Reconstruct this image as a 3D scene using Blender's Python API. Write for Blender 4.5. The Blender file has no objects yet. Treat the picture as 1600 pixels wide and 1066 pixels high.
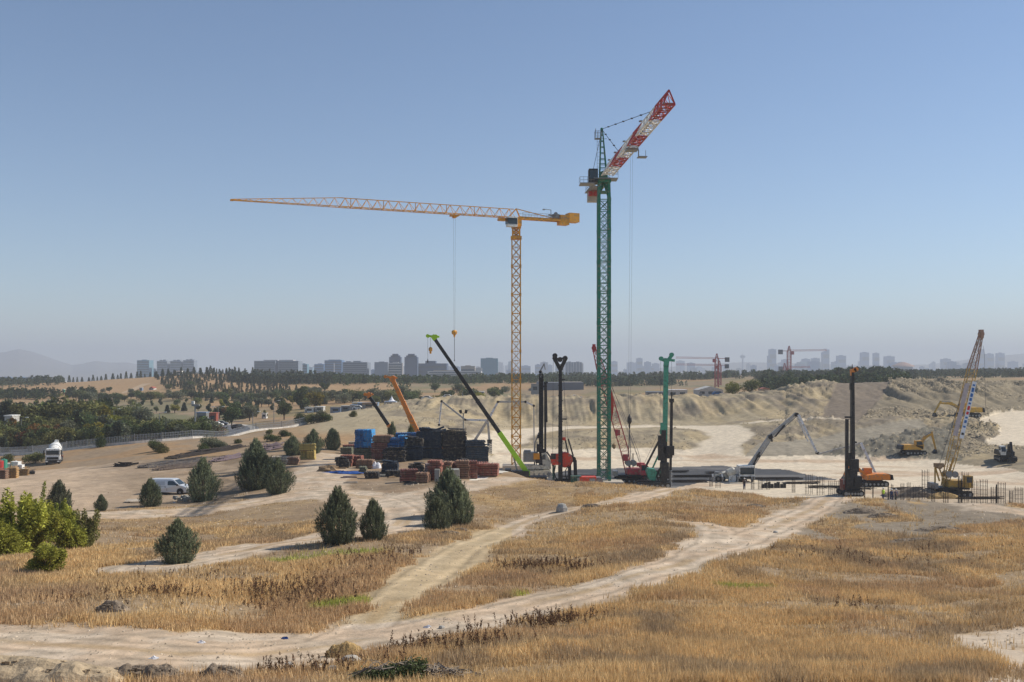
import bpy, math, random
import numpy as np
from mathutils import Vector, Matrix
R = math.radians
random.seed(7); rng = np.random.default_rng(7)
SC = bpy.context.scene; COL = SC.collection
# ---------------------------------------------------------------- camera, world, sun, exposure
F, CX, HY, EYE = 1555.0, 800.0, 578.0, 20.0     # focal length in photo pixels, centre column, horizon row, eye height
cam_d = bpy.data.cameras.new('camera'); cam = bpy.data.objects.new('camera', cam_d); COL.objects.link(cam)
cam.location = (0, 0, EYE); cam.rotation_euler = (R(90), 0, 0)
cam_d.sensor_width = 36; cam_d.lens = 36*F/1600; cam_d.shift_y = (HY-533)/1600
cam_d.clip_start = 0.5; cam_d.clip_end = 60000
SC.camera = cam
SUN_EL, SUN_AZ = 41.0, 16.0                     # azimuth counted from +X (right) towards +Y (away)
W = bpy.data.worlds.new('World'); SC.world = W; W.use_nodes = True
nt = W.node_tree; bg = nt.nodes['Background']
sk = nt.nodes.new('ShaderNodeTexSky'); sk.sky_type = 'NISHITA'; sk.sun_disc = False
sk.sun_elevation = R(SUN_EL); sk.sun_rotation = R(90-SUN_AZ); sk.air_density = 1.0; sk.dust_density = 0.2; sk.ozone_density = 3.1; sk.altitude = 900
nt.links.new(sk.outputs[0], bg.inputs[0]); bg.inputs[1].default_value = 0.11
sd = bpy.data.lights.new('sun', 'SUN'); sd.energy = 5.0; sd.angle = R(0.5); sd.color = (1, 0.93, 0.82)
sun = bpy.data.objects.new('sun', sd); COL.objects.link(sun)
sv = Vector((math.cos(R(SUN_EL))*math.cos(R(SUN_AZ)), math.cos(R(SUN_EL))*math.sin(R(SUN_AZ)), math.sin(R(SUN_EL))))
sun.rotation_euler = sv.to_track_quat('Z', 'Y').to_euler(); sun.location = (60, 20, 80)
SC.view_settings.view_transform = 'Standard'; SC.view_settings.look = 'None'
SC.view_settings.exposure = 0.12; SC.view_settings.gamma = 1
SC.cycles.max_bounces = 5; SC.cycles.volume_bounces = 1; SC.cycles.transparent_max_bounces = 8
# ---------------------------------------------------------------- materials
MATS = {}
def lin(c):
    return tuple(((v/255)/12.92 if v <= 10 else (((v/255)+.055)/1.055)**2.4) for v in c)
def mat(name, col, rough=.7, metal=0.0, var=.25, scale=1.5, bump=0.0, bscale=None, attr=False, spec=.3, dirt=None):
    if name in MATS: return MATS[name]
    m = bpy.data.materials.new(name); m.use_nodes = True; MATS[name] = m
    t = m.node_tree; b = t.nodes['Principled BSDF']; N = t.nodes.new; L = t.links.new
    b.inputs['Roughness'].default_value = rough; b.inputs['Metallic'].default_value = metal
    b.inputs['Specular IOR Level'].default_value = spec
    tc = N('ShaderNodeTexCoord'); nz = N('ShaderNodeTexNoise'); nz.inputs['Scale'].default_value = scale
    nz.inputs['Detail'].default_value = 6; nz.inputs['Roughness'].default_value = .65
    L(tc.outputs['Object'], nz.inputs['Vector'])
    mr = N('ShaderNodeMapRange'); mr.inputs[1].default_value = .3; mr.inputs[2].default_value = .7
    mr.inputs[3].default_value = 1-var; mr.inputs[4].default_value = 1+var
    L(nz.outputs[0], mr.inputs[0])
    if attr:
        a = N('ShaderNodeAttribute'); a.attribute_name = 'Col'; src = a.outputs['Color']
    else:
        rgb = N('ShaderNodeRGB'); rgb.outputs[0].default_value = (*col, 1); src = rgb.outputs[0]
    if dirt:
        mx = N('ShaderNodeMixRGB'); n2 = N('ShaderNodeTexNoise'); n2.inputs['Scale'].default_value = scale*2.3
        n2.inputs['Detail'].default_value = 8; L(tc.outputs['Object'], n2.inputs['Vector'])
        r2 = N('ShaderNodeMapRange'); r2.inputs[1].default_value = .5; r2.inputs[2].default_value = .68
        r2.inputs[4].default_value = .8; L(n2.outputs[0], r2.inputs[0]); L(r2.outputs[0], mx.inputs[0])
        L(src, mx.inputs[1]); mx.inputs[2].default_value = (*dirt, 1); src = mx.outputs[0]
    vm = N('ShaderNodeVectorMath'); vm.operation = 'SCALE'; L(src, vm.inputs[0]); L(mr.outputs[0], vm.inputs['Scale'])
    L(vm.outputs[0], b.inputs['Base Color'])
    if bump:
        bp = N('ShaderNodeBump'); bp.inputs['Strength'].default_value = 1; bp.inputs['Distance'].default_value = bump
        n3 = N('ShaderNodeTexNoise'); n3.inputs['Scale'].default_value = bscale or scale*4; n3.inputs['Detail'].default_value = 8
        L(tc.outputs['Object'], n3.inputs['Vector']); L(n3.outputs[0], bp.inputs['Height']); L(bp.outputs[0], b.inputs['Normal'])
    return m
# ---------------------------------------------------------------- tagging
def tag(o, label=None, cat=None, group=None, kind=None):
    if label: o['label'] = label
    if cat: o['category'] = cat
    if group: o['group'] = group
    if kind: o['kind'] = kind
    return o
def empty(name, loc, rz=0, label=None, cat=None, group=None):
    o = bpy.data.objects.new(name, None); COL.objects.link(o); o.location = loc; o.rotation_euler = (0, 0, rz); o.empty_display_size = .3
    return tag(o, label, cat, group)
def link_mesh(name, me, parent=None, loc=None, rz=0):
    o = bpy.data.objects.new(name, me); COL.objects.link(o)
    if parent is not None: o.parent = parent
    if loc is not None: o.location = loc
    if rz: o.rotation_euler = (0, 0, rz)
    return o
def copy_tree(o, parent=None):
    c = o.copy(); COL.objects.link(c)
    if parent is not None: c.parent = parent
    for ch in list(o.children): copy_tree(ch, c)
    return c
# ---------------------------------------------------------------- noise and terrain
def hsh(ix, iy, s):
    h = (ix*374761393 + iy*668265263 + s*982451653) & 0xffffffff
    h = ((h ^ (h >> 13))*1274126177) & 0xffffffff
    return ((h ^ (h >> 16)) & 0xffff)/65535.0
def vnoise(x, y, s=0):
    x = np.asarray(x, float); y = np.asarray(y, float)
    ix = np.floor(x).astype(np.int64); iy = np.floor(y).astype(np.int64); fx = x-ix; fy = y-iy
    fx = fx*fx*(3-2*fx); fy = fy*fy*(3-2*fy)
    return (hsh(ix, iy, s)*(1-fx)+hsh(ix+1, iy, s)*fx)*(1-fy)+(hsh(ix, iy+1, s)*(1-fx)+hsh(ix+1, iy+1, s)*fx)*fy
def fbm(x, y, s=0, o=4):
    t = 0; a = .5; n = 0
    for i in range(o):
        t = t+a*vnoise(np.asarray(x)*2**i, np.asarray(y)*2**i, s+i*17); n += a; a *= .5
    return t/n
def p(Y, py): return (Y, (py-HY)*Y/F)
near0 = [(-25, 1.5), (0, 1.8), (12, 4.6)]
far = [(1500, 22), (2500, 40), (7000, 60)]
PROF = {
 -500: [p(30,1066),p(45,950),(80,14.5),(150,17),(230,19.5),(380,20),(600,16),(800,12)]+far,
 0:   [p(30,1066),p(45,960),p(65,882),p(72,866),p(110,795),p(150,750),(172,18.2),p(195,731),p(230,712),p(270,692),(380,19.8),p(600,618),p(800,600),(1100,22)]+far,
 120: [p(30,1066),p(45,955),p(70,875),p(110,795),p(150,748),p(195,720),p(215,700),(226,18.6),(380,19),p(600,616),p(790,597),(1100,24)]+far,
 230: [p(30,1066),p(45,948),p(70,873),p(110,797),p(126,773),p(170,722),p(215,689),(224,18.0),(330,18.5),p(450,642),p(600,611),p(780,589),(1000,24)]+far,
 310: [p(30,1066),p(45,955),p(70,873),p(100,813),p(126,772),p(160,729),p(222,681),(231,18),(330,18),p(450,637),p(600,606),p(780,582),(1000,22)]+far,
 400: [p(30,1066),p(45,972),p(70,872),p(85,838),p(100,807),p(120,771),p(140,747),p(180,705),p(240,671),(250,16.5),(330,17.5),p(470,634),p(620,606),p(780,583.5),(1000,20)]+far,
 500: [p(30,1066),p(45,975),p(70,868),p(85,832),p(100,800),p(120,763),p(140,740),p(180,700),p(250,660),p(290,646),(340,16),p(500,624),p(640,603),p(800,589),(1000,20)]+far,
 600: [p(30,1066),p(45,970),p(70,862),p(85,830),p(100,797),p(120,765),p(135,746),p(155,722),(180,16),(200,15.5),p(235,657),p(300,640),p(330,634),(400,15),p(560,614),p(720,594),(1000,18)]+far,
 690: [p(30,1066),p(45,962),p(60,905),p(85,824),p(105,783),p(118,758),p(140,731),(168,13.9),(178,19),(200,19),p(222,684),p(250,657),p(262,655),p(330,622),p(350,621),(420,16),p(600,608),p(760,594),(1000,18)]+far,
 800: [p(28,1066),p(42,978),p(60,905),p(75,853),p(90,817),p(105,787),p(119,758),p(142,729),(150,19),(205,19),p(228,706),p(252,680),p(285,668),p(300,662),p(318,626),p(335,620.5),(420,15),p(600,606),p(800,594),(1000,16)]+far,
 900: [p(28,1066),p(42,975),p(60,900),p(75,848),p(90,813),p(105,782),p(118,757),p(128,750),(138,19),(200,19),p(228,704),p(252,678),p(285,668),p(300,661),p(318,625),p(335,620),(420,14),p(600,606),p(850,592),(1000,14)]+far,
 1000:[p(28,1066),p(38,1000),p(52,920),p(70,852),p(88,812),p(105,778),p(124,757),(133,19),(200,19),p(222,712),p(240,692),p(255,674),p(280,667),p(298,660),p(318,624),p(335,619.5),(420,14),p(600,604),p(850,590),(1000,12)]+far,
 1100:[p(28,1066),p(38,1000),p(52,920),p(70,852),p(88,814),p(105,783),p(122,760),(131,19),(204,19),p(235,698),p(262,672),p(285,665),p(300,658),p(320,624),p(338,620),(420,14),p(600,604),p(850,588),(1000,12)]+far,
 1170:[p(28,1066),p(38,1000),p(52,925),p(68,860),p(86,818),p(105,785),p(118,765),(128,19),(205,19),p(222,692),p(240,686),p(266,660),p(284,655),p(322,620),p(346,616),(420,13),p(600,600),p(850,585),(1000,12)]+far,
 1300:[p(29,1066),p(40,990),p(55,918),p(75,852),p(92,806),p(108,769),(119,19),(206,19),p(222,700),p(240,686),p(262,655),p(278,651),p(300,630),p(335,600),p(350,598),(420,10),p(600,596),p(900,587),(1000,13)]+far,
 1450:[p(29,1066),p(40,992),p(55,922),p(70,866),p(88,815),p(103,777),(114,19),(204,19),p(216,690),p(236,676),p(268,650),p(300,622),p(335,600),p(350,599),(420,10),p(600,594),p(900,585),(1000,12)]+far,
 1560:[p(29,1066),p(40,990),p(55,922),p(70,864),p(86,812),p(98,781),(109,19),(184,18.8),p(196,708),p(206,694),p(262,655),p(290,640),p(320,614),p(345,600),(420,9),p(600,592),p(900,582),(1000,10)]+far,
 1700:[p(29,1066),p(40,988),p(55,915),p(70,860),p(95,795),(110,19),(165,18.6),p(182,712),p(196,700),p(280,640),p(320,612),p(345,598),(420,9),p(600,592),p(900,579),(1000,8)]+far,
 2200:[p(30,1066),p(45,960),p(70,860),p(95,795),(112,18),(165,18),p(196,700),p(290,640),p(345,598),(420,9),p(900,580)]+far,
}
LY0, LY1, NLY = math.log(15), math.log(10000), 900       # the table runs over ln(Y+40)
gy = np.exp(np.linspace(LY0, LY1, NLY))-40
cols = np.array(sorted(PROF)); tab = []
for c in cols:
    pr = near0+PROF[c]; d = np.interp(gy, [a for a, b in pr], [b for a, b in pr])
    k = np.array([1, 2, 3, 4, 3, 2, 1.]); k /= k.sum(); d = np.convolve(np.pad(d, 3, 'edge'), k, 'valid'); tab.append(d)
tab = np.array(tab)
cfine = np.arange(-500, 2201, 10.0)                       # resample the columns smoothly
tabf = np.array([np.interp(cfine, cols, tab[:, j]) for j in range(NLY)]).T
kk = np.hanning(13)[1:-1]; kk /= kk.sum()
tabf = np.array([np.convolve(np.pad(tabf[:, j], 5, 'edge'), kk, 'valid') for j in range(NLY)]).T
MTL = (np.array([-500, -100, 0, 30, 50, 75, 95, 112, 130, 150, 175, 200, 235, 300, 420]), np.array([560, 552, 550, 547, 552, 561, 568, 573, 570, 566, 568, 567, 573, 584, 596.]))
MTR = (np.array([700, 1000, 1080, 1160, 1260, 1350, 1450, 1520, 1560, 1600, 1700, 2200]), np.array([596, 578, 570, 566, 568, 571, 569, 560, 556, 553, 550, 545.]))
def H0(x, y):
    x = np.asarray(x, float); y = np.asarray(y, float)
    c = np.clip(CX+F*x/np.maximum(y, 22.0), -499.9, 2199.9); fc = (c+500)/10; ic = np.clip(fc.astype(int), 0, len(cfine)-2); fc = fc-ic
    t = (np.log(np.maximum(y+40, 15.1))-LY0)/(LY1-LY0)*(NLY-1); t = np.clip(t, 0, NLY-1.001); it = t.astype(int); ft = t-it
    d = (tabf[ic, it]*(1-ft)+tabf[ic, it+1]*ft)*(1-fc)+(tabf[ic+1, it]*(1-ft)+tabf[ic+1, it+1]*ft)*fc
    z = EYE-d
    for (px, py), Y0, w in ((MTL, 8000, 2200), (MTR, 6800, 1500)):
        hm = EYE+(HY-np.interp(c, px, py))/F*Y0
        z = np.where(y > 3000, np.maximum(z, z+(hm-z)*np.exp(-((y-Y0)/w)**2)), z)
    return z
def sstep(a, b, v): 
    t = np.clip((v-a)/(b-a), 0, 1); return t*t*(3-2*t)
def ray(px, py, y0=24.0, y1=1500.0):
    ys = np.exp(np.linspace(math.log(y0), math.log(y1), 3000)); z = H0((px-CX)/F*ys, ys); zr = EYE-(py-HY)/F*ys
    i = np.argmax(z >= zr)
    return ((px-CX)/F*ys[i], ys[i]) if z[i] >= zr[i] else ((px-CX)/F*y1, y1)
def pline(pts): return np.array([ray(*q) for q in pts])
def seg_dist(X, Y, P):
    d = np.full(X.shape, 1e9)
    for a, b in zip(P[:-1], P[1:]):
        v = b-a; L = max((v@v), 1e-9); t = np.clip(((X-a[0])*v[0]+(Y-a[1])*v[1])/L, 0, 1)
        d = np.minimum(d, np.hypot(X-a[0]-t*v[0], Y-a[1]-t*v[1]))
    return d
def smooth_line(P, n=6):
    for _ in range(2):
        Q = [P[0]]
        for a, b in zip(P[:-1], P[1:]): Q += [a*.75+b*.25, a*.25+b*.75]
        P = np.array(Q+[P[-1]])
    return P
def inpoly(X, Y, P):
    r = np.zeros(X.shape, bool); n = len(P)
    for i in range(n):
        x1, y1 = P[i]; x2, y2 = P[(i+1) % n]
        if y1 == y2: continue
        r ^= ((y1 > Y) != (y2 > Y)) & (X < (x2-x1)*(Y-y1)/(y2-y1)+x1)
    return r
TR = {k: (smooth_line(pline(v)), w) for k, (v, w) in {
 'main': ([(-150,975),(0,990),(150,1003),(300,1012),(450,1008),(600,985),(750,960),(880,935),(980,908),(1080,876),(1170,842),(1240,805),(1290,788),(1330,775)], 2.0),
 'mainl': ([(-200,990),(0,997),(130,1003),(260,1008),(390,1004)], 4.4),
 'ringw': ([(450,774),(540,772),(600,785),(632,808),(615,826)], 4.4),
 'branch': ([(520,1000),(590,958),(650,915),(710,872),(760,840),(830,806),(920,792),(1010,780),(1130,764)], 1.35),
 'link': ([(1090,868),(1130,838),(1110,822),(1060,818)], 1.4),
 'ring': ([(-60,800),(120,803),(250,802),(380,788),(470,771),(540,770),(600,780),(640,800),(638,822),(590,835),(500,845),(400,860),(310,877),(235,888)], 2.7),
 'ringb': ([(600,782),(650,772),(720,760),(800,748)], 2.2),
 'loop': ([(470,771),(500,757),(497,738),(520,722),(545,708)], 3.9),
 'rightdiag': ([(1330,775),(1420,780),(1500,792),(1600,800)], 1.6),
 'farroad': ([(1165,662),(1215,658),(1270,657),(1330,659)], 1.2),
 'farsand': ([(1130,728),(1115,712),(1120,695),(1150,680),(1120,668),(1060,667),(960,668),(880,668),(830,674),(780,690),(740,700)], 5),
}.items()}
def pitp(px, py): Y = 19.0*F/(py-HY); return ((px-CX)/F*Y, Y)
PG = {k: pline(v) for k, v in {
 'yard': [(-300,790),(0,785),(140,798),(360,785),(480,765),(640,775),(720,757),(860,745),(850,722),(650,712),(540,695),(420,690),(330,705),(150,728),(0,735),(-300,740)],
 'slab': [(722,733),(790,726),(860,746),(738,758)],
 'greyr': [(1240,800),(1330,775),(1480,783),(1600,800),(1620,812),(1500,822),(1440,838),(1300,846),(1210,848)],
 'sandr': [(1478,985),(1600,975),(1800,980),(1800,1110),(1500,1110),(1560,1045),(1490,1010)],
 'dark': [(905,752),(900,738),(1000,733),(1120,729),(1230,735),(1310,752),(1200,752),(1150,747),(1050,753)],
 'benchr': [(1520,660),(1560,645),(1700,632),(1900,640),(1900,700),(1700,702),(1560,697),(1540,690),(1562,680),(1560,665)],
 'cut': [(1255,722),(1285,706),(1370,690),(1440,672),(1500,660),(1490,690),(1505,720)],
 'clay': [(1190,692),(1290,682),(1440,655),(1452,668),(1370,690),(1285,706),(1240,722),(1150,722)],
 'ramp': [(1392,603),(1350,598),(1278,655),(1340,660)],  # slope face in shadow; its shade is painted into the bank colour
 'leftbot': [(-400,1040),(0,1040),(110,1052),(200,1062),(330,1075),(330,1120),(-400,1120)],
}.items()}
PG['dark'] = np.array([pitp(*q) for q in [(845,758),(858,740),(900,733.5),(1000,731),(1120,728),(1230,734),(1310,750),(1200,752),(1150,748),(1100,753),(1060,762),(900,766)]])
def masks(X, Y):
    """surface classes at ground points"""
    n1 = fbm(X/6, Y/6, 3); n2 = fbm(X/1.3, Y/1.3, 9); nb = (n1-.5)*3.2+(n2-.5)*1.8
    road = np.zeros(X.shape)
    for k, (P, w) in TR.items():
        m = np.hypot(X-P[:, 0].mean(), Y-P[:, 1].mean()) < np.hypot(P[:, 0]-P[:, 0].mean(), P[:, 1]-P[:, 1].mean()).max()+20
        d = np.full(X.shape, 99.); d[m] = seg_dist(X[m], Y[m], P)
        road = np.maximum(road, 1-sstep(w-.2, w+.9, d+nb*.9))
    S = {k: inpoly(X+nb*(.8 if k != 'slab' else 0), Y+nb*(.8 if k != 'slab' else 0), P) for k, P in PG.items()}
    return road, S, n1, n2
def crest_y(X, Y):
    c = CX+F*X/np.maximum(Y, 22); return np.interp(c, [-500, 500, 600, 690, 800, 900, 1000, 1100, 1170, 1300, 1450, 1560, 1700], [178, 174, 172, 168, 143, 129, 125, 123, 119, 109, 104, 99, 96])
def H(x, y):
    """ground height with its middle sized unevenness"""
    x = np.asarray(x, float); y = np.asarray(y, float)
    z = H0(x, y); c = CX+F*x/np.maximum(y, 22); cy = crest_y(x, y)
    nearw = 1-sstep(-6, 2, y-cy)
    z = z+nearw*((fbm(x/14, y/14, 21)-.5)*.9+(fbm(x/3, y/3, 22)-.5)*.25)
    bank = sstep(197, 215, y)*(1-sstep(345, 362, y))*sstep(560, 640, c)
    bank = np.maximum(bank, .5*sstep(200, 225, y)*(1-sstep(300, 340, y))*sstep(470, 560, c))
    bench = inpoly(x, y, PG['benchr'])*1.0; rd = 1-sstep(4, 8, seg_dist(x, y, TR['farsand'][0])) if np.size(x) < 4000 or True else 0
    bank = bank*(1-.93*np.maximum(bench, rd))*(1-.75*np.maximum(inpoly(x, y, PG['clay']), inpoly(x, y, PG['ramp'])))
    up = sstep(294, 302, y); rid = 1-np.abs(fbm(x/9, y/26, 31)*2-1)
    z = z+bank*((rid-.62)*(.5+1.3*up+1.3*(c > 1230))+(fbm(x/4, y/6, 33)-.5)*(.5+.9*up+.5*(c > 1230))+(np.abs(fbm(x/1.3, y/1.3, 35, 3)*2-1))*(.35+1.1*(c > 1230))*sstep(.40, .58, fbm(x/16, y/16, 36))+(fbm(x/1.3, y/24, 38, 3)-.5)*(.25+1.3*up))
    farw = sstep(360, 500, y)*(1-sstep(2500, 3500, y)); z = z+farw*(fbm(x/90, y/90, 41)-.5)*3.5
    mw = sstep(4500, 6500, y); z = z+mw*(np.abs(fbm(x/700, y/900, 43)*2-1)-.3)*46*((c < 420)*1.0+.35*(c > 1400))
    return z
def Hs(x, y): return float(H(np.array([x]), np.array([y]))[0])
def place(px, Y, dz=0): x = (px-CX)/F*Y; return Vector((x, Y, Hs(x, Y)+dz))
def at(px, py, Y): return Vector(((px-CX)/F*Y, Y, EYE-(py-HY)/F*Y))
def groundpx(px, py):
    x, y = ray(px, py); return Vector((x, y, Hs(x, y)))
# ---------------------------------------------------------------- ground sheet
def mesh_np(name, V, Fq, mats, colors=None, smooth=False, fmat=None):
    me = bpy.data.meshes.new(name); V = np.asarray(V, np.float32); Fq = np.asarray(Fq, np.int32); k = Fq.shape[1]
    me.vertices.add(len(V)); me.vertices.foreach_set('co', V.ravel())
    me.loops.add(Fq.size); me.loops.foreach_set('vertex_index', Fq.ravel())
    me.polygons.add(len(Fq)); me.polygons.foreach_set('loop_start', np.arange(0, Fq.size, k, dtype=np.int32))
    me.polygons.foreach_set('loop_total', np.full(len(Fq), k, np.int32))
    if smooth: me.polygons.foreach_set('use_smooth', np.ones(len(Fq), bool))
    if fmat is not None: me.polygons.foreach_set('material_index', np.asarray(fmat, np.int32))
    me.update(calc_edges=True)
    if colors is not None:
        a = me.color_attributes.new('Col', 'FLOAT_COLOR', 'POINT'); C4 = np.ones((len(V), 4), np.float32); C4[:, :3] = colors; a.data.foreach_set('color', C4.ravel())
    for m in (mats if isinstance(mats, (list, tuple)) else [mats]): me.materials.append(m)
    return me
uc = np.concatenate([np.linspace(-1.5, -.6, 50, endpoint=False), np.linspace(-.6, .6, 860), np.linspace(.6, 1.5, 51)[1:]])
t1 = np.exp(np.arange(math.log(16), math.log(410), .0043))-40
t2 = np.exp(np.arange(math.log(410), math.log(13000), .016))-40
ry = np.concatenate([t1, t2]); UU, YY = np.meshgrid(uc, ry); XX = UU*(YY+40)
ZZ = H(XX, YY); XF, YF = XX.ravel(), YY.ravel()
road, S, n1, n2 = masks(XF, YF)
cp = CX+F*XF/np.maximum(YF, 22); cy = crest_y(XF, YF); nearm = 1-sstep(-3, 1, YF-cy)
C = {k: np.array(v) for k, v in dict(straw=(.36,.245,.12), brown=(.25,.17,.095), dust=(.47,.355,.245), pale=(.50,.405,.30), grey=(.27,.22,.16), dirt=(.285,.21,.135),
     sand=(.60,.51,.38), bank=(.36,.295,.19), bankd=(.23,.19,.135), ochre=(.44,.34,.19), green=(.10,.13,.05), dark=(.06,.062,.07), hill=(.33,.215,.115), city=(.20,.19,.17), slab=(.66,.62,.53), orange=(.42,.29,.18), leafy=(.06,.075,.035)).items()}
def mixc(a, b, t): return a*(1-t[:, None])+b*t[:, None]
col = np.tile(C['straw'], (len(XF), 1))
col = mixc(col, C['brown'], sstep(.42, .62, fbm(XF/5, YF/5, 51)))
slabm = None
col = mixc(col, C['dirt'], sstep(.5, .62, fbm(XF/9, YF/6, 52))*.7)
yard = S['yard']*1.0; slabc = S['slab']*1.0
yc = mixc(np.tile(C['dirt'], (len(XF), 1)), C['dust'], sstep(.46, .66, fbm(XF/7, YF/7, 53))*.6); yc = mixc(yc, C['orange'], sstep(.55, .65, fbm(XF/10, YF/5, 54))*.6)
yc = mixc(yc, C['dust'], sstep(330, 100, cp)*.8); yc = yc*(.8+.4*fbm(XF/2, YF/4, 94))[:, None]*(1-.2*sstep(110, 190, cp)[:, None])
col = mixc(col, yc[:, :], yard)
col = mixc(col, C['slab']*(.86+.28*sstep(.45,.5,fbm(XF/1.5,YF/2.5,59)))[:, None], slabc)
gr = mixc(np.tile(C['grey']*.88, (len(XF), 1)), C['straw'], sstep(.54, .60, fbm(XF/4, YF/6, 55)))
col = mixc(col, gr, S['greyr']*1.0)
col = mixc(col, mixc(np.tile(C['pale'], (len(XF), 1)), C['straw'], sstep(.52, .62, n1)), np.maximum(S['sandr'], 0)*1.0)
col = mixc(col, mixc(np.tile(C['orange'], (len(XF), 1)), C['dust'], n2), S['leftbot']*1.0)
rc = mixc(np.tile(C['dust'], (len(XF), 1)), C['pale'], sstep(.45, .65, fbm(XF/2.5, YF/2.5, 57)))
rc = mixc(rc, C['grey']*1.2, sstep(.5, .66, fbm(XF/1.1, YF/1.1, 58))*.5)
tb = (cp > 520)*(cp < 800)*(YF < 88)*(YF > 45)*(1-sstep(2, 5, seg_dist(XF, YF, TR['branch'][0])))
rc = mixc(rc, np.array([.42, .32, .18]), tb*.7)
nmk = YF < 135; dm = np.full(len(XF), 99.); 
for k_ in ('main', 'branch', 'ring', 'link', 'ringw'): dm[nmk] = np.minimum(dm[nmk], seg_dist(XF[nmk], YF[nmk], TR[k_][0]))
wob = dm+(n2-.5)*.35
for rr_, w_, f_ in ((.85, .26, .20), (1.35, .14, -.24), (1.9, .2, .14), (2.5, .12, -.22)): rc = rc*(1+f_*np.exp(-((wob-rr_)/w_)**2))[:, None]
rc = mixc(rc, C['straw'], (1-sstep(.15, .5, wob))*sstep(.45, .55, n1)*.55)
col = mixc(col, rc, road*nearm)
# beyond the near edge: pit floor, banks, far plateau
pit = (YF > cy+0)*1.0
fl = mixc(np.tile(C['sand'], (len(XF), 1)), C['dust'], sstep(.45, .7, fbm(XF/14, YF/5, 61)))
fl = mixc(fl, np.tile(C['grey'], (len(XF), 1)), (1-sstep(0, 14, YF-cy))*.9)
zz = ZZ.ravel()-(EYE-19); onfloor = (zz < .8)*(YF < 235)
bk = mixc(np.tile(C['bank'], (len(XF), 1)), C['bankd'], sstep(.4, .62, fbm(XF/11, YF/11, 62)))
bk = mixc(bk, C['ochre'], sstep(.5, .62, fbm(XF/5, YF/18, 63))*.55)
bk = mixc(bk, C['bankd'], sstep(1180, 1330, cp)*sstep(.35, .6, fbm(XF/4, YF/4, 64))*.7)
bk = mixc(bk, np.array([.235, .195, .13]), sstep(1330, 1400, cp)*sstep(262, 270, YF)*.75); bk = mixc(bk, np.array([.28, .245, .185]), S['clay']*.9); bk = mixc(bk, np.array([.155, .145, .115]), S['cut']*(.7+.3*n2)); bk = mixc(bk, np.array([.20, .16, .12]), S['ramp']*.9); bk = mixc(bk, C['sand'], road*(YF > 200)*(cp > 1150)*(cp < 1345))  # the ramp mix is painted shade, not a different soil
bk = mixc(bk, C['sand'], np.maximum((1-sstep(3.5, 6.5, seg_dist(XF, YF, TR['farsand'][0])+(n1-.5)*4)), S['benchr']*1.0))
bk = bk*(.66+.42*fbm(XF/1.7, YF/9, 93)+.14*n2)[:, None]; bk = mixc(bk, C['sand'], np.maximum((1-sstep(3.5, 6.5, seg_dist(XF, YF, TR['farsand'][0])+(n1-.5)*4)), S['benchr']*1.0))
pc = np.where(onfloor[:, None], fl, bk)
pc = mixc(pc, mixc(np.tile(C['grey']*.8, (len(XF), 1)), C['dust'], n2), onfloor*sstep(1330, 1400, cp)*(YF < 158)*.7); pc = mixc(pc, np.array([.075, .077, .082])*1.0, S['dark']*1.0); pc = mixc(pc, np.array([.30, .28, .25]), S['dark']*sstep(.50, .60, fbm(XF/26, YF/2.6, 97))*.28)
left = sstep(640, 560, cp)
lc = mixc(np.tile(C['hill'], (len(XF), 1)), C['dirt'], sstep(.4, .6, fbm(XF/12, YF/12, 66)))
lc = mixc(lc, C['bank'], sstep(430, 520, cp)*sstep(205, 225, YF)*(YF < 330))
pc = mixc(pc, lc, left*((YF > 150)*1.0))
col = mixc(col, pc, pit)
farm = sstep(348, 360, YF)
fc = mixc(np.tile(C['hill'], (len(XF), 1)), np.array([.25, .19, .12]), sstep(.4, .6, fbm(XF/60, YF/60, 71)))
fc = mixc(fc, C['leafy']*2, sstep(.47, .58, fbm(XF/25, YF/40, 72))*.4*(1-sstep(600, 640, YF)*(cp < 660)*.8))
hc = mixc(fc, C['hill']*1.1, (cp < 640)*sstep(470, 560, YF)*.8)
col = mixc(col, hc, farm)
lowl = sstep(470, 330, cp)*sstep(228, 236, YF)*(1-sstep(400, 460, YF)); col = mixc(col, mixc(np.tile(np.array([.17, .16, .085]), (len(XF), 1)), C['dirt'], sstep(.45, .6, fbm(XF/13, YF/20, 91))), lowl)
citym = sstep(1000, 1300, YF); col = mixc(col, C['city'], citym)
mtm = sstep(5000, 6000, YF); col = mixc(col, np.array([.16, .15, .14]), mtm)
col = col*(.9+.2*n2[:, None])
V = np.stack([XF, YF, ZZ.ravel()], 1)
nr, nc = XX.shape; ii = np.arange(nr*nc).reshape(nr, nc)
FQ = np.stack([ii[:-1, :-1], ii[:-1, 1:], ii[1:, 1:], ii[1:, :-1]], -1).reshape(-1, 4)
gm = mat('ground_soil', (1, 1, 1), .95, var=.22, scale=.9, bump=.05, bscale=4, attr=True, spec=.1)
ground = link_mesh('ground', mesh_np('ground', V, FQ, gm, col)); tag(ground, kind='structure')
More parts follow.
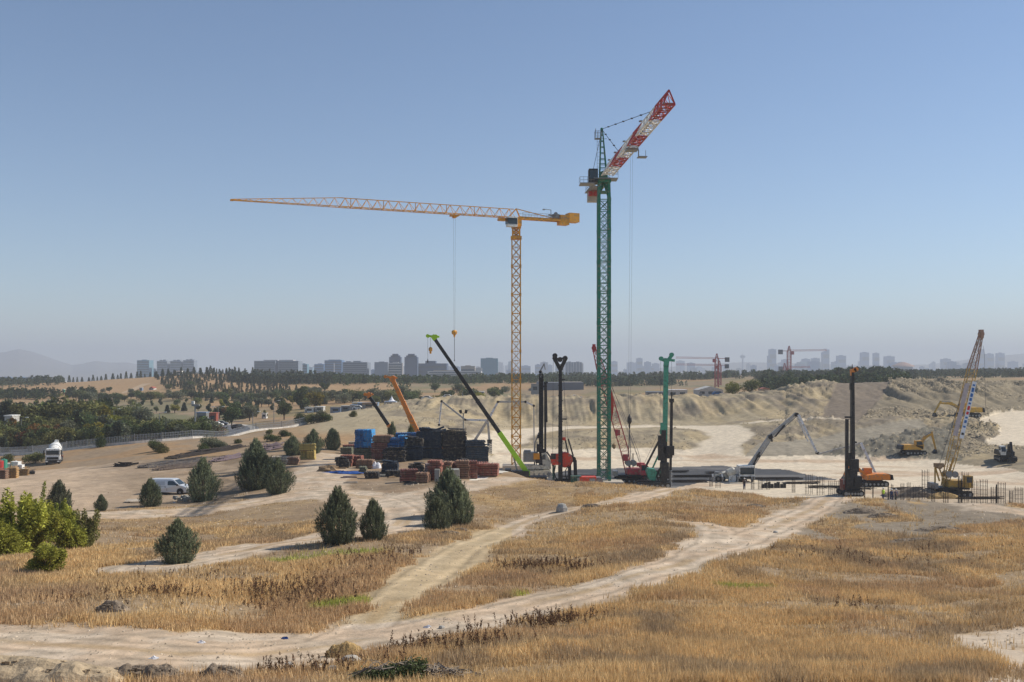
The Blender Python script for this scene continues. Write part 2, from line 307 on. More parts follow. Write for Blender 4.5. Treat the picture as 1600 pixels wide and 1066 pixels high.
# ---------------------------------------------------------------- haze
def box_mesh(name, lo, hi, m):
    x0, y0, z0 = lo; x1, y1, z1 = hi
    v = [(x0,y0,z0),(x1,y0,z0),(x1,y1,z0),(x0,y1,z0),(x0,y0,z1),(x1,y0,z1),(x1,y1,z1),(x0,y1,z1)]
    f = [(0,3,2,1),(4,5,6,7),(0,1,5,4),(1,2,6,5),(2,3,7,6),(3,0,4,7)]
    return mesh_np(name, v, f, m)
HZ = bpy.data.materials.new('haze_air'); HZ.use_nodes = True; hn = HZ.node_tree; hn.nodes.clear()
ho = hn.nodes.new('ShaderNodeOutputMaterial'); hv = hn.nodes.new('ShaderNodeVolumePrincipled')
hv.inputs['Color'].default_value = (.635, .685, .765, 1); hv.inputs['Density'].default_value = 2.35e-4; hv.inputs['Anisotropy'].default_value = .1
hn.links.new(hv.outputs[0], ho.inputs['Volume'])
haze = link_mesh('haze', box_mesh('haze', (-20500, -200, -110), (20500, 13500, 305), HZ)); tag(haze, kind='stuff')
# ---------------------------------------------------------------- mesh builder
class MB:
    def __init__(s, o=(0, 0, 0)): s.v = []; s.f = []; s.o = Vector(o); s.mi = []; s.cur = 0
    def _add(s, pts, faces):
        b = len(s.v); s.v += [tuple(Vector(q)-s.o) for q in pts]; s.f += [tuple(b+i for i in fc) for fc in faces]; s.mi += [s.cur]*len(faces)
    def bx(s, x0, x1, y0, y1, z0, z1):
        s._add([(x0,y0,z0),(x1,y0,z0),(x1,y1,z0),(x0,y1,z0),(x0,y0,z1),(x1,y0,z1),(x1,y1,z1),(x0,y1,z1)], [(0,3,2,1),(4,5,6,7),(0,1,5,4),(1,2,6,5),(2,3,7,6),(3,0,4,7)]); return s
    def box(s, c, sz, rot=None):
        c = Vector(c); h = Vector(sz)/2; m = rot or Matrix.Identity(3)
        s._add([c+m@Vector((sx*h.x, sy*h.y, sz_*h.z)) for sz_ in (-1, 1) for sx, sy in ((-1,-1),(1,-1),(1,1),(-1,1))], [(0,3,2,1),(4,5,6,7),(0,1,5,4),(1,2,6,5),(2,3,7,6),(3,0,4,7)]); return s
    def frame(s, p, q, up=None):
        d = (Vector(q)-Vector(p)).normalized(); u = Vector(up) if up else (Vector((0, 0, 1)) if abs(d.z) < .95 else Vector((0, 1, 0)))
        a = d.cross(u).normalized(); return d, a, a.cross(d).normalized()
    def beam(s, p, q, w, h=None, up=None, w2=None, h2=None):
        h = w if h is None else h; w2 = w if w2 is None else w2; h2 = h if h2 is None else h2
        p = Vector(p); q = Vector(q)
        if (q-p).length < 1e-5: return s
        d, a, b = s.frame(p, q, up)
        P = [p+a*(i*w/2)+b*(j*h/2) for i, j in ((-1,-1),(1,-1),(1,1),(-1,1))]+[q+a*(i*w2/2)+b*(j*h2/2) for i, j in ((-1,-1),(1,-1),(1,1),(-1,1))]
        s._add(P, [(0,3,2,1),(4,5,6,7),(0,1,5,4),(1,2,6,5),(2,3,7,6),(3,0,4,7)]); return s
    def tube(s, p, q, r, n=8, r2=None, cap=True):
        r2 = r if r2 is None else r2; p = Vector(p); q = Vector(q); d, a, b = s.frame(p, q)
        P = [p+(a*math.cos(2*math.pi*i/n)+b*math.sin(2*math.pi*i/n))*r for i in range(n)]+[q+(a*math.cos(2*math.pi*i/n)+b*math.sin(2*math.pi*i/n))*r2 for i in range(n)]
        F_ = [(i, (i+1) % n, n+(i+1) % n, n+i) for i in range(n)]
        if cap: F_ += [tuple(range(n-1, -1, -1)), tuple(range(n, 2*n))]
        s._add(P, F_); return s
    def line(s, pts, r, n=5):
        for a, b in zip(pts[:-1], pts[1:]): s.tube(a, b, r, n)
        return s
    def prism(s, poly, y0, y1):
        n = len(poly); P = [(x, y0, z) for x, z in poly]+[(x, y1, z) for x, z in poly]
        s._add(P, [tuple(range(n)), tuple(range(2*n-1, n-1, -1))]+[((i+1) % n, i, n+i, n+(i+1) % n) for i in range(n)]); return s
    def lathe(s, p, q, prof, n=16):
        p = Vector(p); q = Vector(q); d, a, b = s.frame(p, q); L = (q-p).length
        P = []; F_ = []
        for t, r in prof: P += [p+d*L*t+(a*math.cos(2*math.pi*i/n)+b*math.sin(2*math.pi*i/n))*r for i in range(n)]
        for k in range(len(prof)-1): F_ += [(k*n+i, k*n+(i+1) % n, (k+1)*n+(i+1) % n, (k+1)*n+i) for i in range(n)]
        F_ += [tuple(range(n-1, -1, -1)), tuple(range((len(prof)-1)*n, len(prof)*n))]
        s._add(P, F_); return s
    def quad(s, *pts): s._add(pts, [tuple(range(len(pts)))]); return s
    def lattice(s, p, q, w, h, n, rc, rb, up=None, w2=None, h2=None, x=True, tri=False, sec=True):
        p = Vector(p); q = Vector(q); d, a, b = s.frame(p, q, up); w2 = w if w2 is None else w2; h2 = h if h2 is None else h2
        cs = [(-1,-1),(1,-1),(1,1),(-1,1)] if not tri else [(-1,0),(1,0),(0,2)]
        def pt(k, t):
            i, j = cs[k]; ww = w+(w2-w)*t; hh = h+(h2-h)*t; return p+(q-p)*t+a*(i*ww/2)+b*(j*hh/2)
        m = len(cs)
        for k in range(m): s.beam(pt(k, 0), pt(k, 1), rc, up=b)
        for i in range(n):
            t0, t1 = i/n, (i+1)/n
            for k in range(m):
                k2 = (k+1) % m
                if tri and k == 0 and not sec: pass
                if x: s.beam(pt(k, t0), pt(k2, t1), rb, up=b); s.beam(pt(k2, t0), pt(k, t1), rb, up=b)
                elif tri and k > 0:
                    tm = (t0+t1)/2; lo, hi = (k, k2) if k == 1 else (k2, k)
                    s.beam(pt(lo, t0), pt(hi, tm), rb, up=b); s.beam(pt(hi, tm), pt(lo, t1), rb, up=b)
                else: s.beam(pt(k, t0 if i % 2 else t1), pt(k2, t1 if i % 2 else t0), rb, up=b)
                if not (tri and k > 0): s.beam(pt(k, t1), pt(k2, t1), rb, up=b)
        return s
    def build(s, name, m, parent=None, smooth=False, loc=None, rz=0):
        me = bpy.data.meshes.new(name); me.from_pydata(s.v, [], s.f)
        for mm in (m if isinstance(m, (list, tuple)) else [m]): me.materials.append(mm)
        if s.cur or any(s.mi): me.polygons.foreach_set('material_index', s.mi)
        if smooth: me.polygons.foreach_set('use_smooth', [True]*len(me.polygons))
        return link_mesh(name, me, parent, loc, rz)
# paints
def P_(name, rgb, rough=.5, metal=0., var=.12, scale=1.2, dirt=(.25, .2, .14), **k): return mat(name, rgb, rough, metal, var, scale, dirt=dirt, **k)
M_yel = P_('crane_yellow_paint', (.72, .33, .03)); M_grn = P_('crane_green_paint', (.01, .17, .105)); M_red = P_('crane_red_paint', (.42, .035, .035))
M_wht = P_('white_paint', (.75, .75, .72)); M_gry = P_('grey_steel', (.25, .26, .27), .5, .4); M_drk = P_('dark_greasy_steel', (.022, .022, .024), .5, .2, dirt=(.07, .06, .05))
M_glass = mat('dark_glass', (.03, .045, .055), .08, 0, .05, spec=.6); M_lime = P_('lime_paint', (.36, .62, .03), dirt=None); M_org = P_('excavator_orange_paint', (.68, .22, .03))
M_blk = mat('black_rubber', (.018, .018, .018), .8); M_rig = P_('rig_red_paint', (.60, .05, .02)); M_teal = P_('rig_green_paint', (.06, .29, .20), dirt=(.05, .1, .08))
M_dgrn = P_('dark_green_box_paint', (.01, .07, .05)); M_cream = P_('cream_paint', (.62, .58, .48)); M_conc = mat('concrete_weight', (.45, .40, .33), .9, var=.2, scale=1.5, bump=.01)
M_banner = mat('red_banner_cloth', (.65, .03, .03), .7, var=.1); M_cable = mat('steel_cable', (.10, .10, .11), .5, .5); M_blue = P_('blue_form_paint', (.03, .14, .34), .65, var=.4, dirt=(.16, .17, .18)); M_rust = P_('rusty_red_form_paint', (.26, .10, .075), .7, var=.3, dirt=(.28, .2, .14))
M_brn = P_('wood_brown', (.28, .19, .11), .85, var=.35, dirt=None); M_yelw = P_('yellow_form_ply', (.48, .36, .12), .8, dirt=None); M_navy = P_('dark_blue_steel_form', (.022, .038, .06), .6, var=.4, dirt=(.10, .10, .10))
M_gf = P_('grey_form_paint', (.34, .34, .31), .7, var=.2); M_silver = mat('silver_van_paint', (.62, .64, .66), .32, .25, .04, spec=.5); M_rebar = mat('rebar_steel', (.055, .045, .04), .8, .3)
M_lamp = mat('lamp_lens', (.8, .8, .75), .2)
PIT = EYE-19.0
# ---------------------------------------------------------------- the two tower cranes
def mast_ladder(m, x, y, z0, z1, w=.4):
    m.beam((x-w/2, y, z0), (x-w/2, y, z1), .05); m.beam((x+w/2, y, z0), (x+w/2, y, z1), .05)
    z = z0
    while z < z1: m.beam((x-w/2, y, z), (x+w/2, y, z), .035); z += .6
def crane_yellow():
    Y = 190.; X = (806.5-CX)/F*Y; o = Vector((X, Y, PIT)); zb = EYE+29.0; zc = EYE+(HY-372)/F*Y
    r = empty('tower_crane', o, 0, 'yellow flat-top tower crane whose long lattice jib reaches to the left', 'tower crane', 'tower cranes over the building pit')
    M = lambda: MB(o)
    M().bx(X-2.6, X+2.6, Y-2.6, Y+2.6, PIT-.5, PIT+.9).build('base_block', M_conc, r)
    a = M(); a.lattice((X, Y, PIT+.9), (X, Y, zc), 1.62, 1.62, 24, .24, .09, up=(0, 1, 0)); n = 0
    for i in range(1, 8):
        z = PIT+.9+(zc-PIT-.9)*i/8
        for sx in (-1, 1):
            for sy in (-1, 1): a.box((X+sx*.81, Y+sy*.81, z), (.36, .36, .55))
    mast = a.build('mast', M_yel, r); b = M(); mast_ladder(b, X, Y+.2, PIT+1, zc); b.build('ladder', M_gry, mast)
    a = M(); a.box((X, Y, zc), (2.1, 2.1, .5)); a.lattice((X, Y, zc+.2), (X, Y, zb-1.9), 1.3, 1.3, 2, .34, .14, up=(0, 1, 0)); a.box((X, Y, zb-1.75), (1.9, 1.9, .3)); a.build('slewing_ring', M_yel, r)
    d = Vector((-48.7, -20, 0)).normalized(); sd_ = Vector((d.y, -d.x, 0)) ; rot = Matrix((d, Vector((-d.y, d.x, 0)), Vector((0, 0, 1)))).transposed()
    root = Vector((X, Y, zb)); L = 52.6
    a = M(); a.box(root+Vector((0, 0, -.75)), (1.7, 1.5, 1.7), rot); a.beam(root+Vector((0,0,0))-d*.8, root+Vector((0, 0, 1.75)), .2); a.beam(root+d*1.6, root+Vector((0, 0, 1.75)), .2); a.build('turntable', M_yel, r)
    cb = root+d*.9+Vector((0, 0, -1.0))-sd_*0+Vector((0, -1.3, 0)); a = M(); a.box(cb, (1.9, 1.2, 1.9), rot); cab = a.build('cab', M_wht, r)
    a = M(); a.box(cb+d*.1+Vector((0, 0, .1)), (1.95, 1.26, 1.15), rot); a.build('window', M_glass, cab)
    a = M(); a.box(root+d*3+Vector((0, 0, -.5)), (1.4, .8, .5), rot); a.build('bracket', M_yel, r)
    a = M(); p1 = root+d*34; a.lattice(root+d*.5, p1, 1.5, 1.62, 17, .13, .07, tri=True, x=False)
    a.lattice(p1, root+d*L, 1.5, 1.62, 10, .11, .05, w2=.7, h2=.15, tri=True, x=False); a.box(root+d*L, (.5, .8, .25), rot)
    for t in (8.5, 14, 20, 26, 32): a.beam(root+d*t, root+d*t+Vector((0, 0, 1.62)), .12)
    a.build('jib', M_yel, r)
    a = M(); p2 = root-d*10.2
    for s in (-.75, .75):
        q = Vector((-d.y, d.x, 0))*s; a.beam(root+q-d*.5, p2+q-d*2.4, .22, .42)
    for t in np.linspace(1, 9.5, 8): a.beam(root-d*t+Vector((-d.y, d.x, 0))*.75, root-d*t-Vector((-d.y, d.x, 0))*.75, .12)
    cj = a.build('counter_jib', M_yel, r)
    a = M()
    for s in (-.9, .9):
        q = Vector((-d.y, d.x, 0))*s
        for h in (.5, 1.0): a.beam(root+q-d*1+Vector((0, 0, h)), p2+q+Vector((0, 0, h)), .05)
        for t in np.linspace(1, 9.8, 8): a.beam(root-d*t+q, root-d*t+q+Vector((0, 0, 1)), .05)
    a.build('railing', M_gry, cj)
    a = M(); a.beam(root+Vector((0, 0, 1.75)), root-d*7.6+Vector((0, 0, .4)), .14); a.build('tie_bar', M_yel, r)
    a = M(); a.box(p2+d*.3+Vector((0, 0, .1)), (1.9, 1.7, 1.9), rot); a.build('counterweight', M_yel, r)
    a = M(); a.box(p2-d*1.7+Vector((0, 0, .65)), (2.2, 1.9, 1.75), rot); a.build('counterweight', M_yel, r)
    a = M(); a.box(p2+d*1.9+Vector((0, 0, .8)), (1.2, 1.0, .8), rot); a.tube(p2+d*1.9+Vector((0, -.8, 1.1)), p2+d*1.9+Vector((0, .8, 1.1)), .4, 10); a.beam(p2+d*2.5+Vector((0,0,.8)), p2+d*3.4+Vector((0,0,1.0)), .25); a.build('winch', M_gry, r)
    a = M(); f = root-d*7.3; a.beam(f, f+Vector((0, 0, 2.0)), .12); a.beam(f+Vector((0, 0, 1.95)), f+d*1.6+Vector((0, 0, 2.05)), .1); a.box(f+d*1.5+Vector((0, 0, 1.95)), (.4, .4, .2), rot); a.build('light_post', M_gry, r)
    tr = root+d*12.45; a = M(); a.box(tr+Vector((0, 0, -.3)), (1.5, 1.5, .25), rot); a.box(tr+Vector((0, 0, -.55)), (.5, 1.1, .35), rot); a.build('trolley', M_yel, r)
    zh = EYE+(HY-521)/F*tr.y; a = M()
    for s in (-.18, .18): a.tube((tr.x+s, tr.y, tr.z-.5), (tr.x+s*.5, tr.y, zh+.5), .014, 4)
    a.build('hoist_cable', M_cable, r)
    a = M(); a.lathe((tr.x, tr.y, zh-.75), (tr.x, tr.y, zh+.6), [(0, .12), (.15, .16), (.35, .22), (.5, .5), (.8, .55), (1, .3)], 10); hb = a.build('hook_block', M_yel, r)
    a = M(); a.tube((tr.x, tr.y, zh-.7), (tr.x, tr.y, zh-5.0), .05, 5); a.lathe((tr.x, tr.y, zh-5.2), (tr.x, tr.y, zh-4.9), [(0, .05), (.5, .12), (1, .05)], 6); a.build('sling', M_cable, hb)
crane_yellow()
def crane_green():
    Y = 165.; X = (943.5-CX)/F*Y; o = Vector((X, Y, PIT)); zb = EYE+31.6; zc = EYE+(HY-313)/F*Y
    r = empty('tower_crane', o, 0, 'tall green tower crane with a red and white jib raised towards the viewer', 'tower crane', 'tower cranes over the building pit')
    M = lambda: MB(o)
    a = M(); a.bx(X-3, X+3, Y-3, Y+3, PIT-.5, PIT+.7); a.build('base_block', M_conc, r)
    a = M(); a.lattice((X, Y, PIT+.7), (X, Y, zc), 1.72, 1.72, 27, .46, .11, up=(0, 1, 0))
    for i in range(0, 10):
        z = PIT+1.5+(zc-PIT-1.5)*i/9
        for sx in (-1, 1):
            for sy in (-1, 1): a.box((X+sx*.87, Y+sy*.87, z), (.5, .5, .5))
        a.beam((X-.9, Y-.95, z), (X+.9, Y-.95, z), .12)
    mast = a.build('mast', M_grn, r); b = M(); mast_ladder(b, X+.2, Y+.3, PIT+1, zc); b.build('ladder', M_gry, mast)
    a = M()
    for sx in (-1, 1):
        for sy in (-1, 1): a.beam((X+sx*.86, Y+sy*.86, zc), (X+sx*.78, Y+sy*.78, zb-.6), .42); a.beam((X+sx*.8, Y+sy*.8, zb-2.6), (X+sx*.05, Y+sy*.05, zb-.5), .3)
    a.box((X, Y, zc+1.3), (1.9, 1.9, .25)); a.box((X, Y, zb-.45), (2.2, 2.2, .45)); a.build('slewing_head', M_grn, r)
    a = M(); a.box((X+.2, Y-.3, zb-.12), (4.0, 2.8, .12))
    for (x0, x1, y) in ((1.2, 2.2, -1.6), (-2.4, -1.4, -1.6)):
        for h in (.5, 1.0): a.beam((X+x0, Y+y, zb+h), (X+x1, Y+y, zb+h), .05)
        for x in (x0, x1): a.beam((X+x, Y+y, zb), (X+x, Y+y, zb+1), .05)
    a.beam((X+2.2, Y-1.6, zb+1), (X+2.2, Y+1, zb+1), .05); a.build('platform', M_gry, r)
    zt = EYE+(HY-202)/F*Y; xt = X-.35
    a = M()
    for sx in (-1, 1):
        for sy in (-1, 1): a.beam((X-.1+sx*.62, Y+sy*.75, zb), (xt+sx*.12, Y+sy*.1, zt), .17)
    for t in (.12, .22, .3, .4, .52, .64, .76, .88):
        z = zb+(zt-zb)*t; w = .62*(1-t)+.12*t; h = .75*(1-t)+.1*t; cx_ = X-.1+(xt-X+.1)*t
        for sy in (-1, 1): a.beam((cx_-w, Y+sy*h, z), (cx_+w, Y+sy*h, z), .1)
        for sx in (-1, 1): a.beam((cx_+sx*w, Y-h, z), (cx_+sx*w, Y+h, z), .1)
    a.prism([(X-.75, zb), (X+.5, zb), (X+.35, zb+1.6), (X-.65, zb+1.2)], Y-.1, Y+.1)
    a.lathe((xt, Y, zt-.3), (xt, Y, zt+.25), [(0, .1), (.4, .24), (.8, .22), (1, .08)], 8); a.build('tower_top', M_grn, r)
    a = M(); a.bx(xt-1.15, xt-.15, Y-.5, Y+.5, zt-1.65, zt-1.55)
    for h in (.45, .95, 1.25):
        for y in (-.5, .5): a.beam((xt-1.15, Y+y, zt-1.6+h), (xt-.15, Y+y, zt-1.6+h), .04)
    for x in (-1.15, -.65, -.15):
        for y in (-.5, .5): a.beam((xt+x, Y+y, zt-1.6), (xt+x, Y+y, zt-.3), .05)
    a.beam((xt-1.1, Y, zt-1.6), (xt-1.0, Y, zt+.1), .09); a.beam((xt, Y, zt-1.6), (xt+.9, Y, zt-1.6), .06); a.build('top_platform', M_gry, r)
    a = M(); mast_ladder(a, xt-.55, Y, zb+.2, zt-1.6, .42); a.build('ladder', M_gry, r)
    d = Vector((3.4, -46, 0)).normalized(); q = Vector((-d.y, d.x, 0)); rot = Matrix((d, q, Vector((0, 0, 1)))).transposed(); root = Vector((X+.15, Y, zb+.15))
    ys = [162.5, 155.5, 149, 141, 135, 126.6, 119]; ts = [(Y-y)/abs(d.y) for y in ys]
    for i in range(6):
        a = M(); t0, t1 = ts[i], ts[i+1]; w0 = 1.95-.5*t0/46; w1 = 1.95-.5*t1/46
        a.lattice(root+d*t0, root+d*(t1-.04), w0, 1.75, 4, .16, .075, w2=w1, h2=1.7, tri=True, x=False)
        for k in range(7):
            t = t0+(t1-t0)*(k+.5)/7; a.beam(root+d*t-q*w0/2, root+d*t+q*w0/2, .075); 
        for k in range(3):
            ta = t0+(t1-t0)*k/3; tb_ = t0+(t1-t0)*(k+1)/3; a.beam(root+d*ta-q*w0/2, root+d*tb_+q*w0/2, .1); a.beam(root+d*ta+q*w0/2, root+d*tb_-q*w0/2, .1)
        if i == 5: a.beam(root+d*t1-q*w1/2, root+d*t1+q*w1/2, .3); a.beam(root+d*t1-q*w1/2, root+d*t1+Vector((0, 0, 1.7)), .15); a.beam(root+d*t1+q*w1/2, root+d*t1+Vector((0, 0, 1.7)), .15)
        a.build('jib_section', M_wht if i % 2 == 0 else M_red, r)
    a = M(); a.bx(-1, -1, 0, 0, 0, 0) if False else None
    a.beam(root+d*2-q*.3+Vector((0, 0, .1)), root+d*44-q*.3+Vector((0, 0, .1)), .22, .04); a.build('walkway', M_gry, r)
    for t in (12.5, 36.0):
        a = M(); e = root+d*t+Vector((0, 0, 1.75)); s0 = Vector((xt, Y, zt)); a.tube(s0, e, .045, 5)
        for k in range(1, 6 if t > 20 else 4): c = s0+(e-s0)*k/(6 if t > 20 else 4); a.box(c, (.22, .3, .16), rot)
        a.build('tie_rod', M_drk, r)
    for t in (5, 10.5, 18, 30): MB(o).box(root+d*t+Vector((0, 0, 2.0))-q*.15, (.6, .35, .14), rot).build('warning_lamp', M_gry, r)
    cr = root-d*13.5; a = M()
    for s in (-.8, .8): a.beam(root+q*s, cr+q*s, .22, .4)
    for t in np.linspace(1, 13, 9): a.beam(root-d*t-q*.8, root-d*t+q*.8, .1)
    for s in (-1.2, 1.2):
        for h in (.5, 1.0): a.beam(root-d*2+q*s+Vector((0,0,h)), cr+q*s+Vector((0,0,h)), .05)
        for t in np.linspace(2, 13.4, 9): a.beam(root-d*t+q*s, root-d*t+q*s+Vector((0,0,1)), .05)
    a.box(cr+d*3, (7, 2.6, .12), rot); a.build('counter_jib', M_gry, r)
    a = M(); a.box(cr+d*.9+Vector((0, 0, -.95)), (1.6, 1.9, 1.7), rot); a.build('counterweight', M_conc, r)
    a = M(); a.box(cr+d*2.0+Vector((.05, 0, -.35)), (1.2, 2.0, 1.1), rot); a.build('counterweight', M_red, r)
    a = M(); a.tube(Vector((xt, Y, zt-.2)), cr+d*2+q*.9+Vector((0, 0, .2)), .04, 5); a.tube(Vector((xt, Y, zt-.2)), cr+d*2-q*.9+Vector((0, 0, .2)), .04, 5); a.build('rear_tie', M_drk, r)
    cx_ = (926.5-CX)/F*(Y-.6); a = M(); a.box((cx_, Y-.6, zb+.35), (1.5, 2.0, 2.2)); cab = a.build('cab', M_drk, r)
    a = M(); a.box((cx_-.25, Y-1.62, zb+.5), (.7, .05, 1.4)); a.build('window', M_glass, cab)
    a = M(); a.box((cx_+.4, Y-1.62, zb+.45), (.5, .05, 1.5)); a.build('window', M_glass, cab)
    a = M(); a.box((cx_-1.0, Y-.3, zb-.9), (2.4, 2.6, .15))
    for h in (.5, 1.0): a.beam((cx_-2.2, Y-1.6, zb-.9+h), (cx_+.2, Y-1.6, zb-.9+h), .05); a.beam((cx_-2.2, Y-1.6, zb-.9+h), (cx_-2.2, Y+1, zb-.9+h), .05)
    for x in (-2.2, -1.6, -1.0, -.4): a.beam((cx_+x, Y-1.6, zb-.9), (cx_+x, Y-1.6, zb+.15), .05)
    a.build('cab_platform', M_gry, r)
    tr = root+d*23; a = M(); a.box(tr+Vector((0, 0, -.35)), (1.6, 1.7, .3), rot); a.beam(tr+Vector((1.0, 0, -.3)), tr+Vector((1.0, 0, -1.4)), .12); a.box(tr+Vector((1.5, 0, -1.4)), (1.2, 1.3, .12), rot)
    for x in (.95, 2.0): a.beam(tr+Vector((x, 0, -1.4)), tr+Vector((x, 0, -.4)), .06)
    a.build('trolley', M_gry, r)
    zh = EYE-(657-HY)/F*tr.y; a = M()
    for s in (-.15, .15): a.tube((tr.x+s, tr.y, tr.z-.5), (tr.x-.3+s, tr.y, zh+.8), .012, 4)
    a.build('hoist_cable', M_cable, r)
    a = M(); hx = tr.x-.3; a.lathe((hx, tr.y, zh-1.2), (hx, tr.y, zh+.9), [(0, .06), (.1, .12), (.3, .12), (.5, .34), (.75, .30), (1, .04)], 10); hb = a.build('hook_block', M_drk, r)
    a = M(); a.tube((hx, tr.y, zh-1.1), (hx-.15, tr.y, zh-5.2), .06, 5); a.tube((hx, tr.y, zh-1.1), (hx+.2, tr.y, zh-5.6), .05, 5); a.build('sling', M_cable, hb)
crane_green()
# ---------------------------------------------------------------- telescopic cranes standing in the pit, booms up
def tracks(r, o, c, L, w, gauge, h, rz=0.0, m=M_blk, n_roll=6):
    c = Vector(c); rt = Matrix.Rotation(rz, 3, 'Z')
    for s in (-1, 1):
        a = MB(o); cc = c+rt@Vector((0, s*gauge/2, h/2)); pr = []
        for k in range(17):
            an = -math.pi/2+math.pi*k/16; pr.append((L/2-h/2+math.cos(an)*h/2, math.sin(an)*h/2))
        for k in range(17):
            an = math.pi/2+math.pi*k/16; pr.append((-L/2+h/2+math.cos(an)*h/2, math.sin(an)*h/2))
        n = len(pr); P = [cc+rt@Vector((x, -w/2, z)) for x, z in pr]+[cc+rt@Vector((x, w/2, z)) for x, z in pr]
        a._add(P, [tuple(range(n)), tuple(range(2*n-1, n-1, -1))]+[((i+1) % n, i, n+i, n+(i+1) % n) for i in range(n)])
        for i, (x, z) in enumerate(pr[::2]):
            pass
        for k in range(int(L/.35)):
            x = -L/2+h/2+k*.35
            for z in (-h/2, h/2): a.box(cc+rt@Vector((x, 0, z)), (.08, w, .06), rt)
        t = a.build('track', m, r)
        for k in range(n_roll):
            x = -L/2+h/2+(L-h)*k/(n_roll-1); b = MB(o)
            b.tube(cc+rt@Vector((x, -w/2-.03, -.05)), cc+rt@Vector((x, w/2+.03, -.05)), h*.3 if k in (0, n_roll-1) else h*.2, 10); b.build('roller', M_gry, t)
def tele_crane(name, label, piv, tip, Y, cut, w0, w1, m_low, m_up, m_head, head_len, hook=True, rzb=0.0):
    """carrier on the pit floor, boom from piv to tip (photo pixels, plane Y)"""
    p0 = at(*piv, Y); p1 = at(*tip, Y); g = Vector((p0.x, Y, Hs(p0.x, Y))); o = g
    r = empty(name, g, 0, label, 'mobile crane', 'mobile cranes in the building pit'); M = lambda: MB(o)
    d = (p1-p0).normalized(); z0 = g.z
    # run the boom on down to its foot on the carrier
    foot = p0-d*max(0.0, (p0.z-(z0+2.0))/max(d.z, .2)); u = d.cross(Vector((0, 1, 0))).normalized()
    if u.z < 0: u = -u
    L = (p1-foot).length; c = foot+d*(((p1-foot).length)*cut)
    a = M(); a.beam(foot, c, w0, w0*1.25, up=u); a.box(foot, (w0*1.3, w0*1.3, w0*1.3)); a.build('boom_base', m_low, r)
    n = 3
    for i in range(n):
        s = c+(p1-c)*(i/n)-d*.1; e = c+(p1-c)*((i+1)/n); w = w0*.9+(w1-w0*.9)*i/n
        a = M(); a.beam(s, e, w, w*1.15, up=u); a.box(e, (w*1.1, w*1.2, w*1.1)); a.build('boom_section', m_up, r)
    a = M(); h = p1; a.beam(h-d*.4, h+d*.5, w1*1.4, w1*1.6, up=u); fx = Vector((-1, 0, 0)); a.beam(h+d*.2, h+fx*head_len+Vector((0, 0, .35*head_len)), .3, .35); a.beam(h+d*.3+Vector((.3, 0, 0)), h+Vector((.9, 0, .15)), .3, .3)
    a.lathe(h+fx*head_len+Vector((0, -.25, .3*head_len)), h+fx*head_len+Vector((0, .25, .3*head_len)), [(0, .3), (1, .3)], 12); a.lathe(h+Vector((.3, -.3, .2)), h+Vector((.3, .3, .2)), [(0, .35), (1, .35)], 12); a.build('boom_head', m_head, r)
    if hook:
        a = M(); k = h+Vector((-.55*head_len, 0, 0)); a.tube(k, k+Vector((0, 0, -1.6)), .02, 4); a.tube(h+fx*head_len, h+fx*head_len+Vector((0, 0, -3.6)), .02, 4); a.lathe(h+fx*head_len+Vector((0, 0, -4.1)), h+fx*head_len+Vector((0, 0, -3.4)), [(0, .04), (.4, .13), (1, .04)], 8); a.build('hoist_cable', M_cable, r)
        a = M(); a.lathe(k+Vector((0, 0, -2.6)), k+Vector((0, 0, -1.5)), [(0, .1), (.15, .2), (.3, .12), (.45, .3), (.8, .32), (1, .12)], 10); a.build('hook_block', M_yel, r)
    a = M(); a.beam((g.x-.2, Y, z0+1.6), foot+d*L*cut*.55, .28, .28); a.build('lift_cylinder', M_gry, r)
    rt = Matrix.Rotation(rzb, 3, 'Z')
    a = M(); a.box(g+rt@Vector((.6, 0, 1.15)), (10, 2.5, .7), rt); a.box(g+rt@Vector((5.0, 0, 1.9)), (1.8, 2.4, 1.4), rt); ch = a.build('carrier', m_up, r)
    a = M(); a.box(g+rt@Vector((5.95, 0, 2.2)), (.06, 2.1, .7), rt); a.build('windscreen', M_glass, ch)
    a = M(); a.box(g+rt@Vector((.3, 0, 1.9)), (3.6, 2.4, 1.0), rt); a.box(g+rt@Vector((1.9, 0, 2.1)), (1.0, 2.6, 1.2), rt); a.build('superstructure', m_up, r)
    for x in (-3.6, -2.2, 3.0, 4.6):
        for y in (-1.1, 1.1):
            a = M(); w = g+rt@Vector((x, y, .55)); ax = rt@Vector((0, .22, 0)); a.lathe(w-ax, w+ax, [(0, .45), (.1, .56), (.9, .56), (1, .45)], 14); wh = a.build('wheel', M_blk, r)
            b = M(); b.tube(w-ax*1.05, w+ax*1.05, .25, 10); b.build('rim', M_gry, wh)
tele_crane('mobile_crane', 'lime green mobile crane with a long black telescopic boom leaning left', (812, 722), (678, 528), 162, .30, .62, .42, [M_lime], M_drk, M_lime, 1.0, True, math.pi)
tele_crane('mobile_crane', 'orange mobile crane with its thick orange boom up behind the blue formwork', (650, 672), (613, 592), 190, .5, .8, .6, M_org, M_org, M_org, 1.3, False)
tele_crane('mobile_crane', 'orange mobile crane with a short dark boom, left of the orange boom', (604, 660), (576, 618), 195, .35, .62, .5, M_org, M_drk, M_org, .7, False)
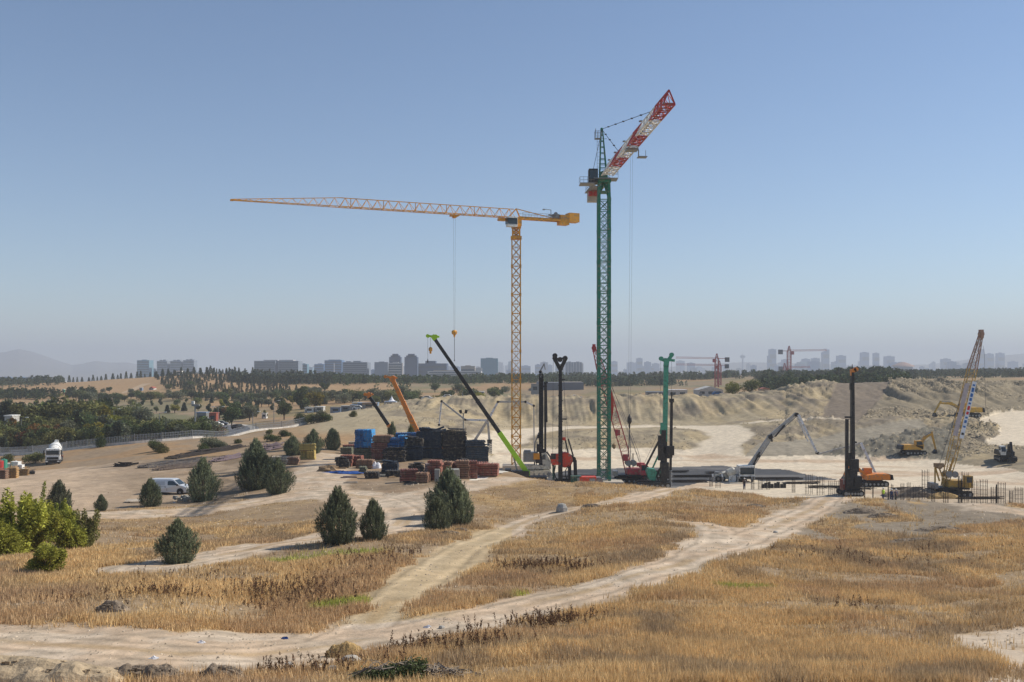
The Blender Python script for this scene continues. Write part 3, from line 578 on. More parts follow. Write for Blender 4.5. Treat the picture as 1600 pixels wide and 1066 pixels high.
# ---------------------------------------------------------------- piling rigs
def rig_tall_red():       # dark mast, red body
    Y = 163.; o = Vector(((878-CX)/F*Y, Y, PIT)); r = empty('drilling_rig', o, 0, 'dark drilling rig with a bright red body left of the green tower crane', 'drilling rig', 'drilling rigs in the building pit'); M = lambda: MB(o)
    A = lambda x, y, dy=0: at(x, y, Y)+Vector((0, dy, 0))
    a = M(); a.beam(A(875.5, 756), A(875.5, 575), .72, .8, w2=.5); 
    for i in range(22): a.box(A(875.5+(.8 if i % 2 else -.8), 570+i*8, -.3), (.62, .5, .14))
    a.box(A(880, 593), (.6, .3, .2)); a.box(A(881, 655), (.9, .3, .2)); a.build('mast', M_drk, r)
    a = M(); a.beam(A(875.5, 578), A(865, 558), .34, .6); a.beam(A(876, 577), A(884, 560), .34, .6); a.beam(A(866, 557), A(875, 564), .3, .3); a.beam(A(874, 561), A(884, 559), .25, .3)
    for x, y in ((867, 556), (883, 560), (875, 562)): a.lathe(A(x, y, -.3), A(x, y, .3), [(0, .42), (.5, .34), (1, .42)], 12)
    a.build('mast_head', M_drk, r)
    a = M(); a.tube(A(864.5, 560), A(863.5, 712), .025, 5); a.build('rope', M_cable, r)
    a = M(); a.tube(A(881, 575), A(884, 706), .022, 5); a.tube(A(879, 575), A(889, 706), .022, 5); a.build('rope', M_cable, r)
    a = M(); a.box(A(869, 716.5, .4), (1.7, 1.4, 1.5)); a.box(A(869, 724, .2), (1.5, 1.2, .5)); a.lathe(A(883, 719, -.2), A(883, 719, 1.6), [(0, 1.1), (.1, 1.25), (1, 1.25)], 20); a.build('body', M_rig, r)
    a = M(); a.box(A(864.5, 713, -.4), (.8, .3, .9)); a.build('hydraulic_unit', M_drk, r)
    a = M(); a.prism([(q.x, q.z) for q in (A(879, 709), A(889, 709), A(900, 716), A(901, 724), A(893, 722), A(889, 716), A(879, 714))], Y+.4, Y+1.4)
    for x0, x1 in ((890, 891), (899, 900)): a.beam(A(x0, 720, 1), A(x1, 750, 1), .55, .7)
    a.build('support_frame', M_drk, r)
    for x0, x1 in ((883, 889), (888, 896)):
        MB(o).tube(A(x0, 686, .3), A(x1, 713, .6), .13, 8).build('back_stay', M_drk, r)
    a = M(); a.box(A(881, 686, .1), (.6, .5, .5)); a.build('bracket', M_rig, r)
    for x in (865, 875): MB(o).beam(A(x, 726, .3), A(x, 750, .3), .38, .5).build('leg', M_dgrn if x < 870 else M_drk, r)
    for pts in ([(868, 727), (866, 738), (868, 746), (872, 750)], [(888, 727), (883, 736), (884, 745), (888, 752)]): M().line([A(x, y, -.2) for x, y in pts], .08, 6).build('hose', M_blk, r)
    tracks(r, o, (o.x+1.4, Y+1.2, PIT), 5, .7, 3.0, .9)
rig_tall_red()
def rig_twin():
    Y = 178.; o = Vector(((838-CX)/F*Y, Y, PIT)); r = empty('drilling_rig', o, 0, 'white and orange drilling rig with a slim twin black mast, leftmost of the rigs', 'drilling rig', 'drilling rigs in the building pit'); M = lambda: MB(o)
    A = lambda x, y, dy=0: at(x, y, Y)+Vector((0, dy, 0))
    a = M(); a.lattice(A(845.5, 742), A(845.5, 585), .62, .6, 30, .17, .12, x=False, up=(0, 1, 0)); a.beam(A(845.5, 740, .2), A(845.5, 590, .2), .42, .3); a.build('mast', M_drk, r)
    a = M(); a.tube(A(852, 730), A(852, 597), .2, 8); a.tube(A(854.5, 660), A(853.5, 596), .13, 8); a.beam(A(850, 598), A(856, 598), .25); a.box(A(851, 604), (.8, .4, .3)); a.build('kelly_bar', M_drk, r)
    a = M(); a.beam(A(845, 590), A(844, 580), .5, .6); a.beam(A(843, 582), A(850, 569), .22); a.beam(A(850, 568), A(852, 578), .16); a.lathe(A(844.5, 581, -.3), A(844.5, 581, .3), [(0, .3), (1, .3)], 10); a.build('mast_head', M_gry, r)
    a = M(); a.box(A(843, 700, -.4), (1.0, .9, 1.4)); a.box(A(841.5, 682, -.4), (.5, .5, .6)); a.box(A(842, 718, -.4), (1.2, 1.0, 1.2)); a.box(A(850, 712, -.2), (.6, .6, 2.4)); a.build('rotary_drive', M_drk, r)
    M().line([A(835, 735), A(836, 692), A(842, 676)], .12, 6).build('hose', M_gry, r); M().line([A(838, 735), A(839, 690)], .08, 6).build('hose', M_gry, r)
    a = M(); a.box(A(829, 714, .6), (2.6, 2.6, 1.7)); a.box(A(824, 707, .3), (1.2, 1.5, .8)); a.build('engine_house', M_gry, r)
    a = M(); a.box(A(838.2, 712.5, -.85), (1.1, .2, 1.1)); a.build('side_panel', P_('orange_panel', (.75, .3, .02), dirt=None), r)
    a = M(); a.prism([(q.x, q.z) for q in (A(846, 708), A(853, 707), A(861, 722), A(860, 728), A(848, 728))], Y-.9, Y+.6); cb = a.build('cab', M_cream, r)
    a = M(); a.box(A(849.5, 714, -.95), (.55, .06, .8)); a.build('window', M_glass, cb)
    a = M(); a.line([A(854, 706), A(860, 714), A(864, 728)], .18, 6); a.build('arm', M_drk, r)
    a = M(); a.box(A(838, 729.5, .2), (5.2, 2.4, .7)); a.build('chassis', M_cream, r)
    tracks(r, o, (o.x, Y+.2, PIT), 5.4, .8, 3.2, 1.1, m=M_cream)
rig_twin()
def rig_green():
    Y = 160.; o = Vector(((1036-CX)/F*Y, Y, PIT)); r = empty('drilling_rig', o, 0, 'drilling rig with a pale green mast, black foot and separate black kelly bar', 'drilling rig', 'drilling rigs in the building pit'); M = lambda: MB(o)
    A = lambda x, y, dy=0: at(x, y, Y)+Vector((0, dy, 0))
    a = M(); a.beam(A(1040.2, 690), A(1042.2, 572), .42, .6); a.beam(A(1036.8, 690), A(1038.6, 572), .3, .6); 
    for i in range(22): a.beam(A(1036.6+i*.1, 688-i*5.3), A(1041+i*.1, 688-i*5.3), .2, .4)
    a.box(A(1036, 668), (.8, .7, 1.5)); a.box(A(1034, 675), (.6, .6, .7)); a.build('mast', M_teal, r)
    a = M(); a.beam(A(1035.8, 755), A(1036.6, 672), .75, .8); a.beam(A(1040, 757), A(1040.4, 690), .35, .5); a.box(A(1038, 735, -.1), (1.3, 1.2, 2.6)); a.box(A(1032, 700, 0), (.8, .6, 4.0)); a.build('mast_foot', M_drk, r)
    a = M(); a.beam(A(1039, 562), A(1054, 563.5), .55, .4); a.beam(A(1042, 565), A(1050, 555), .5, .5); a.beam(A(1032.5, 561), A(1042, 565), .4, .5); a.beam(A(1040.5, 573), A(1042, 560), .8, .6)
    for x, y in ((1049.3, 554.5), (1033, 560.5)): a.lathe(A(x, y, -.3), A(x, y, .3), [(0, .36), (.5, .28), (1, .36)], 12)
    a.build('mast_head', M_teal, r)
    a = M(); a.beam(A(1048.2, 715), A(1049.3, 628), .46, .46, w2=.4); a.box(A(1049.3, 626), (.7, .6, .6)); a.tube(A(1049.4, 624), A(1049.5, 613), .1, 6); a.beam(A(1047.6, 735), A(1048, 714), .36); a.build('kelly_bar', M_drk, r)
    a = M(); a.tube(A(1047.4, 760), A(1047.6, 735), .16, 8)
    for k in range(10): a.lathe(A(1047.5, 757-k*2.3), A(1047.5, 756.3-k*2.3), [(0, .3), (1, .3)], 8)
    a.build('auger', M_gry, r)
    a = M(); a.box(A(1044, 703, 0), (1.6, .8, 1.2)); a.box(A(1047.3, 704, -.1), (1.1, 1.0, 1.5)); a.box(A(1045, 713, 0), (.7, .7, .7)); a.build('rotary_drive', M_drk, r)
    MB(o).beam(A(1030, 688), A(1008, 731), .3).build('back_stay', M_drk, r)
    MB(o).beam(A(1034, 700), A(1021, 732, .8), .22).build('back_stay', M_teal, r)
    a = M(); a.prism([(q.x, q.z) for q in (A(1011, 738), A(1013, 732), A(1024, 734), A(1030, 742), A(1024, 752), A(1015, 750))], Y+.2, Y+2.2); a.build('engine_house', M_teal, r)
    M().line([A(1030, 733), A(1026, 745), A(1029, 752)], .12, 6).build('hose', M_blk, r); M().line([A(1033, 726), A(1029, 738), A(1033, 750)], .1, 6).build('hose', M_blk, r)
    a = M(); a.tube(A(1032.5, 564), A(1031, 664), .02, 4); a.tube(A(1049.3, 557), A(1049.4, 614), .02, 4); a.tube(A(1035, 664), A(1005, 728), .02, 4); a.build('rope', M_cable, r)
    tracks(r, o, (A(1022, 700).x, Y+1.2, PIT), 5.2, .8, 3.0, .95, m=M_drk)
rig_green()
def rig_black():
    Y = 150.; o = Vector(((1330-CX)/F*Y, Y, PIT)); r = empty('drilling_rig', o, 0, 'tall black drilling rig with an orange mast tip in front of the orange excavator', 'drilling rig', 'drilling rigs in the building pit'); M = lambda: MB(o)
    A = lambda x, y, dy=0: at(x, y, Y)+Vector((0, dy, 0))
    a = M(); a.beam(A(1332.3, 772), A(1331.7, 582), .62, .7, w2=.42); a.tube(A(1331.6, 582), A(1331.6, 569), .13, 8, r2=.04); a.box(A(1330.5, 604), (.5, .5, 1.0)); a.build('mast', M_drk, r)
    a = M(); a.beam(A(1329.5, 580), A(1337, 578), .5, .55); a.lathe(A(1337, 577.5, -.25), A(1337, 577.5, .25), [(0, .36), (1, .36)], 12); a.box(A(1331.5, 583), (.5, .6, .8)); a.build('mast_head', M_org, r)
    a = M(); a.beam(A(1322.8, 765), A(1323.2, 655), .42, .45); a.beam(A(1320, 652), A(1329, 652), .25); a.build('kelly_bar', M_drk, r)
    a = M(); a.box(A(1333, 727, -.4), (1.2, .9, 1.9)); a.box(A(1331, 740, -.4), (1.1, 1, 1.2)); a.box(A(1328, 718), (.3, .4, 2)); a.box(A(1326, 745, -.3), (.9, .7, 2.4)); a.build('rotary_drive', M_drk, r)
    a = M(); a.bx(A(1317, 0).x, A(1322.5, 0).x, Y, Y+1.6, PIT+.8, PIT+2.4); a.build('counterweight', P_('rig_dull_red_paint', (.18, .04, .03), .7), r)
    a = M(); a.bx(A(1322.5, 0).x, A(1343, 0).x, Y-.3, Y+2, PIT+.6, PIT+2.3); a.box(A(1339, 752), (1.1, 1.4, 1.6)); a.build('body', M_drk, r)
    a = M(); a.tube(A(1318.5, 757), A(1318.5, 742), .1, 8); a.build('exhaust', M_gry, r)
    M().line([A(1325, 700), A(1321, 725), A(1324, 750)], .1, 6).build('hose', M_blk, r); M().line([A(1328, 712), A(1330, 735), A(1326, 755)], .09, 6).build('hose', M_blk, r)
    tracks(r, o, (o.x+.1, Y+.8, PIT), 3.2, .7, 2.6, .9, rz=0)
rig_black()
# ---------------------------------------------------------------- crawler cranes
def crawler(px, Y, label, pts, m, w0, dark, a_frame, banners=(), n=15, cabside=1):
    o = Vector(((px-CX)/F*Y, Y, PIT)); r = empty('crawler_crane', o, 0, label, 'crawler crane', 'crawler cranes in the building pit'); M = lambda: MB(o)
    A = lambda x, y, dy=0: at(x, y, Y)+Vector((0, dy, 0))
    p0, p1, p2, p3 = [A(*q) for q in pts]
    a = M(); a.lattice(p0, p1, .7, .7, 3, .10, .045, w2=w0, h2=w0*.8, x=False, up=(0, 1, 0)); a.lattice(p1, p2, w0, w0*.8, n, .085, .036, x=False, up=(0, 1, 0)); boom = a.build('boom', m, r)
    a = M(); a.lattice(p2, p3, w0, w0*.8, 5, .10, .045, w2=.45, h2=.4, x=True, up=(0, 1, 0)); a.lathe(p3+Vector((0, -.3, 0)), p3+Vector((0, .3, 0)), [(0, .4), (1, .4)], 12); a.box(p3, (.5, .7, 1.3)); a.build('boom_head', dark, r)
    for k, (t, side, mt) in enumerate(banners):
        d = (p2-p1); c0 = p1+d*t[0]; c1 = p1+d*t[1]; off = Vector((side*w0*.5, -w0*.55, 0)); b = M(); b.beam(c0+off, c1+off, .05, .62, up=(1, 0, 0)) if False else b.beam(c0+off, c1+off, .62, .05, up=(0, 1, 0)); bn = b.build('banner', mt, r)
        if side > 0:
            for kk, (ta, ln, mt2) in enumerate(((.05, .03, M_navy_l), (.11, .075, M_navy_l), (.21, .06, M_navy_l), (.29, .05, M_navy_l), (.37, .03, M_navy_l), (.43, .07, M_redl), (.53, .05, M_redl), (.62, .03, M_navy_l), (.68, .05, M_navy_l), (.78, .03, M_navy_l), (.9, .04, M_drk))):
                e = 1-ta; q0 = c0+(c1-c0)*(e-ln); q1 = c0+(c1-c0)*e; f2 = off+Vector((0, -.04, 0))
                b = M(); b.beam(q0+f2, q1+f2, .36, .03, up=(0, 1, 0)); b.build('letter', mt2, bn)
    for (xa, ya), (xb, yb) in a_frame[:2]: MB(o).beam(A(xa, ya), A(xb, yb), .2).build('mast_strut', m, r)
    (hx, hy) = a_frame[2]; a = M(); a.box(A(hx, hy), (1.3, .8, .6)); a.lathe(A(hx, hy+2, -.5), A(hx, hy+2, .5), [(0, .35), (1, .35)], 10); a.build('mast_head', m if m is M_red2 else M_brn, r)
    a = M(); a.tube(A(hx, hy), p3, .022, 4); a.tube(A(hx+1, hy), p3+Vector((.2, .3, 0)), .022, 4); a.tube(A(hx+2, hy+2), p0+Vector((0, .5, 0)), .03, 4); a.build('pendant', M_cable, r)
    zt = PIT+1.1; a = M(); a.bx(o.x-2.2, o.x+2.4, Y-1.4, Y+1.4, zt, zt+.3); a.build('deck', M_drk, r)
    a = M(); a.bx(o.x-.6, o.x+1.5, Y-1.0, Y+1.3, zt+.3, zt+1.3); a.build('engine_house', m, r)
    a = M(); a.bx(o.x-2.9, o.x-2.2, Y-1.2, Y+1.2, zt+.1, zt+.9); a.build('counterweight', M_gry, r)
    a = M(); a.bx(o.x+cabside*2.1-.55, o.x+cabside*2.1+.55, Y-1.9, Y-.9, zt+.3, zt+2.1); cb = a.build('cab', m, r)
    a = M(); a.bx(o.x+cabside*2.1-.42, o.x+cabside*2.1+.42, Y-1.93, Y-1.9, zt+1.1, zt+1.9); a.build('window', M_glass, cb)
    a = M()
    for x in (-.4, .5): a.lathe((o.x+x, Y-.8, zt+2.2), (o.x+x, Y+.8, zt+2.2), [(0, .5), (.1, .5), (.12, .35), (.88, .35), (.9, .5), (1, .5)], 12)
    a.build('winch_drum', M_gry, r)
    tracks(r, o, (o.x, Y, PIT), 5.2, .8, 3.4, .9)
    return r
M_navy_l = mat('sign_blue', (.02, .13, .40), .6, var=.05); M_redl = mat('sign_red', (.55, .03, .04), .6, var=.05); M_bwht = mat('banner_white', (.70, .74, .80), .7, var=.06); M_bgry = mat('banner_faded', (.45, .40, .42), .7, var=.15)
M_red2 = P_('crawler_red_paint', (.50, .05, .07)); M_yel2 = P_('crawler_yellow_paint', (.50, .30, .05)); M_rustdk = P_('boom_rusty_tip', (.33, .20, .15), .7)
rc_ = crawler(1484, 150, 'yellow crawler crane with a tall lattice boom carrying white lettered banners', [(1475, 762), (1487, 715), (1519, 577), (1533, 522)], M_yel2, 1.15, M_rustdk,
        (((1468, 752), (1461, 729)), ((1461, 729), (1468, 728)), (1467, 727)), (((.22, .86), .9, M_bwht), ((.25, .84), -.9, M_bgry)))
for (xa, ya), (xb, yb) in (((1478, 757), (1467, 731)), ((1461, 768), (1461, 731)), ((1477, 752), (1490, 715))): 
    c_ = at(xa, ya, 150); MB(rc_.location).beam(c_, at(xb, yb, 150), .18).build('mast_strut', M_yel2, rc_)
MB(rc_.location).line([at(1536, 540, 149.6), at(1538, 552, 149.6), at(1540, 640, 149.6)], .02).build('hoist_cable', M_cable, rc_)
rd_ = crawler(985, 168, 'red crawler crane leaning left behind the green mast with a red banner on its boom', [(983, 748), (976, 705), (938, 575), (928, 544)], M_red2, 1.3, M_red2,
        (((1004, 752), (1010, 727)), ((1010, 727), (1018, 736)), (1001, 726)), (), 15)
a = MB(rd_.location); n_ = 14; P = []
for i in range(n_+1):
    t = i/n_; w = 7.5*math.sin(math.pi*min(1, t*1.02))**.75; x = 951.5; y = 601+66*t
    P += [at(x, y, 167.4), at(x+w, y, 167.2)]
for i in range(n_): a.quad(P[2*i], P[2*i+1], P[2*i+3], P[2*i+2]); a.quad(P[2*i]+Vector((0,.06,0)), P[2*i+2]+Vector((0,.06,0)), P[2*i+3]+Vector((0,.06,0)), P[2*i+1]+Vector((0,.06,0)))
a.build('banner', M_banner, rd_)
for (x, y, s) in ((977, 715, .9), (965, 676, .8)): MB(rd_.location).box(at(x, y, 167.4), (s, .5, s*1.2)).build('pulley_block', M_red2, rd_)
for pts in ([(1000, 727), (992, 700), (955, 600)], [(1003, 728), (997, 705), (972, 640), (930, 550)]): MB(rd_.location).line([at(x, y, 168.6) for x, y in pts], .03).build('pendant', M_cable, rd_)
a = MB(rd_.location); a.lathe(at(959.5, 702, 166), at(959.5, 693, 166), [(0, .05), (.3, .3), (.8, .35), (1, .1)], 8); a.tube(at(959.5, 693, 166), at(957, 600, 166), .02, 4); a.build('hook_block', M_brn, rd_)
# ---------------------------------------------------------------- wheels and trucks
def wheel(r, o, c, rad, w, axis, hub=M_gry):
    ax = Vector(axis).normalized()*w/2; c = Vector(c); t = MB(o).lathe(c-ax, c+ax, [(0, rad*.82), (.12, rad*.97), (.5, rad), (.88, rad*.97), (1, rad*.82)], 20).build('wheel', M_blk, r, True)
    MB(o).lathe(c-ax*1.04, c+ax*1.04, [(0, rad*.28), (.03, rad*.55), (.97, rad*.55), (1, rad*.28)], 14).build('rim', hub, t)
# concrete pump truck with its placing boom
def pump_truck():
    Y = 170.; o = Vector(((1150-CX)/F*Y, Y, PIT)); r = empty('concrete_pump_truck', o, 0, 'white concrete pump truck with its long grey folding boom raised', 'pump truck'); M = lambda: MB(o)
    A = lambda x, y, dy=0: at(x, y, Y)+Vector((0, dy, 0)); s = Y/F
    x0, x1 = A(1152, 0).x, A(1176, 0).x
    a = M(); a.bx(x0, x1, Y-1.6, Y+.6, PIT+.55, PIT+2.75); cb = a.build('cab', M_wht, r); a = M(); a.bx(x0+.15, x1-.1, Y-1.65, Y-1.6, PIT+1.3, PIT+2.45); a.build('windscreen', M_glass, cb)
    a = M(); a.bx(x0+.1, x1-.1, Y-1.66, Y-1.6, PIT+.6, PIT+.95); a.build('bumper', M_drk, cb)
    a = M(); a.beam(A(1118, 740, .6), A(1160, 745, .6), 1.2, .6); a.build('chassis', M_gry, r)
    a = M(); a.prism([(q.x, q.z) for q in (A(1117, 748), A(1117, 742), A(1136, 737), A(1140, 748))], Y-.5, Y+1.4); a.build('hopper', M_cream, r)
    a = M(); a.lathe(A(1134, 740, -.8), A(1147, 734, -.8), [(0, .5), (.2, .7), (.8, .7), (1, .5)], 14); a.build('water_tank', M_cream, r)
    a = M(); a.box(A(1142, 747, -.9), (1.2, .8, 1.3)); a.build('side_box', M_wht, r)
    a = M(); a.lathe(A(1160, 752, 0), A(1160, 741, 0), [(0, .8), (.6, .75), (1, .5)], 14); a.build('turret', M_drk, r)
    for (xa, dy) in ((1112, -2.2), (1126, -2.6), (1150, -2.4), (1172, -2.2)): a = M(); a.beam(A(xa, 741, dy+1.6), A(xa-2, 744, dy), .25); a.beam(A(xa-2, 744, dy), (A(xa-2, 0).x, Y+dy, PIT), .18); a.build('outrigger', M_gry, r)
    for xa in (1120, 1127, 1146): wheel(r, o, (A(xa, 0).x, Y-1.1, PIT+.5), .5, .35, (0, 1, 0))
    for xa in (1156, 1172): wheel(r, o, (A(xa, 0).x, Y-1.5, PIT+.5), .5, .35, (1, 0, 0))
    secs = [((1162, 743), (1203, 682), .78, .6, M_bg), ((1203, 682), (1243, 647), .55, .42, M_bg), ((1246, 648), (1275, 707), .42, .3, M_bw), ((1245, 652), (1262, 690), .22, .16, M_bw), ((1278, 709), (1336, 691), .24, .22, M_bg), ((1337, 691), (1372, 766), .40, .26, M_bw)]
    for i, (p_, q_, w0, w1, mm) in enumerate(secs): 
        dy = (0, 0, -.5, -.2, -.4, -2.5)[i]; dz = (0, 0, -.5, -.2, -2.5, -3.0)[i]; a = M(); a.beam(A(*p_, dy), A(*q_, dz), w0, w0, up=(0, 1, 0), w2=w1, h2=w1); st = a.build('boom_section', mm, r)
        if w0 > .5:
            b = M(); off = Vector((.5*w0, -.45, -.3)); b.line([A(*p_, dy)+off, A(*q_, dz)+off*.8], .08, 6); b.build('delivery_pipe', M_gry, st)
    for (x, y, sz) in ((1203, 683, 1.0), (1244, 648, .9), (1277, 708, .6), (1184, 712, .8), (1336, 691, .4)): MB(o).lathe(A(x, y, -.5), A(x, y, .4), [(0, sz*.4), (1, sz*.4)], 10).build('joint', M_drk, r)
    for p_, q_ in (((1172, 735), (1186, 706)), ((1205, 690), (1204, 678)), ((1210, 682), (1225, 664))): MB(o).beam(A(*p_, -.5), A(*q_, -.5), .22).build('cylinder', M_drk, r)
M_bg = P_('pump_boom_grey', (.42, .41, .39), .6); M_bw = P_('pump_boom_white', (.62, .64, .68), .5)
pump_truck()
def placing_boom(label, colx, coly, Y, pts, ws):
    o = Vector(((colx-CX)/F*Y, Y, PIT)); o.z = Hs(o.x, Y); r = empty('concrete_placing_boom', o, 0, label, 'placing boom', 'concrete placing booms behind the stacks'); A = lambda x, y: at(x, y, Y)
    MB(o).lattice(o, A(colx, coly), .9, .9, 6, .12, .06, up=(0, 1, 0)).build('column', M_gry, r); MB(o).lathe(A(colx, coly+3), A(colx, coly-3), [(0, .5), (1, .6)], 12).build('turret', M_drk, r)
    for i in range(len(pts)-1):
        a = MB(o); a.beam(A(*pts[i]), A(*pts[i+1]), ws[i], ws[i], up=(0, 1, 0), w2=ws[i+1], h2=ws[i+1]); a.build('boom_section', M_bg if i % 2 == 0 else M_bw, r)
        MB(o).lathe(A(*pts[i+1])+Vector((0, -.35, 0)), A(*pts[i+1])+Vector((0, .35, 0)), [(0, .26), (1, .26)], 10).build('joint', M_drk, r)
placing_boom('grey placing boom folded level across the orange mast of the yellow crane', 742, 690, 205, [(742, 688), (765, 652), (778, 628), (821, 628), (834, 634), (835, 742)], [.55, .5, .42, .36, .26, .2])
placing_boom('pale placing boom folded down in a hook shape left of the lime boom', 765, 690, 215, [(765, 690), (762, 657), (727, 656), (690, 627), (686, 664)], [.5, .45, .4, .35, .22])
# ---------------------------------------------------------------- excavators
def excavator(px, Y, label, rz, m, arm, s=1.0, z=None, cabc=None):
    zz = PIT if z is None else z; o = Vector(((px-CX)/F*Y, Y, zz)); r = empty('excavator', o, rz, label, 'excavator', 'excavators working around the pit'); r.scale = (s, s, s)
    O = Vector((0, 0, 0)); tracks(r, O, O, 4.4, .6, 2.6, .95)
    MB().bx(-.9, .9, -.8, .8, .4, 1.05).build('undercarriage', M_drk, r)
    MB().prism([(-2.7, 1.1), (1.5, 1.1), (1.5, 1.9), (-.3, 2.15), (-2.2, 2.15), (-2.7, 1.8)], -1.3, 1.3).build('body', m, r)
    MB().prism([(-3.1, 1.15), (-2.5, 1.15), (-2.5, 2.1), (-2.95, 2.0)], -1.3, 1.3).build('counterweight', M_drk if cabc is None else m, r)
    cb = MB().prism([(.0, 1.9), (1.6, 1.2), (1.75, 2.0), (1.35, 3.0), (.0, 3.0)], -1.3, -.35).build('cab', cabc or m, r)
    MB().prism([(.15, 2.1), (1.5, 2.1), (1.25, 2.85), (.15, 2.85)], -1.33, -1.30).build('window', M_glass, cb); MB().box((1.62, -.82, 2.35), (.05, .8, .95), Matrix.Rotation(R(-20), 3, 'Y')).build('window', M_glass, cb)
    p0, p1, p2, p3 = [Vector((x, .25, z)) for x, z in arm]
    mid = p0*.45+p1*.55+Vector((-.1, 0, .55)); a = MB(); a.beam(p0, mid, .45, .55, up=(0, 1, 0), w2=.5, h2=.7); a.beam(mid, p1, .5, .7, up=(0, 1, 0), w2=.35, h2=.4); a.lathe(mid+Vector((0, -.28, 0)), mid+Vector((0, .28, 0)), [(0, .34), (1, .34)], 10); a.build('boom', m, r)
    MB().beam(p1+(p1-p2).normalized()*.5, p2, .34, .45, up=(0, 1, 0), w2=.26, h2=.28).build('arm', m, r)
    MB().beam(Vector((.9, .25, 1.3)), mid+Vector((0, 0, -.3)), .2).build('cylinder', M_gry, r); MB().beam(mid+Vector((0, 0, .3)), p1+(p1-p2).normalized()*.5, .16).build('cylinder', M_gry, r)
    d = (p3-p2); n = Vector((-d.z, 0, d.x)).normalized()*.6
    MB().prism([(q.x, q.z) for q in (p2, p2+d*.6+n*.9, p3+n*.3, p3-n*.2, p2-n*.25)], -.35, .85).build('bucket', M_drk, r)
    return r
excavator(1364, 163, 'orange excavator with arched boom parked behind the black drilling rig', R(180), M_org, [(1.2, 1.7), (4.4, 3.3), (5.2, 1.6), (5.0, .8)], .95)
excavator(1427, 208, 'yellow excavator digging at the foot of the dark cut bank', R(0), P_('excavator_yellow_paint', (.62, .32, .04)), [(1.0, 1.6), (4.0, 4.3), (4.8, 1.0), (4.2, .3)], 1.0, z=Hs((1427-CX)/F*208, 208.))
bz = Hs((1512-CX)/F*262, 262.)
excavator(1512, 262, 'yellow excavator on the upper bench behind the yellow crawler crane boom', R(180), P_('excavator_ochre_paint', (.62, .36, .05)), [(1.0, 1.6), (6.0, 3.0), (7.2, .9), (6.8, .2)], 1.25, z=bz+.2)
excavator(1571, 190, 'small excavator with a white cab facing the viewer in the rubble at the right edge', R(-100), M_drk, [(1.0, 1.6), (2.6, 3.4), (3.6, .9), (3.0, .2)], .95, z=Hs((1571-CX)/F*190, 190.)+.1, cabc=M_wht)
# ---------------------------------------------------------------- mixer truck
def mixer():
    Y = 193.; X = (85-CX)/F*Y; o = Vector((X, Y, Hs(X, Y))); r = empty('mixer_truck', o, R(20), 'white concrete mixer truck driving towards the viewer on the left', 'mixer truck'); O = Vector((0, 0, 0))
    # local: -y is forward
    MB().prism([(0, 0)]*0 or [(-1.25, .95), (1.25, .95), (1.25, 2.9), (1.15, 3.05), (-1.15, 3.05), (-1.25, 2.9)], -3.9, -2.0).build('cab', M_wht, r)
    cb = MB().prism([(-1.13, 1.95), (1.13, 1.95), (1.1, 2.75), (-1.1, 2.75)], -3.96, -3.9).build('windscreen', M_glass, r)
    MB().bx(-1.0, 1.0, -3.97, -3.9, 1.05, 1.5).build('grille', M_drk, r); MB().bx(-1.26, 1.26, -4.1, -3.7, .4, .92).build('bumper', M_drk, r)
    for s in (-1, 1):
        MB().bx(s*1.0-.2, s*1.0+.2, -4.14, -4.1, .6, .8).build('headlight', M_lamp, r)
        a = MB(); a.beam((s*1.25, -3.8, 2.75), (s*1.5, -3.85, 2.75), .06); a.bx(min(s*1.42, s*1.62), max(s*1.42, s*1.62), -3.9, -3.75, 1.95, 2.8); a.build('mirror', M_drk, r)
        MB().bx(min(s*1.252, s*1.27), max(s*1.252, s*1.27), -3.6, -2.6, 1.9, 2.7).build('window', M_glass, r)
        MB().bx(min(s*.7, s*1.25), max(s*.7, s*1.25), 4.2, 4.5, .8, 1.1).build('tail_lamp', M_red, r)
    MB().bx(-.5, .5, -3.5, 5.0, .75, 1.1).build('chassis', M_drk, r)
    d = MB().lathe((0, -1.9, 2.05), (0, 4.6, 3.3), [(0, .55), (.04, .85), (.3, 1.2), (.55, 1.22), (.85, .85), (1, .5)], 24).build('drum', M_wht, r, True)
    MB().lathe((0, .2, 2.45), (0, .3, 2.47), [(0, 1.25), (1, 1.25)], 24).build('drum_ring', M_gry, d)
    a = MB(); a.bx(-1.1, 1.1, -1.95, -1.5, 1.1, 2.0); a.beam((-.9, 4.4, 1.1), (-.9, 4.4, 3.2), .15); a.beam((.9, 4.4, 1.1), (.9, 4.4, 3.2), .15); a.build('drum_support', M_gry, r)
    a = MB(); a.prism([(-.5, 3.3), (.5, 3.3), (.3, 4.2), (-.3, 4.2)], 4.5, 5.1); a.build('hopper', M_wht, r)
    a = MB(); a.beam((1.1, 3.4, 1.0), (1.1, 4.0, 3.4), .06); a.beam((1.1, 3.8, 1.0), (1.1, 4.4, 3.4), .06)
    for k in range(7): a.beam((1.1, 3.45+k*.08, 1.2+k*.32), (1.1, 3.85+k*.08, 1.2+k*.32), .05)
    a.build('ladder', M_gry, r)
    MB().bx(1.0, 1.25, -1.2, .6, .6, 1.2).build('fuel_tank', M_gry, r); MB().beam((.3, 5.0, 2.2), (1.1, 5.6, 1.3), .4, .12).build('chute', M_gry, r)
    for y in (-3.1, -1.3, 2.2, 3.6):
        for s in (-1, 1): wheel(r, O, (s*1.08, y, .52), .52, .34, (1, 0, 0))
mixer()
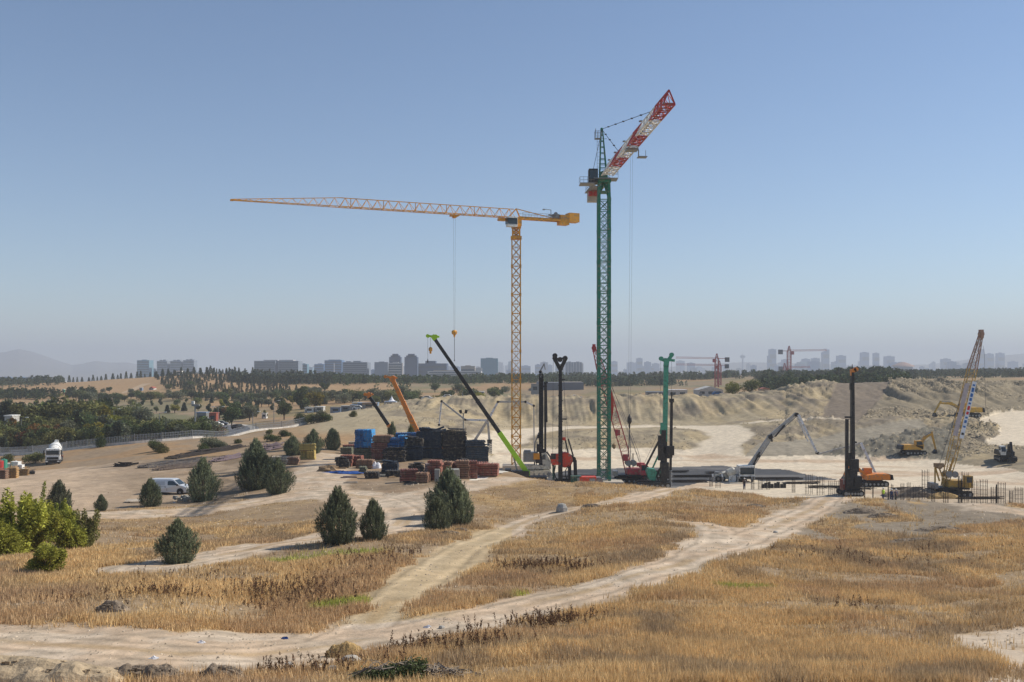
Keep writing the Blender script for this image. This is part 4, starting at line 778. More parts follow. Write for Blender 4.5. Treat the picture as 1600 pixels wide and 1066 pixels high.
# ---------------------------------------------------------------- silver van
def van():
    Y = 126.5; X = (266-CX)/F*Y; o = Vector((X, Y, Hs(X, Y)-.02)); r = empty('van', o, R(-8), 'silver panel van parked between two junipers, nose to the right', 'van'); O = Vector((0, 0, 0))
    prof = [(-2.45, .35), (-2.5, .9), (-2.42, 1.7), (-2.3, 1.9), (.55, 1.93), (.85, 1.86), (1.65, 1.22), (2.35, 1.05), (2.55, .8), (2.6, .4), (2.5, .3), (-2.4, .3)]
    def ws(z): return .92 if z < .9 else .92-.16*min(1, (z-.9)/1.0)**1.3
    v = []; f = []; n = len(prof)
    for s in (-1, 1): v += [(x, s*ws(z)*(1 if x < 2 else .9), z) for x, z in prof]
    for s in (-1, 1): v += [(x, s*(ws(z)-.1), z+(.03 if z > 1.5 else 0)) for x, z in prof]
    me = bpy.data.meshes.new('body'); L_, R_, LI, RI = 0, n, 2*n, 3*n
    for i in range(n):
        j = (i+1) % n; f += [(i, j, LI+j, LI+i), (LI+i, LI+j, RI+j, RI+i), (RI+i, RI+j, R_+j, R_+i)]
    f += [tuple(range(n-1, -1, -1)), tuple(range(n, 2*n))]
    me.from_pydata(v, [], f); me.materials.append(M_silver); b = link_mesh('body', me, r)
    for s in (-1, 1):
        def side(poly, name, m_, d_=.012, par=b):
            P = [(x, s*(ws(z)+d_), z) for x, z in poly]; Q = [(x, s*(ws(z)-.02), z) for x, z in poly]; k = len(P); a = MB(); a._add(P+Q, [tuple(range(k)) if s < 0 else tuple(range(k-1, -1, -1))]+[((i+1) % k, i, k+i, k+(i+1) % k) for i in range(k)]); return a.build(name, m_, par)
        side([(.1, 1.2), (1.45, 1.2), (.95, 1.65), (.78, 1.72), (.18, 1.74), (.08, 1.6)], 'window', M_glass)
        side([(-2.1, 1.0), (-.2, 1.0), (-.2, 1.03), (-2.1, 1.03)], 'trim_line', M_gry, .016); side([(-.02, .5), (.0, .5), (.0, 1.75), (-.02, 1.75)], 'door_gap', M_drk, .010)
        side([(-2.2, 1.18), (-.3, 1.18), (-.3, 1.66), (-2.15, 1.66)], 'side_panel', mat('van_panel_grey', (.46, .49, .52), .4, .2, .04), .008)
        side([(-.3, .95), (-.12, .95), (-.12, .99), (-.3, .99)], 'door_handle', M_drk, .03)
        side([(1.35, 1.15), (1.5, 1.15), (1.5, 1.35), (1.35, 1.38)], 'mirror', M_drk, .2)
        for x in (-1.65, 1.75):
            a = MB(); a.lathe((x, s*.7, .42), (x, s*.945, .42), [(0, .42), (1, .42)], 20); a.build('wheel_arch', M_drk, r)
            wheel(r, O, (x, s*.84, .32), .325, .22, (0, 1, 0))
        MB().box((2.5, s*.62, .82), (.14, .3, .2)).build('headlight', M_lamp, r); MB().box((-2.48, s*.8, 1.1), (.06, .12, .5)).build('tail_lamp', M_red, r)
    MB().quad((.92, -.68, 1.84), (1.62, -.76, 1.27), (1.62, .76, 1.27), (.92, .68, 1.84)).build('windscreen', M_glass, b)
    MB().bx(2.35, 2.66, -.8, .8, .3, .55).build('bumper', M_gry, r)
van()
# ---------------------------------------------------------------- stacks of formwork in the yard
TINT = {'rust': M_rust, 'blue': M_blue, 'navy': M_navy, 'grey': M_gf, 'brown': P_('weathered_form_brown', (.26, .15, .10), .8, var=.3), 'yel': M_yelw, 'black': P_('dark_form_steel', (.03, .03, .032), .7, var=.4),
        'bblue': P_('bright_blue_form', (.05, .30, .62), .6), 'pale': P_('pale_plank', (.50, .43, .34), .85, var=.3), 'wht': M_wht, 'vio': P_('violet_grey_form', (.20, .15, .17), .7), 'green': P_('olive_form_box', (.12, .13, .09), .7)}
def stack(px0, px1, top, bot, tone, label, Y=None, depth=1.6, n=None, cat='panel stack', grp='bundles of formwork in the storage yard', base=None, rz=0.0, name='formwork_stack', vert=False):
    pm = (px0+px1)/2
    if Y is None: X, Y = ray(pm, bot)
    X = (pm-CX)/F*Y; zb = Hs(X, Y) if base is None else EYE-(base-HY)/F*Y
    w = (px1-px0)/F*Y; h = EYE-(top-HY)/F*Y-zb; h = max(h, .15)
    r = empty(name, (X, Y, zb-.03), rz or R(random.Random(px0+top).uniform(-9, 9)), label, cat, grp); n = n or max(3, min(9, int(h/.28))); rg = random.Random(int(px0*7+top)); m = TINT[tone]
    MB().bx(-w*.42, w*.42, -depth*.35, -depth*.25, 0, .12).build('bearer', M_brn, r); MB().bx(-w*.42, w*.42, depth*.25, depth*.35, 0, .12).build('bearer', M_brn, r)
    hh = h-.12
    for i in range(n):
        if vert:
            x0 = -w/2+w*i/n; a = MB(); a.bx(x0+.02, x0+w/n-.02, -depth/2+rg.uniform(-.1, .1), depth/2, .12, .12+hh*rg.uniform(.93, 1))
        else:
            z0 = .12+hh*i/n; z1 = .12+hh*(i+1)/n; dx, dy = rg.uniform(-.11, .11), rg.uniform(-.16, .16); a = MB(); t = (z1-z0)
            a.bx(-w/2+dx, w/2+dx, -depth/2+dy, depth/2+dy, z0+t*.12, z1-t*.1)
            k = max(2, int(w/.45))
            for j in range(k+1): a.bx(-w/2+dx+w*j/k-.03, -w/2+dx+w*j/k+.03, -depth/2+dy-.03, depth/2+dy+.03, z0, z1-.01)
            if i == n-1:
                for j in range(max(2, int(w/.3))): x = -w/2+w*(j+.5)/max(2, int(w/.3)); a.bx(x-.05, x+.05, -depth/2+dy-.04, depth/2+dy+.02, z1-.02, z1+.05)
        a.build('panel', m, r)
    if tone in ('navy', 'black') and h > 1.2:
        for i in range(4): a = MB(); a.box((rg.uniform(-w*.3, w*.3), rg.uniform(-.5, .5), h+.12+.1*i), (w*rg.uniform(.4, .9), depth*.5, .09), Matrix.Rotation(rg.uniform(-.16, .16), 3, 'Y')@Matrix.Rotation(rg.uniform(-.5, .5), 3, 'Z')); a.build('loose_panel', m, r)
    if w > 1 and h > .6:
        for x in (-w*.22, w*.22): a = MB(); a.beam((x, -depth/2-.06, .05), (x, -depth/2-.06, h+.05), .05, .02, up=(1, 0, 0)); a.beam((x, -depth/2-.06, h+.05), (x, depth/2, h+.05), .05, .02); a.build('strap', M_drk, r)
    return r
STK = [
 (640,662,727,740,'black','dark pile of props left behind the front row'),(664,684,724,738,'vio','violet grey bundle between the dark wall and the front row'),(690,712,722,737,'rust','rust stack hidden behind the middle of the front row'),(716,738,722,736,'black','dark bundle behind the tallest brown stack'),(742,762,722,736,'rust','rust stack behind the wide rust stack'),(598,622,724,737,'navy','low dark blue heap right of the white sacks'),(604,626,735,744,'black','flat dark scrap heap left of the front row'),(545,560,690,699,'pale','pale planks behind the olive box'),(536,560,695,704,'rust','rust beams behind the olive box'),
 (626,652,733,753,'rust','low rust red bundle at the left end of the front row'),
 (652,670,738,756,'brown','small brown bundle standing forward of the front row'),
 (671,690,719,752,'rust','tall rust red stack left of the grey upright slab'),
 (688,706,721,749,'brown','brown strapped stack behind the grey upright slab'),
 (705,713,724,747,'rust','narrow orange red stack between two taller brown ones'),
 (713,733,719,748,'brown','tallest brown stack in the front row'),
 (733.5,746,720,747,'rust','narrow rust stack on the left of the wide rust stack'),
 (747,778,724,745,'rust','wide rust red stack at the right end beside the concrete slab'),
 (533,552,711,728,'rust','left rust red stack with ribbed top near the blue tarpaulin'),
 (552,567,712,727,'rust','right rust red stack with ribbed top behind the white sacks'),
 (558,583,718,731,'brown','low brown ribbed stack left of the white sacks'),
 (525,545,718,731,'black','black crate of steel parts beside the blue tarpaulin'),
 (562,572,729,738,'green','small dark tub in the middle of the scrap'),
 (571,592,737,749,'black','black box closest to the curved track'),
 (534,551,699,710,'green','olive box on the left of the storage yard'),
 (555,575,699,710,'vio','violet grey box with a pale frame around it'),
 (583,598,706,718,'black','dark open box with pale edges'),
 (471,482,704,717,'yel','left yellow plywood bundle of the lower pair'),
 (482.5,493,704,717,'yel','right yellow plywood bundle of the lower pair'),
 (451,467,714,726,'brown','dark brown bundle at the end of the pale planks'),
 (425,451,713,723,'pale','pale plank bundle by the junipers'),
]
for q in STK: stack(*q[:5], q[5], depth=1.5)
stack(468, 492, 693, 703.5, 'yel', 'wide yellow plywood bundle on top of the lower yellow pair', Y=ray(482, 717)[1], base=704, cat='panel stack')
B = 160.
BK = [  # two storeys of formwork, the lower row mostly hidden
 (557,570.5,671,698,'blue','dark blue tall stack at the left of the blue ones',163,700),(571,584,671,698,'bblue','bright blue tall stack beside the dark blue one',163,700),(554,587,700.5,722,'green','olive grey stack carrying the two tall blue ones',163,None),
 (583,608,691,705,'rust','dull red stack underneath the grey brown stack',B,None),(585,612,680,690.5,'brown','grey brown stack with orange planks on top',B,691),
 (608,624,684,702,'blue','blue stack right of the grey brown stack',B,None),(624,635,680,702,'bblue','light blue stack touching the dark steel forms',B+.8,None),
 (618,652,676,683,'blue','long blue stack lying behind the others',B+7,None),
 (600,634,703,722,'black','shaded black stack under the blue ones',B-5,None),
 (634,660,701,730,'navy','dark blue steel stack below the left end of the dark wall',B-3,None),(634,660,686,700,'black','black stack left of the big dark wall',B-2,701),
 (660,692,700,732,'navy','lower left part of the big dark wall',B+1,None),(692,728,700,732,'black','lower right part of the big dark wall',B+1,None),
 (652,690,674,699.5,'navy','upper left part of the big dark wall',B+1,700),(691,727.5,674,699.5,'black','upper right part of the big dark wall with ragged edges',B+1,700),
 (728,762,698,726,'navy','low dark stack at the right of the dark wall',B,None),(727,757,688,697.5,'navy','slanted dark steel panels on the low dark stack',B,698),
 (655,672,668,673.5,'navy','dark panels lying on the left end of the dark wall',B+2,674),
]
for q in BK:
    nn = 14 if 'wall' in q[5] and q[3]-q[2] > 20 else None
    stack(*q[:5], q[5], Y=q[6], depth=2.2, base=q[7], n=nn)
for (x0, y0, x1, y1, Yb, lb) in ((678, 673, 694, 667, B, 'dark beam poking up from the dark wall, upper'), (682, 674.5, 697, 671, B-.5, 'dark beam poking up from the dark wall, lower')):
    a = MB(at(x0, y0, Yb)); a.beam(at(x0, y0, Yb), at(x1, y1, Yb), .5, .3); tag(a.build('steel_beam', M_navy, None, False, at(x0, y0, Yb)), lb, 'beam', 'beams on the dark wall')
def gthing(name, label, cat, fn, px, py, m, rz=0, grp=None, dz=0):
    g = groundpx(px, py); a = MB(); fn(a); o = a.build(name, m, None, False, g+Vector((0, 0, dz)), rz); return tag(o, label, cat, grp)
rgp = random.Random(5)
def blobm(a, sx, sy, sz, n=10, j=.2):
    ring = []
    for k in range(5):
        ph = k/4*math.pi/2; ring.append([(math.cos(ph)*sx*math.cos(2*math.pi*i/n)*(1+rgp.uniform(-j, j)), math.cos(ph)*sy*math.sin(2*math.pi*i/n)*(1+rgp.uniform(-j, j)), math.sin(ph)*sz*(1+rgp.uniform(-j, j))) for i in range(n)])
    P = [q for rr in ring for q in rr]; Fc = [(k*n+i, k*n+(i+1) % n, (k+1)*n+(i+1) % n, (k+1)*n+i) for k in range(4) for i in range(n)]
    a._add(P, Fc+[tuple(range(4*n, 5*n))])
M_sack = mat('white_sack', (.72, .72, .74), .8, var=.12); M_tarp = mat('blue_tarpaulin', (.02, .07, .25), .5, var=.3, bump=.02); M_rock = mat('pale_rock', (.40, .38, .34), .95, var=.3, scale=2, bump=.03)
gthing('big_bag', 'white bulk bag left of its slumped twin', 'bulk bag', lambda a: blobm(a, .55, .5, 1.0), 585.5, 731, M_sack, grp='white bulk bags')
gthing('big_bag', 'white bulk bag slumped at the right', 'bulk bag', lambda a: blobm(a, .5, .5, .85), 591, 731, M_sack, grp='white bulk bags')
gthing('tarpaulin', 'crumpled blue tarpaulin on the ground by the scrap', 'tarpaulin', lambda a: blobm(a, 2.6, .7, .3, 18, .45), 537, 741, M_tarp)
gthing('tarpaulin', 'brown tarpaulin heaped over something left of the blue one', 'tarpaulin', lambda a: blobm(a, 1.6, .8, .75, 14, .3), 514, 739, M_brn)
def slab_(a): a.box((0, 0, .8), (1.5, .5, 1.5), Matrix.Rotation(R(12), 3, 'X')); a.box((0, .1, .12), (1.9, 1.0, .24))
gthing('concrete_block', 'grey white upright concrete slab leaning before the rust stacks', 'concrete block', slab_, 708, 754, M_gf)
gthing('concrete_block', 'narrow grey upright concrete post left of the leaning slab', 'concrete block', lambda a: a.box((0, 0, .75), (.6, .5, 1.5)), 683, 754, M_gf)
for k, (x, y, l, ang) in enumerate(((545, 748, 2.2, 5), (556, 741, 1.5, -12), (600, 744, 2.6, 14), (612, 747, 1.2, 40), (620, 741, 2.1, -5), (548, 756, 1.8, 4), (640, 757, 2.4, 8), (535, 733, 1.3, -20))):
    gthing('timber_offcut', ['purple grey board lying on the dirt', 'short pale board by the tub', 'long grey board right of the black box', 'short crossed board in the scrap', 'brown board near the front row', 'thin pale batten closest to the track', 'dark batten under the front row', 'stub of timber by the black crate'][k], 'board', lambda a: (a.box((0, 0, .08), (l, .3, .12)), a.box((.1, .2, .19), (l*.8, .12, .08), Matrix.Rotation(.2, 3, 'Z'))), x, y, [TINT['vio'], TINT['pale'], M_gf, M_brn, M_brn, TINT['pale'], TINT['black'], M_brn][k], R(ang), 'loose boards in the scrap')
for k, (x, y) in enumerate(((790, 741), (740, 744), (765, 739))): gthing('steel_plate', ['thin pale plate on the right of the concrete slab', 'rusty plate at the left edge of the concrete slab', 'thin rusty plate in the middle of the slab'][k], 'plate', lambda a: a.box((0, 0, .04), (2.6-k*.4, .7, .05)), x-20, y-2, [TINT['pale'], M_brn, M_rust][k], R(8), 'plates lying on the concrete slab')
# long heaps of pipes and bars left of the junipers
rg = random.Random(11)
def pipe_heap(label, x0, y0, x1, y1, n, m, ln=9, hgt=.7):
    p_ = groundpx(x0, y0); q_ = groundpx(x1, y1); c = (p_+q_)/2; a = MB(c); d = (q_-p_); L = d.length; d.normalize(); s = Vector((-d.y, d.x, 0))
    for i in range(n):
        t = rg.uniform(0, max(.1, L-ln)); off = s*rg.uniform(-1.3, 1.3); l = rg.uniform(.6, 1)*min(ln, L); b = p_+d*t+off; e = b+d*l+s*rg.uniform(-.5, .5)
        b.z = Hs(b.x, b.y)+.08+rg.random()*hgt*(1-abs(off.length)/1.6); e.z = Hs(e.x, e.y)+.08+rg.random()*hgt*(1-abs(off.length)/1.6); a.beam(b, e, rg.uniform(.07, .18))
    for k in range(int(L/3)):
        b = p_+d*(1+k*3); z = Hs(b.x, b.y); a.beam((b-s*1.2).xy.to_3d()+Vector((0, 0, z+.1)), (b+s*1.2).xy.to_3d()+Vector((0, 0, z+.1)), .15)
    tag(a.build('pipe_bundle', m, None, False, c), label, 'pipe bundle', 'long heaps of pipes and bars in the yard')
for q in (('long dark heap of bars running up to the tall junipers', 262, 718, 392, 697, 90, M_rebar, 8), ('grey heap of pipes lying in front of the longest dark heap', 215, 733, 330, 715, 80, M_gf2 if 'M_gf2' in globals() else P_('dull_pipe', (.12, .11, .11), .6, .3), 8), ('dark clump of bars at the left end of the pipe heaps', 182, 728, 215, 726, 40, M_rebar, 3),
          ('low brown heap of bars nearest to the van', 236, 737, 330, 725, 40, P_('rusty_bar', (.13, .10, .085), .8), 7), ('pale pipes stacked beside the round junipers', 330, 722, 385, 712, 50, TINT['vio'], 5), ('grey brown planks stacked behind the round junipers', 408, 705, 444, 700, 60, TINT['vio'], 3, 1.4)): pipe_heap(*q)
# ---------------------------------------------------------------- left edge: tanks, boxes, pallets, pallets of timber
gthing('fuel_tank', 'teal upright tank at the far left edge', 'tank', lambda a: (a.lathe((0, 0, 0), (0, 0, 2.0), [(0, .5), (.03, .6), (.97, .6), (1, .45)], 18), a.tube((0, 0, 2), (0, 0, 2.2), .12)), 6, 735, M_teal)
gthing('fuel_tank', 'red upright tank cut by the left frame edge', 'tank', lambda a: (a.lathe((0, 0, 0), (0, 0, 2.0), [(0, .5), (.03, .6), (.97, .6), (1, .45)], 18), a.tube((0, 0, 2), (0, 0, 2.2), .12)), 0, 737, M_red)
for k, (x, y, s) in enumerate(((13, 734, 1.0), (25, 733, 1.25), (32, 735, .9))):
    def ibc(a):
        a.box((0, 0, .65*s), (1.0*s, 1.0*s, .95*s))
        for z in (.2, .5, .8, 1.1): a.box((0, 0, z*s), (1.08*s, 1.08*s, .04))
        for xx in (-.53, 0, .53): a.box((xx*s, 0, .65*s), (.04, 1.08*s, 1.0*s))
        a.box((0, 0, .08), (1.1*s, 1.1*s, .14)); a.tube((0, 0, 1.1*s), (0, 0, 1.25*s), .12*s)
    gthing('water_tote', ['white caged tote next to the teal tank', 'largest white caged tote above the pallets', 'small white caged tote at the right end'][k], 'tote', ibc, x, y, M_wht, grp='white caged totes')
for k, (x, y, h, c) in enumerate(((4, 748, 5, 'brown'), (20, 747, 6, 'pale'), (37, 743, 4, 'brown'), (47, 741, 2, 'black'))):
    def pal(a):
        for i in range(h):
            a.box((rg.uniform(-.08, .08), 0, .1+i*.28), (1.5, 1.2, .05)); a.box((0, 0, .22+i*.28), (1.5, 1.2, .05))
            for xx in (-.65, 0, .65): a.box((xx, 0, .16+i*.28), (.12, 1.2, .1))
        for _ in range(6): a.box((rg.uniform(-.6, .6), rg.uniform(-.5, .5), .1+h*.28+rg.random()*.1), (.9, .12, .06), Matrix.Rotation(rg.uniform(0, 3), 3, 'Z'))
    gthing('pallet_pile', ['weathered brown pallets at the far left', 'pale new pallets stacked neatly', 'brown broken pallets beside the pale ones', 'low dark scrap at the right of the pallets'][k], 'pallets', pal, x, y, (P_('new_pallet_wood', (.50, .31, .13), .85, var=.3, dirt=None) if k in (1, 2) else TINT[c]), R(8*k), 'piles of pallets')
gthing('plywood_sheet', 'thin plywood sheet propped on the ground left of the small juniper', 'sheet', lambda a: (a.box((0, 0, .28), (2.0, 1.0, .05), Matrix.Rotation(R(10), 3, 'X')), a.box((-.7, .2, .1), (.1, .6, .2)), a.box((.7, .2, .1), (.1, .6, .2))), 210, 787, TINT['pale'])
gthing('rubble_pile', 'small heap of stones and timber under the van nose', 'rubble', lambda a: [a.box((rg.uniform(-1.2, 1.2), rg.uniform(-.3, .3), rg.uniform(.1, .5)), (rg.uniform(.2, .8), .3, rg.uniform(.15, .4)), Matrix.Rotation(rg.uniform(0, 3), 3, 'Y')) for _ in range(24)], 289, 783, M_gf)
# ---------------------------------------------------------------- boxes by the green tower crane foot
def container(px, Y, w, h, d, m, label, z=PIT, dz=0, name='container', rz=0):
    X = (px-CX)/F*Y; r = empty(name, (X, Y, z+dz), rz, label, 'container'); a = MB(); a.bx(-w/2, w/2, -d/2, d/2, .05, h)
    for i in range(int(w/.3)+1): a.bx(-w/2+i*.3, -w/2+i*.3+.12, -d/2-.04, -d/2, .12, h-.1)
    a.build('body', m, r); MB().bx(-w/2-.03, w/2+.03, -d/2-.06, d/2+.03, h, h+.08).build('roof', m, r); MB().bx(w*.1, w*.1+.9, -d/2-.07, -d/2-.045, .15, min(h-.15, 2.1)).build('door', M_gry, r)
container(900, 158, 1.6, 1.4, 1.6, M_dgrn, 'dark green box left of the orange red site container', dz=.7); container(918, 158, 2.6, 1.5, 2, M_rig, 'orange red site container at the foot of the green tower crane', dz=.5)
container(931, 161, 1.5, 1.3, 2, M_gry, 'grey generator box touching the green mast', dz=.3)
for k, (px, Y, l, a_) in enumerate(((890, 168, 5, 4), (960, 168, 4, -8), (1010, 172, 7, 3), (1065, 168, 8, -2), (1090, 176, 9, 2), (1130, 182, 6, 5), (1215, 172, 8, -3), (1250, 166, 6, 2), (1290, 160, 5, -4), (1345, 158, 4, 8), (1420, 158, 5, 2), (1530, 146, 6, -3), (905, 176, 6, 1), (1040, 184, 8, 0))):
    a = MB(); rg2 = random.Random(k)
    for i in range(16): y = rg2.uniform(-.5, .5); z = .05+rg2.random()*.35; dx = rg2.uniform(-.5, .5); a.beam((-l/2+dx, y, z), (l/2+dx, y+rg2.uniform(-.2, .2), z+rg2.uniform(-.03, .1)), .05)
    for i in range(3): a.beam((-l/3+i*l/3, -.7, .03), (-l/3+i*l/3, .7, .03), .12)
    tag(a.build('rebar_bundle', M_rebar, None, False, Vector(((px-CX)/F*Y, Y, PIT)), R(a_)), 'flat dark bundle of reinforcing bars on the pit floor, %s in the list from near the rigs to the right' % ['first', 'second', 'third', 'fourth', 'fifth', 'sixth', 'seventh', 'eighth', 'ninth', 'tenth', 'eleventh', 'twelfth', 'thirteenth', 'fourteenth'][k] if False else 'flat dark bundle of reinforcing bars ' + ['behind the red rig body', 'right of the green mast foot', 'behind the red crawler crane', 'at the left end of the dark mat', 'in the middle of the dark mat', 'left of the pump truck rear', 'right of the pump truck cab', 'left of the first tall rebar cages', 'among the first tall rebar cages', 'behind the black drilling rig', 'left of the yellow crawler crane', 'among the rebar cages on the far right', 'behind the orange red container', 'at the far edge of the dark mat'][k], 'rebar bundle', 'rebar bundles on the pit floor')
# ---------------------------------------------------------------- rebar cages
def cage(px, Y, w, h, label, base=None):
    X = (px-CX)/F*Y; z = PIT; o = Vector((X, Y, z)); a = MB(); n = 9
    for i in range(n): an = 2*math.pi*i/n; a.beam((math.cos(an)*w/2, math.sin(an)*w/2, -.1), (math.cos(an)*w/2, math.sin(an)*w/2, h+rg.uniform(-.1, .15)), .028)
    r = empty('rebar_cage', o, 0, label, 'rebar cage', 'rebar cages standing along the pit edge'); a.build('bars', M_rebar, r); b = MB(); k = 0.4
    while k < h:
        for i in range(10):
            a0, a1 = 2*math.pi*i/10, 2*math.pi*(i+1)/10; b.beam((math.cos(a0)*w/2, math.sin(a0)*w/2, k), (math.cos(a1)*w/2, math.sin(a1)*w/2, k), .018)
        k += .6
    b.build('hoops', M_rebar, r)
CG = [(1176,158,.5,1.5),(1188,158,.7,1.9),(1200,158,.6,1.7),(1264,152,1.1,3.0),(1282,151,1.1,2.8),(1298,150,.7,2.2),(1308,150,.8,2.3),(1351,146,.15,2.4),(1364,146,.15,2.6),(1388,144,.15,2.6),(1394,144,.3,2.4),(1410,143,.5,2.6),(1420,143,.5,2.7),(1432,142,.9,2.4),(1446,146,1.0,4.3),(1498,142,.2,3.8),(1502,142,.2,3.4),(1508,142,1.0,4.4),(1523,140,.9,3.4),(1537,139,1.0,3.7),(1553,137,.8,2.8),(1557,136,.15,3.3),(1565,136,1.0,3.6),(1592,134,1.0,3.2),(1111,162,.5,1.4),(947,172,.2,3.6),(1122,160,.8,1.6),(983,176,.15,4.0),(989,176,.15,4.2),(1240,154,.5,2.0),(1458,141,.5,2.6),(1478,140,.7,2.2),(1580,135,.5,2.6)]
_nth = ['first', 'second', 'third', 'fourth', 'fifth', 'sixth', 'seventh', 'eighth', 'ninth', 'tenth', 'eleventh', 'twelfth', 'thirteenth', 'fourteenth', 'fifteenth', 'sixteenth', 'seventeenth', 'eighteenth', 'nineteenth', 'twentieth', 'twenty-first', 'twenty-second', 'twenty-third', 'twenty-fourth', 'twenty-fifth', 'twenty-sixth', 'twenty-seventh', 'twenty-eighth', 'twenty-ninth', 'thirtieth', 'thirty-first', 'thirty-second', 'thirty-third']
for k, q in enumerate(sorted(CG)): cage(*q, '%s %s rebar cage from the left along the pit edge' % (_nth[k], 'thin' if q[2] < .4 else ('tall' if q[3] > 3.2 else 'wide' if q[2] > .8 else 'short')))
# low dark hoarding / formwork edge between the cages
for k, (x0, x1, Y, h) in enumerate(((1404, 1432, 150, .9), (1446, 1470, 152, 1.2), (1000, 1012, 175, 1.2), (1190, 1225, 160, .8))):
    o = at((x0+x1)/2, 0, Y); o.z = PIT; w = (x1-x0)/F*Y; a = MB()
    for i in range(int(w/.5)+1): a.bx(-w/2+i*.5, -w/2+i*.5+.42, -.08, .08+.3*(i % 2), 0, h*(.8+.2*((i*7) % 3)))
    a.bx(-w/2, w/2, .1, .2, h*.3, h*.4); tag(a.build('shuttering_wall', M_drk, None, False, o), ['dark shuttering wall left of the yellow crawler crane', 'dark shuttering wall behind the yellow crawler crane', 'low dark shuttering behind the red crawler crane', 'low shuttering right of the pump truck'][k], 'shuttering')
# ---------------------------------------------------------------- small things in the foreground
def rockm(a, s, fl=.7):
    n = 9; P = []; F_ = []
    for k in range(6):
        ph = -math.pi/2+math.pi*k/5
        for i in range(n): q = 1+rgp.uniform(-.18, .18); P.append((math.cos(ph)*math.cos(2*math.pi*i/n)*s*q, math.cos(ph)*math.sin(2*math.pi*i/n)*s*q*.8, (math.sin(ph)*fl+.35)*s))
    for k in range(5):
        for i in range(n): F_.append((k*n+i, k*n+(i+1) % n, (k+1)*n+(i+1) % n, (k+1)*n+i))
    a._add(P, F_)
gthing('boulder', 'large pale boulder alone in the grass before the cranes', 'boulder', lambda a: rockm(a, .62, 1.0), 878, 799, M_rock)
for k, (x, y, s) in enumerate(((548, 1028, .36), (520, 1040, .2), (499, 1035, .22), (567, 1050, .15), (690, 975, .14), (452, 1030, .18), (1212, 833, .2), (608, 1046, .2))):
    gthing('stone', ['largest white stone beside the cut branches', 'small stone left of the largest white stone', 'stone at the left end of the white stones', 'tiny stone below the largest white stone', 'white lump on the verge of the main track', 'stone by the left heap of earth', 'white stone beside the upper end of the track', 'stone right of the largest white stone'][k], 'stone', lambda a: rockm(a, s, .6), x, y, M_rock, grp='pale stones on the ground')
for k, (x, y, m_) in enumerate(((333, 1052, M_blk), (445, 991, M_tarp), (315, 994, M_sack), (240, 1016, M_sack), (669, 975, M_sack), (272, 787, M_sack))):
    gthing('litter', ['black torn rubber scrap on the bottom left heap', 'blue plastic scrap on the wide track', 'white scrap in front of the left weeds', 'flat white scrap in the middle of the left track', 'white scrap right of the branch track', 'white scrap below the van'][k], 'litter', lambda a: (blobm(a, .16 if k else .4, .08, .08 if k else .28, 9, .5),), x, y, m_, grp='litter')
for k, (x, y, sx, sy, h, mt) in enumerate(((20, 1050, 7, 2.2, .9, 0), (110, 1057, 4, 1.6, .7, 0), (215, 1052, 2.2, 1, .5, 1), (250, 1055, 1.6, .8, .5, 1), (345, 1054, 1.5, .8, .45, 1), (175, 950, 1.6, .7, .45, 1), (540, 1015, 1.6, .8, .55, 2), (925, 795, 2.2, .8, .35, 1), (1180, 792, 2.6, 1.0, .35, 1), (1345, 800, 3.4, 1.1, .5, 1), (1380, 806, 3, 1, .4, 1), (1470, 830, 4.4, 1, .4, 1), (1440, 848, 5, 1, .3, 1), (1425, 776, 9, 3, 1.5, 1), (1475, 779, 5, 1.5, .9, 2), (700, 834, 2.2, .8, .25, 1), (720, 826, 1.4, .6, .25, 1))):
    def heap(a):
        nx, ny = 26, 14; P = []; 
        for j in range(ny):
            for i in range(nx):
                u, v = (i/(nx-1)*2-1), (j/(ny-1)*2-1); e = max(0, 1-u*u)*max(0, 1-v*v); P.append((u*sx/2, v*sy/2, -.06+h*e**.7*(.55+.9*float(fbm(u*3+k*9, v*2+5, 77)))))
        a._add(P, [(j*nx+i, j*nx+i+1, (j+1)*nx+i+1, (j+1)*nx+i) for j in range(ny-1) for i in range(nx-1)])
        for _ in range(150): u = rg.uniform(-.8, .8); v = rg.uniform(-.7, .7); s = rg.uniform(.03, .09); a.box((u*sx/2, v*sy/2, h*max(0, 1-u*u)*max(0, 1-v*v)*.75), (s*2, s*1.5, s), Matrix.Rotation(rg.random()*3, 3, 'X'))
    gthing('earth_heap', 'heap of %s earth, %s from the left among the foreground heaps' % (['pale', 'dark', 'straw covered'][mt], _nth[k]), 'earth heap', heap, x, y, [mat('heap_soil_pale', (.40, .31, .20), .95, var=.3, scale=2, bump=.05), mat('heap_soil_dark', (.23, .18, .13), .95, var=.45, scale=2, bump=.05), mat('heap_straw', (.42, .28, .12), .95, var=.4, scale=4, bump=.05)][mt], grp='small heaps of earth')
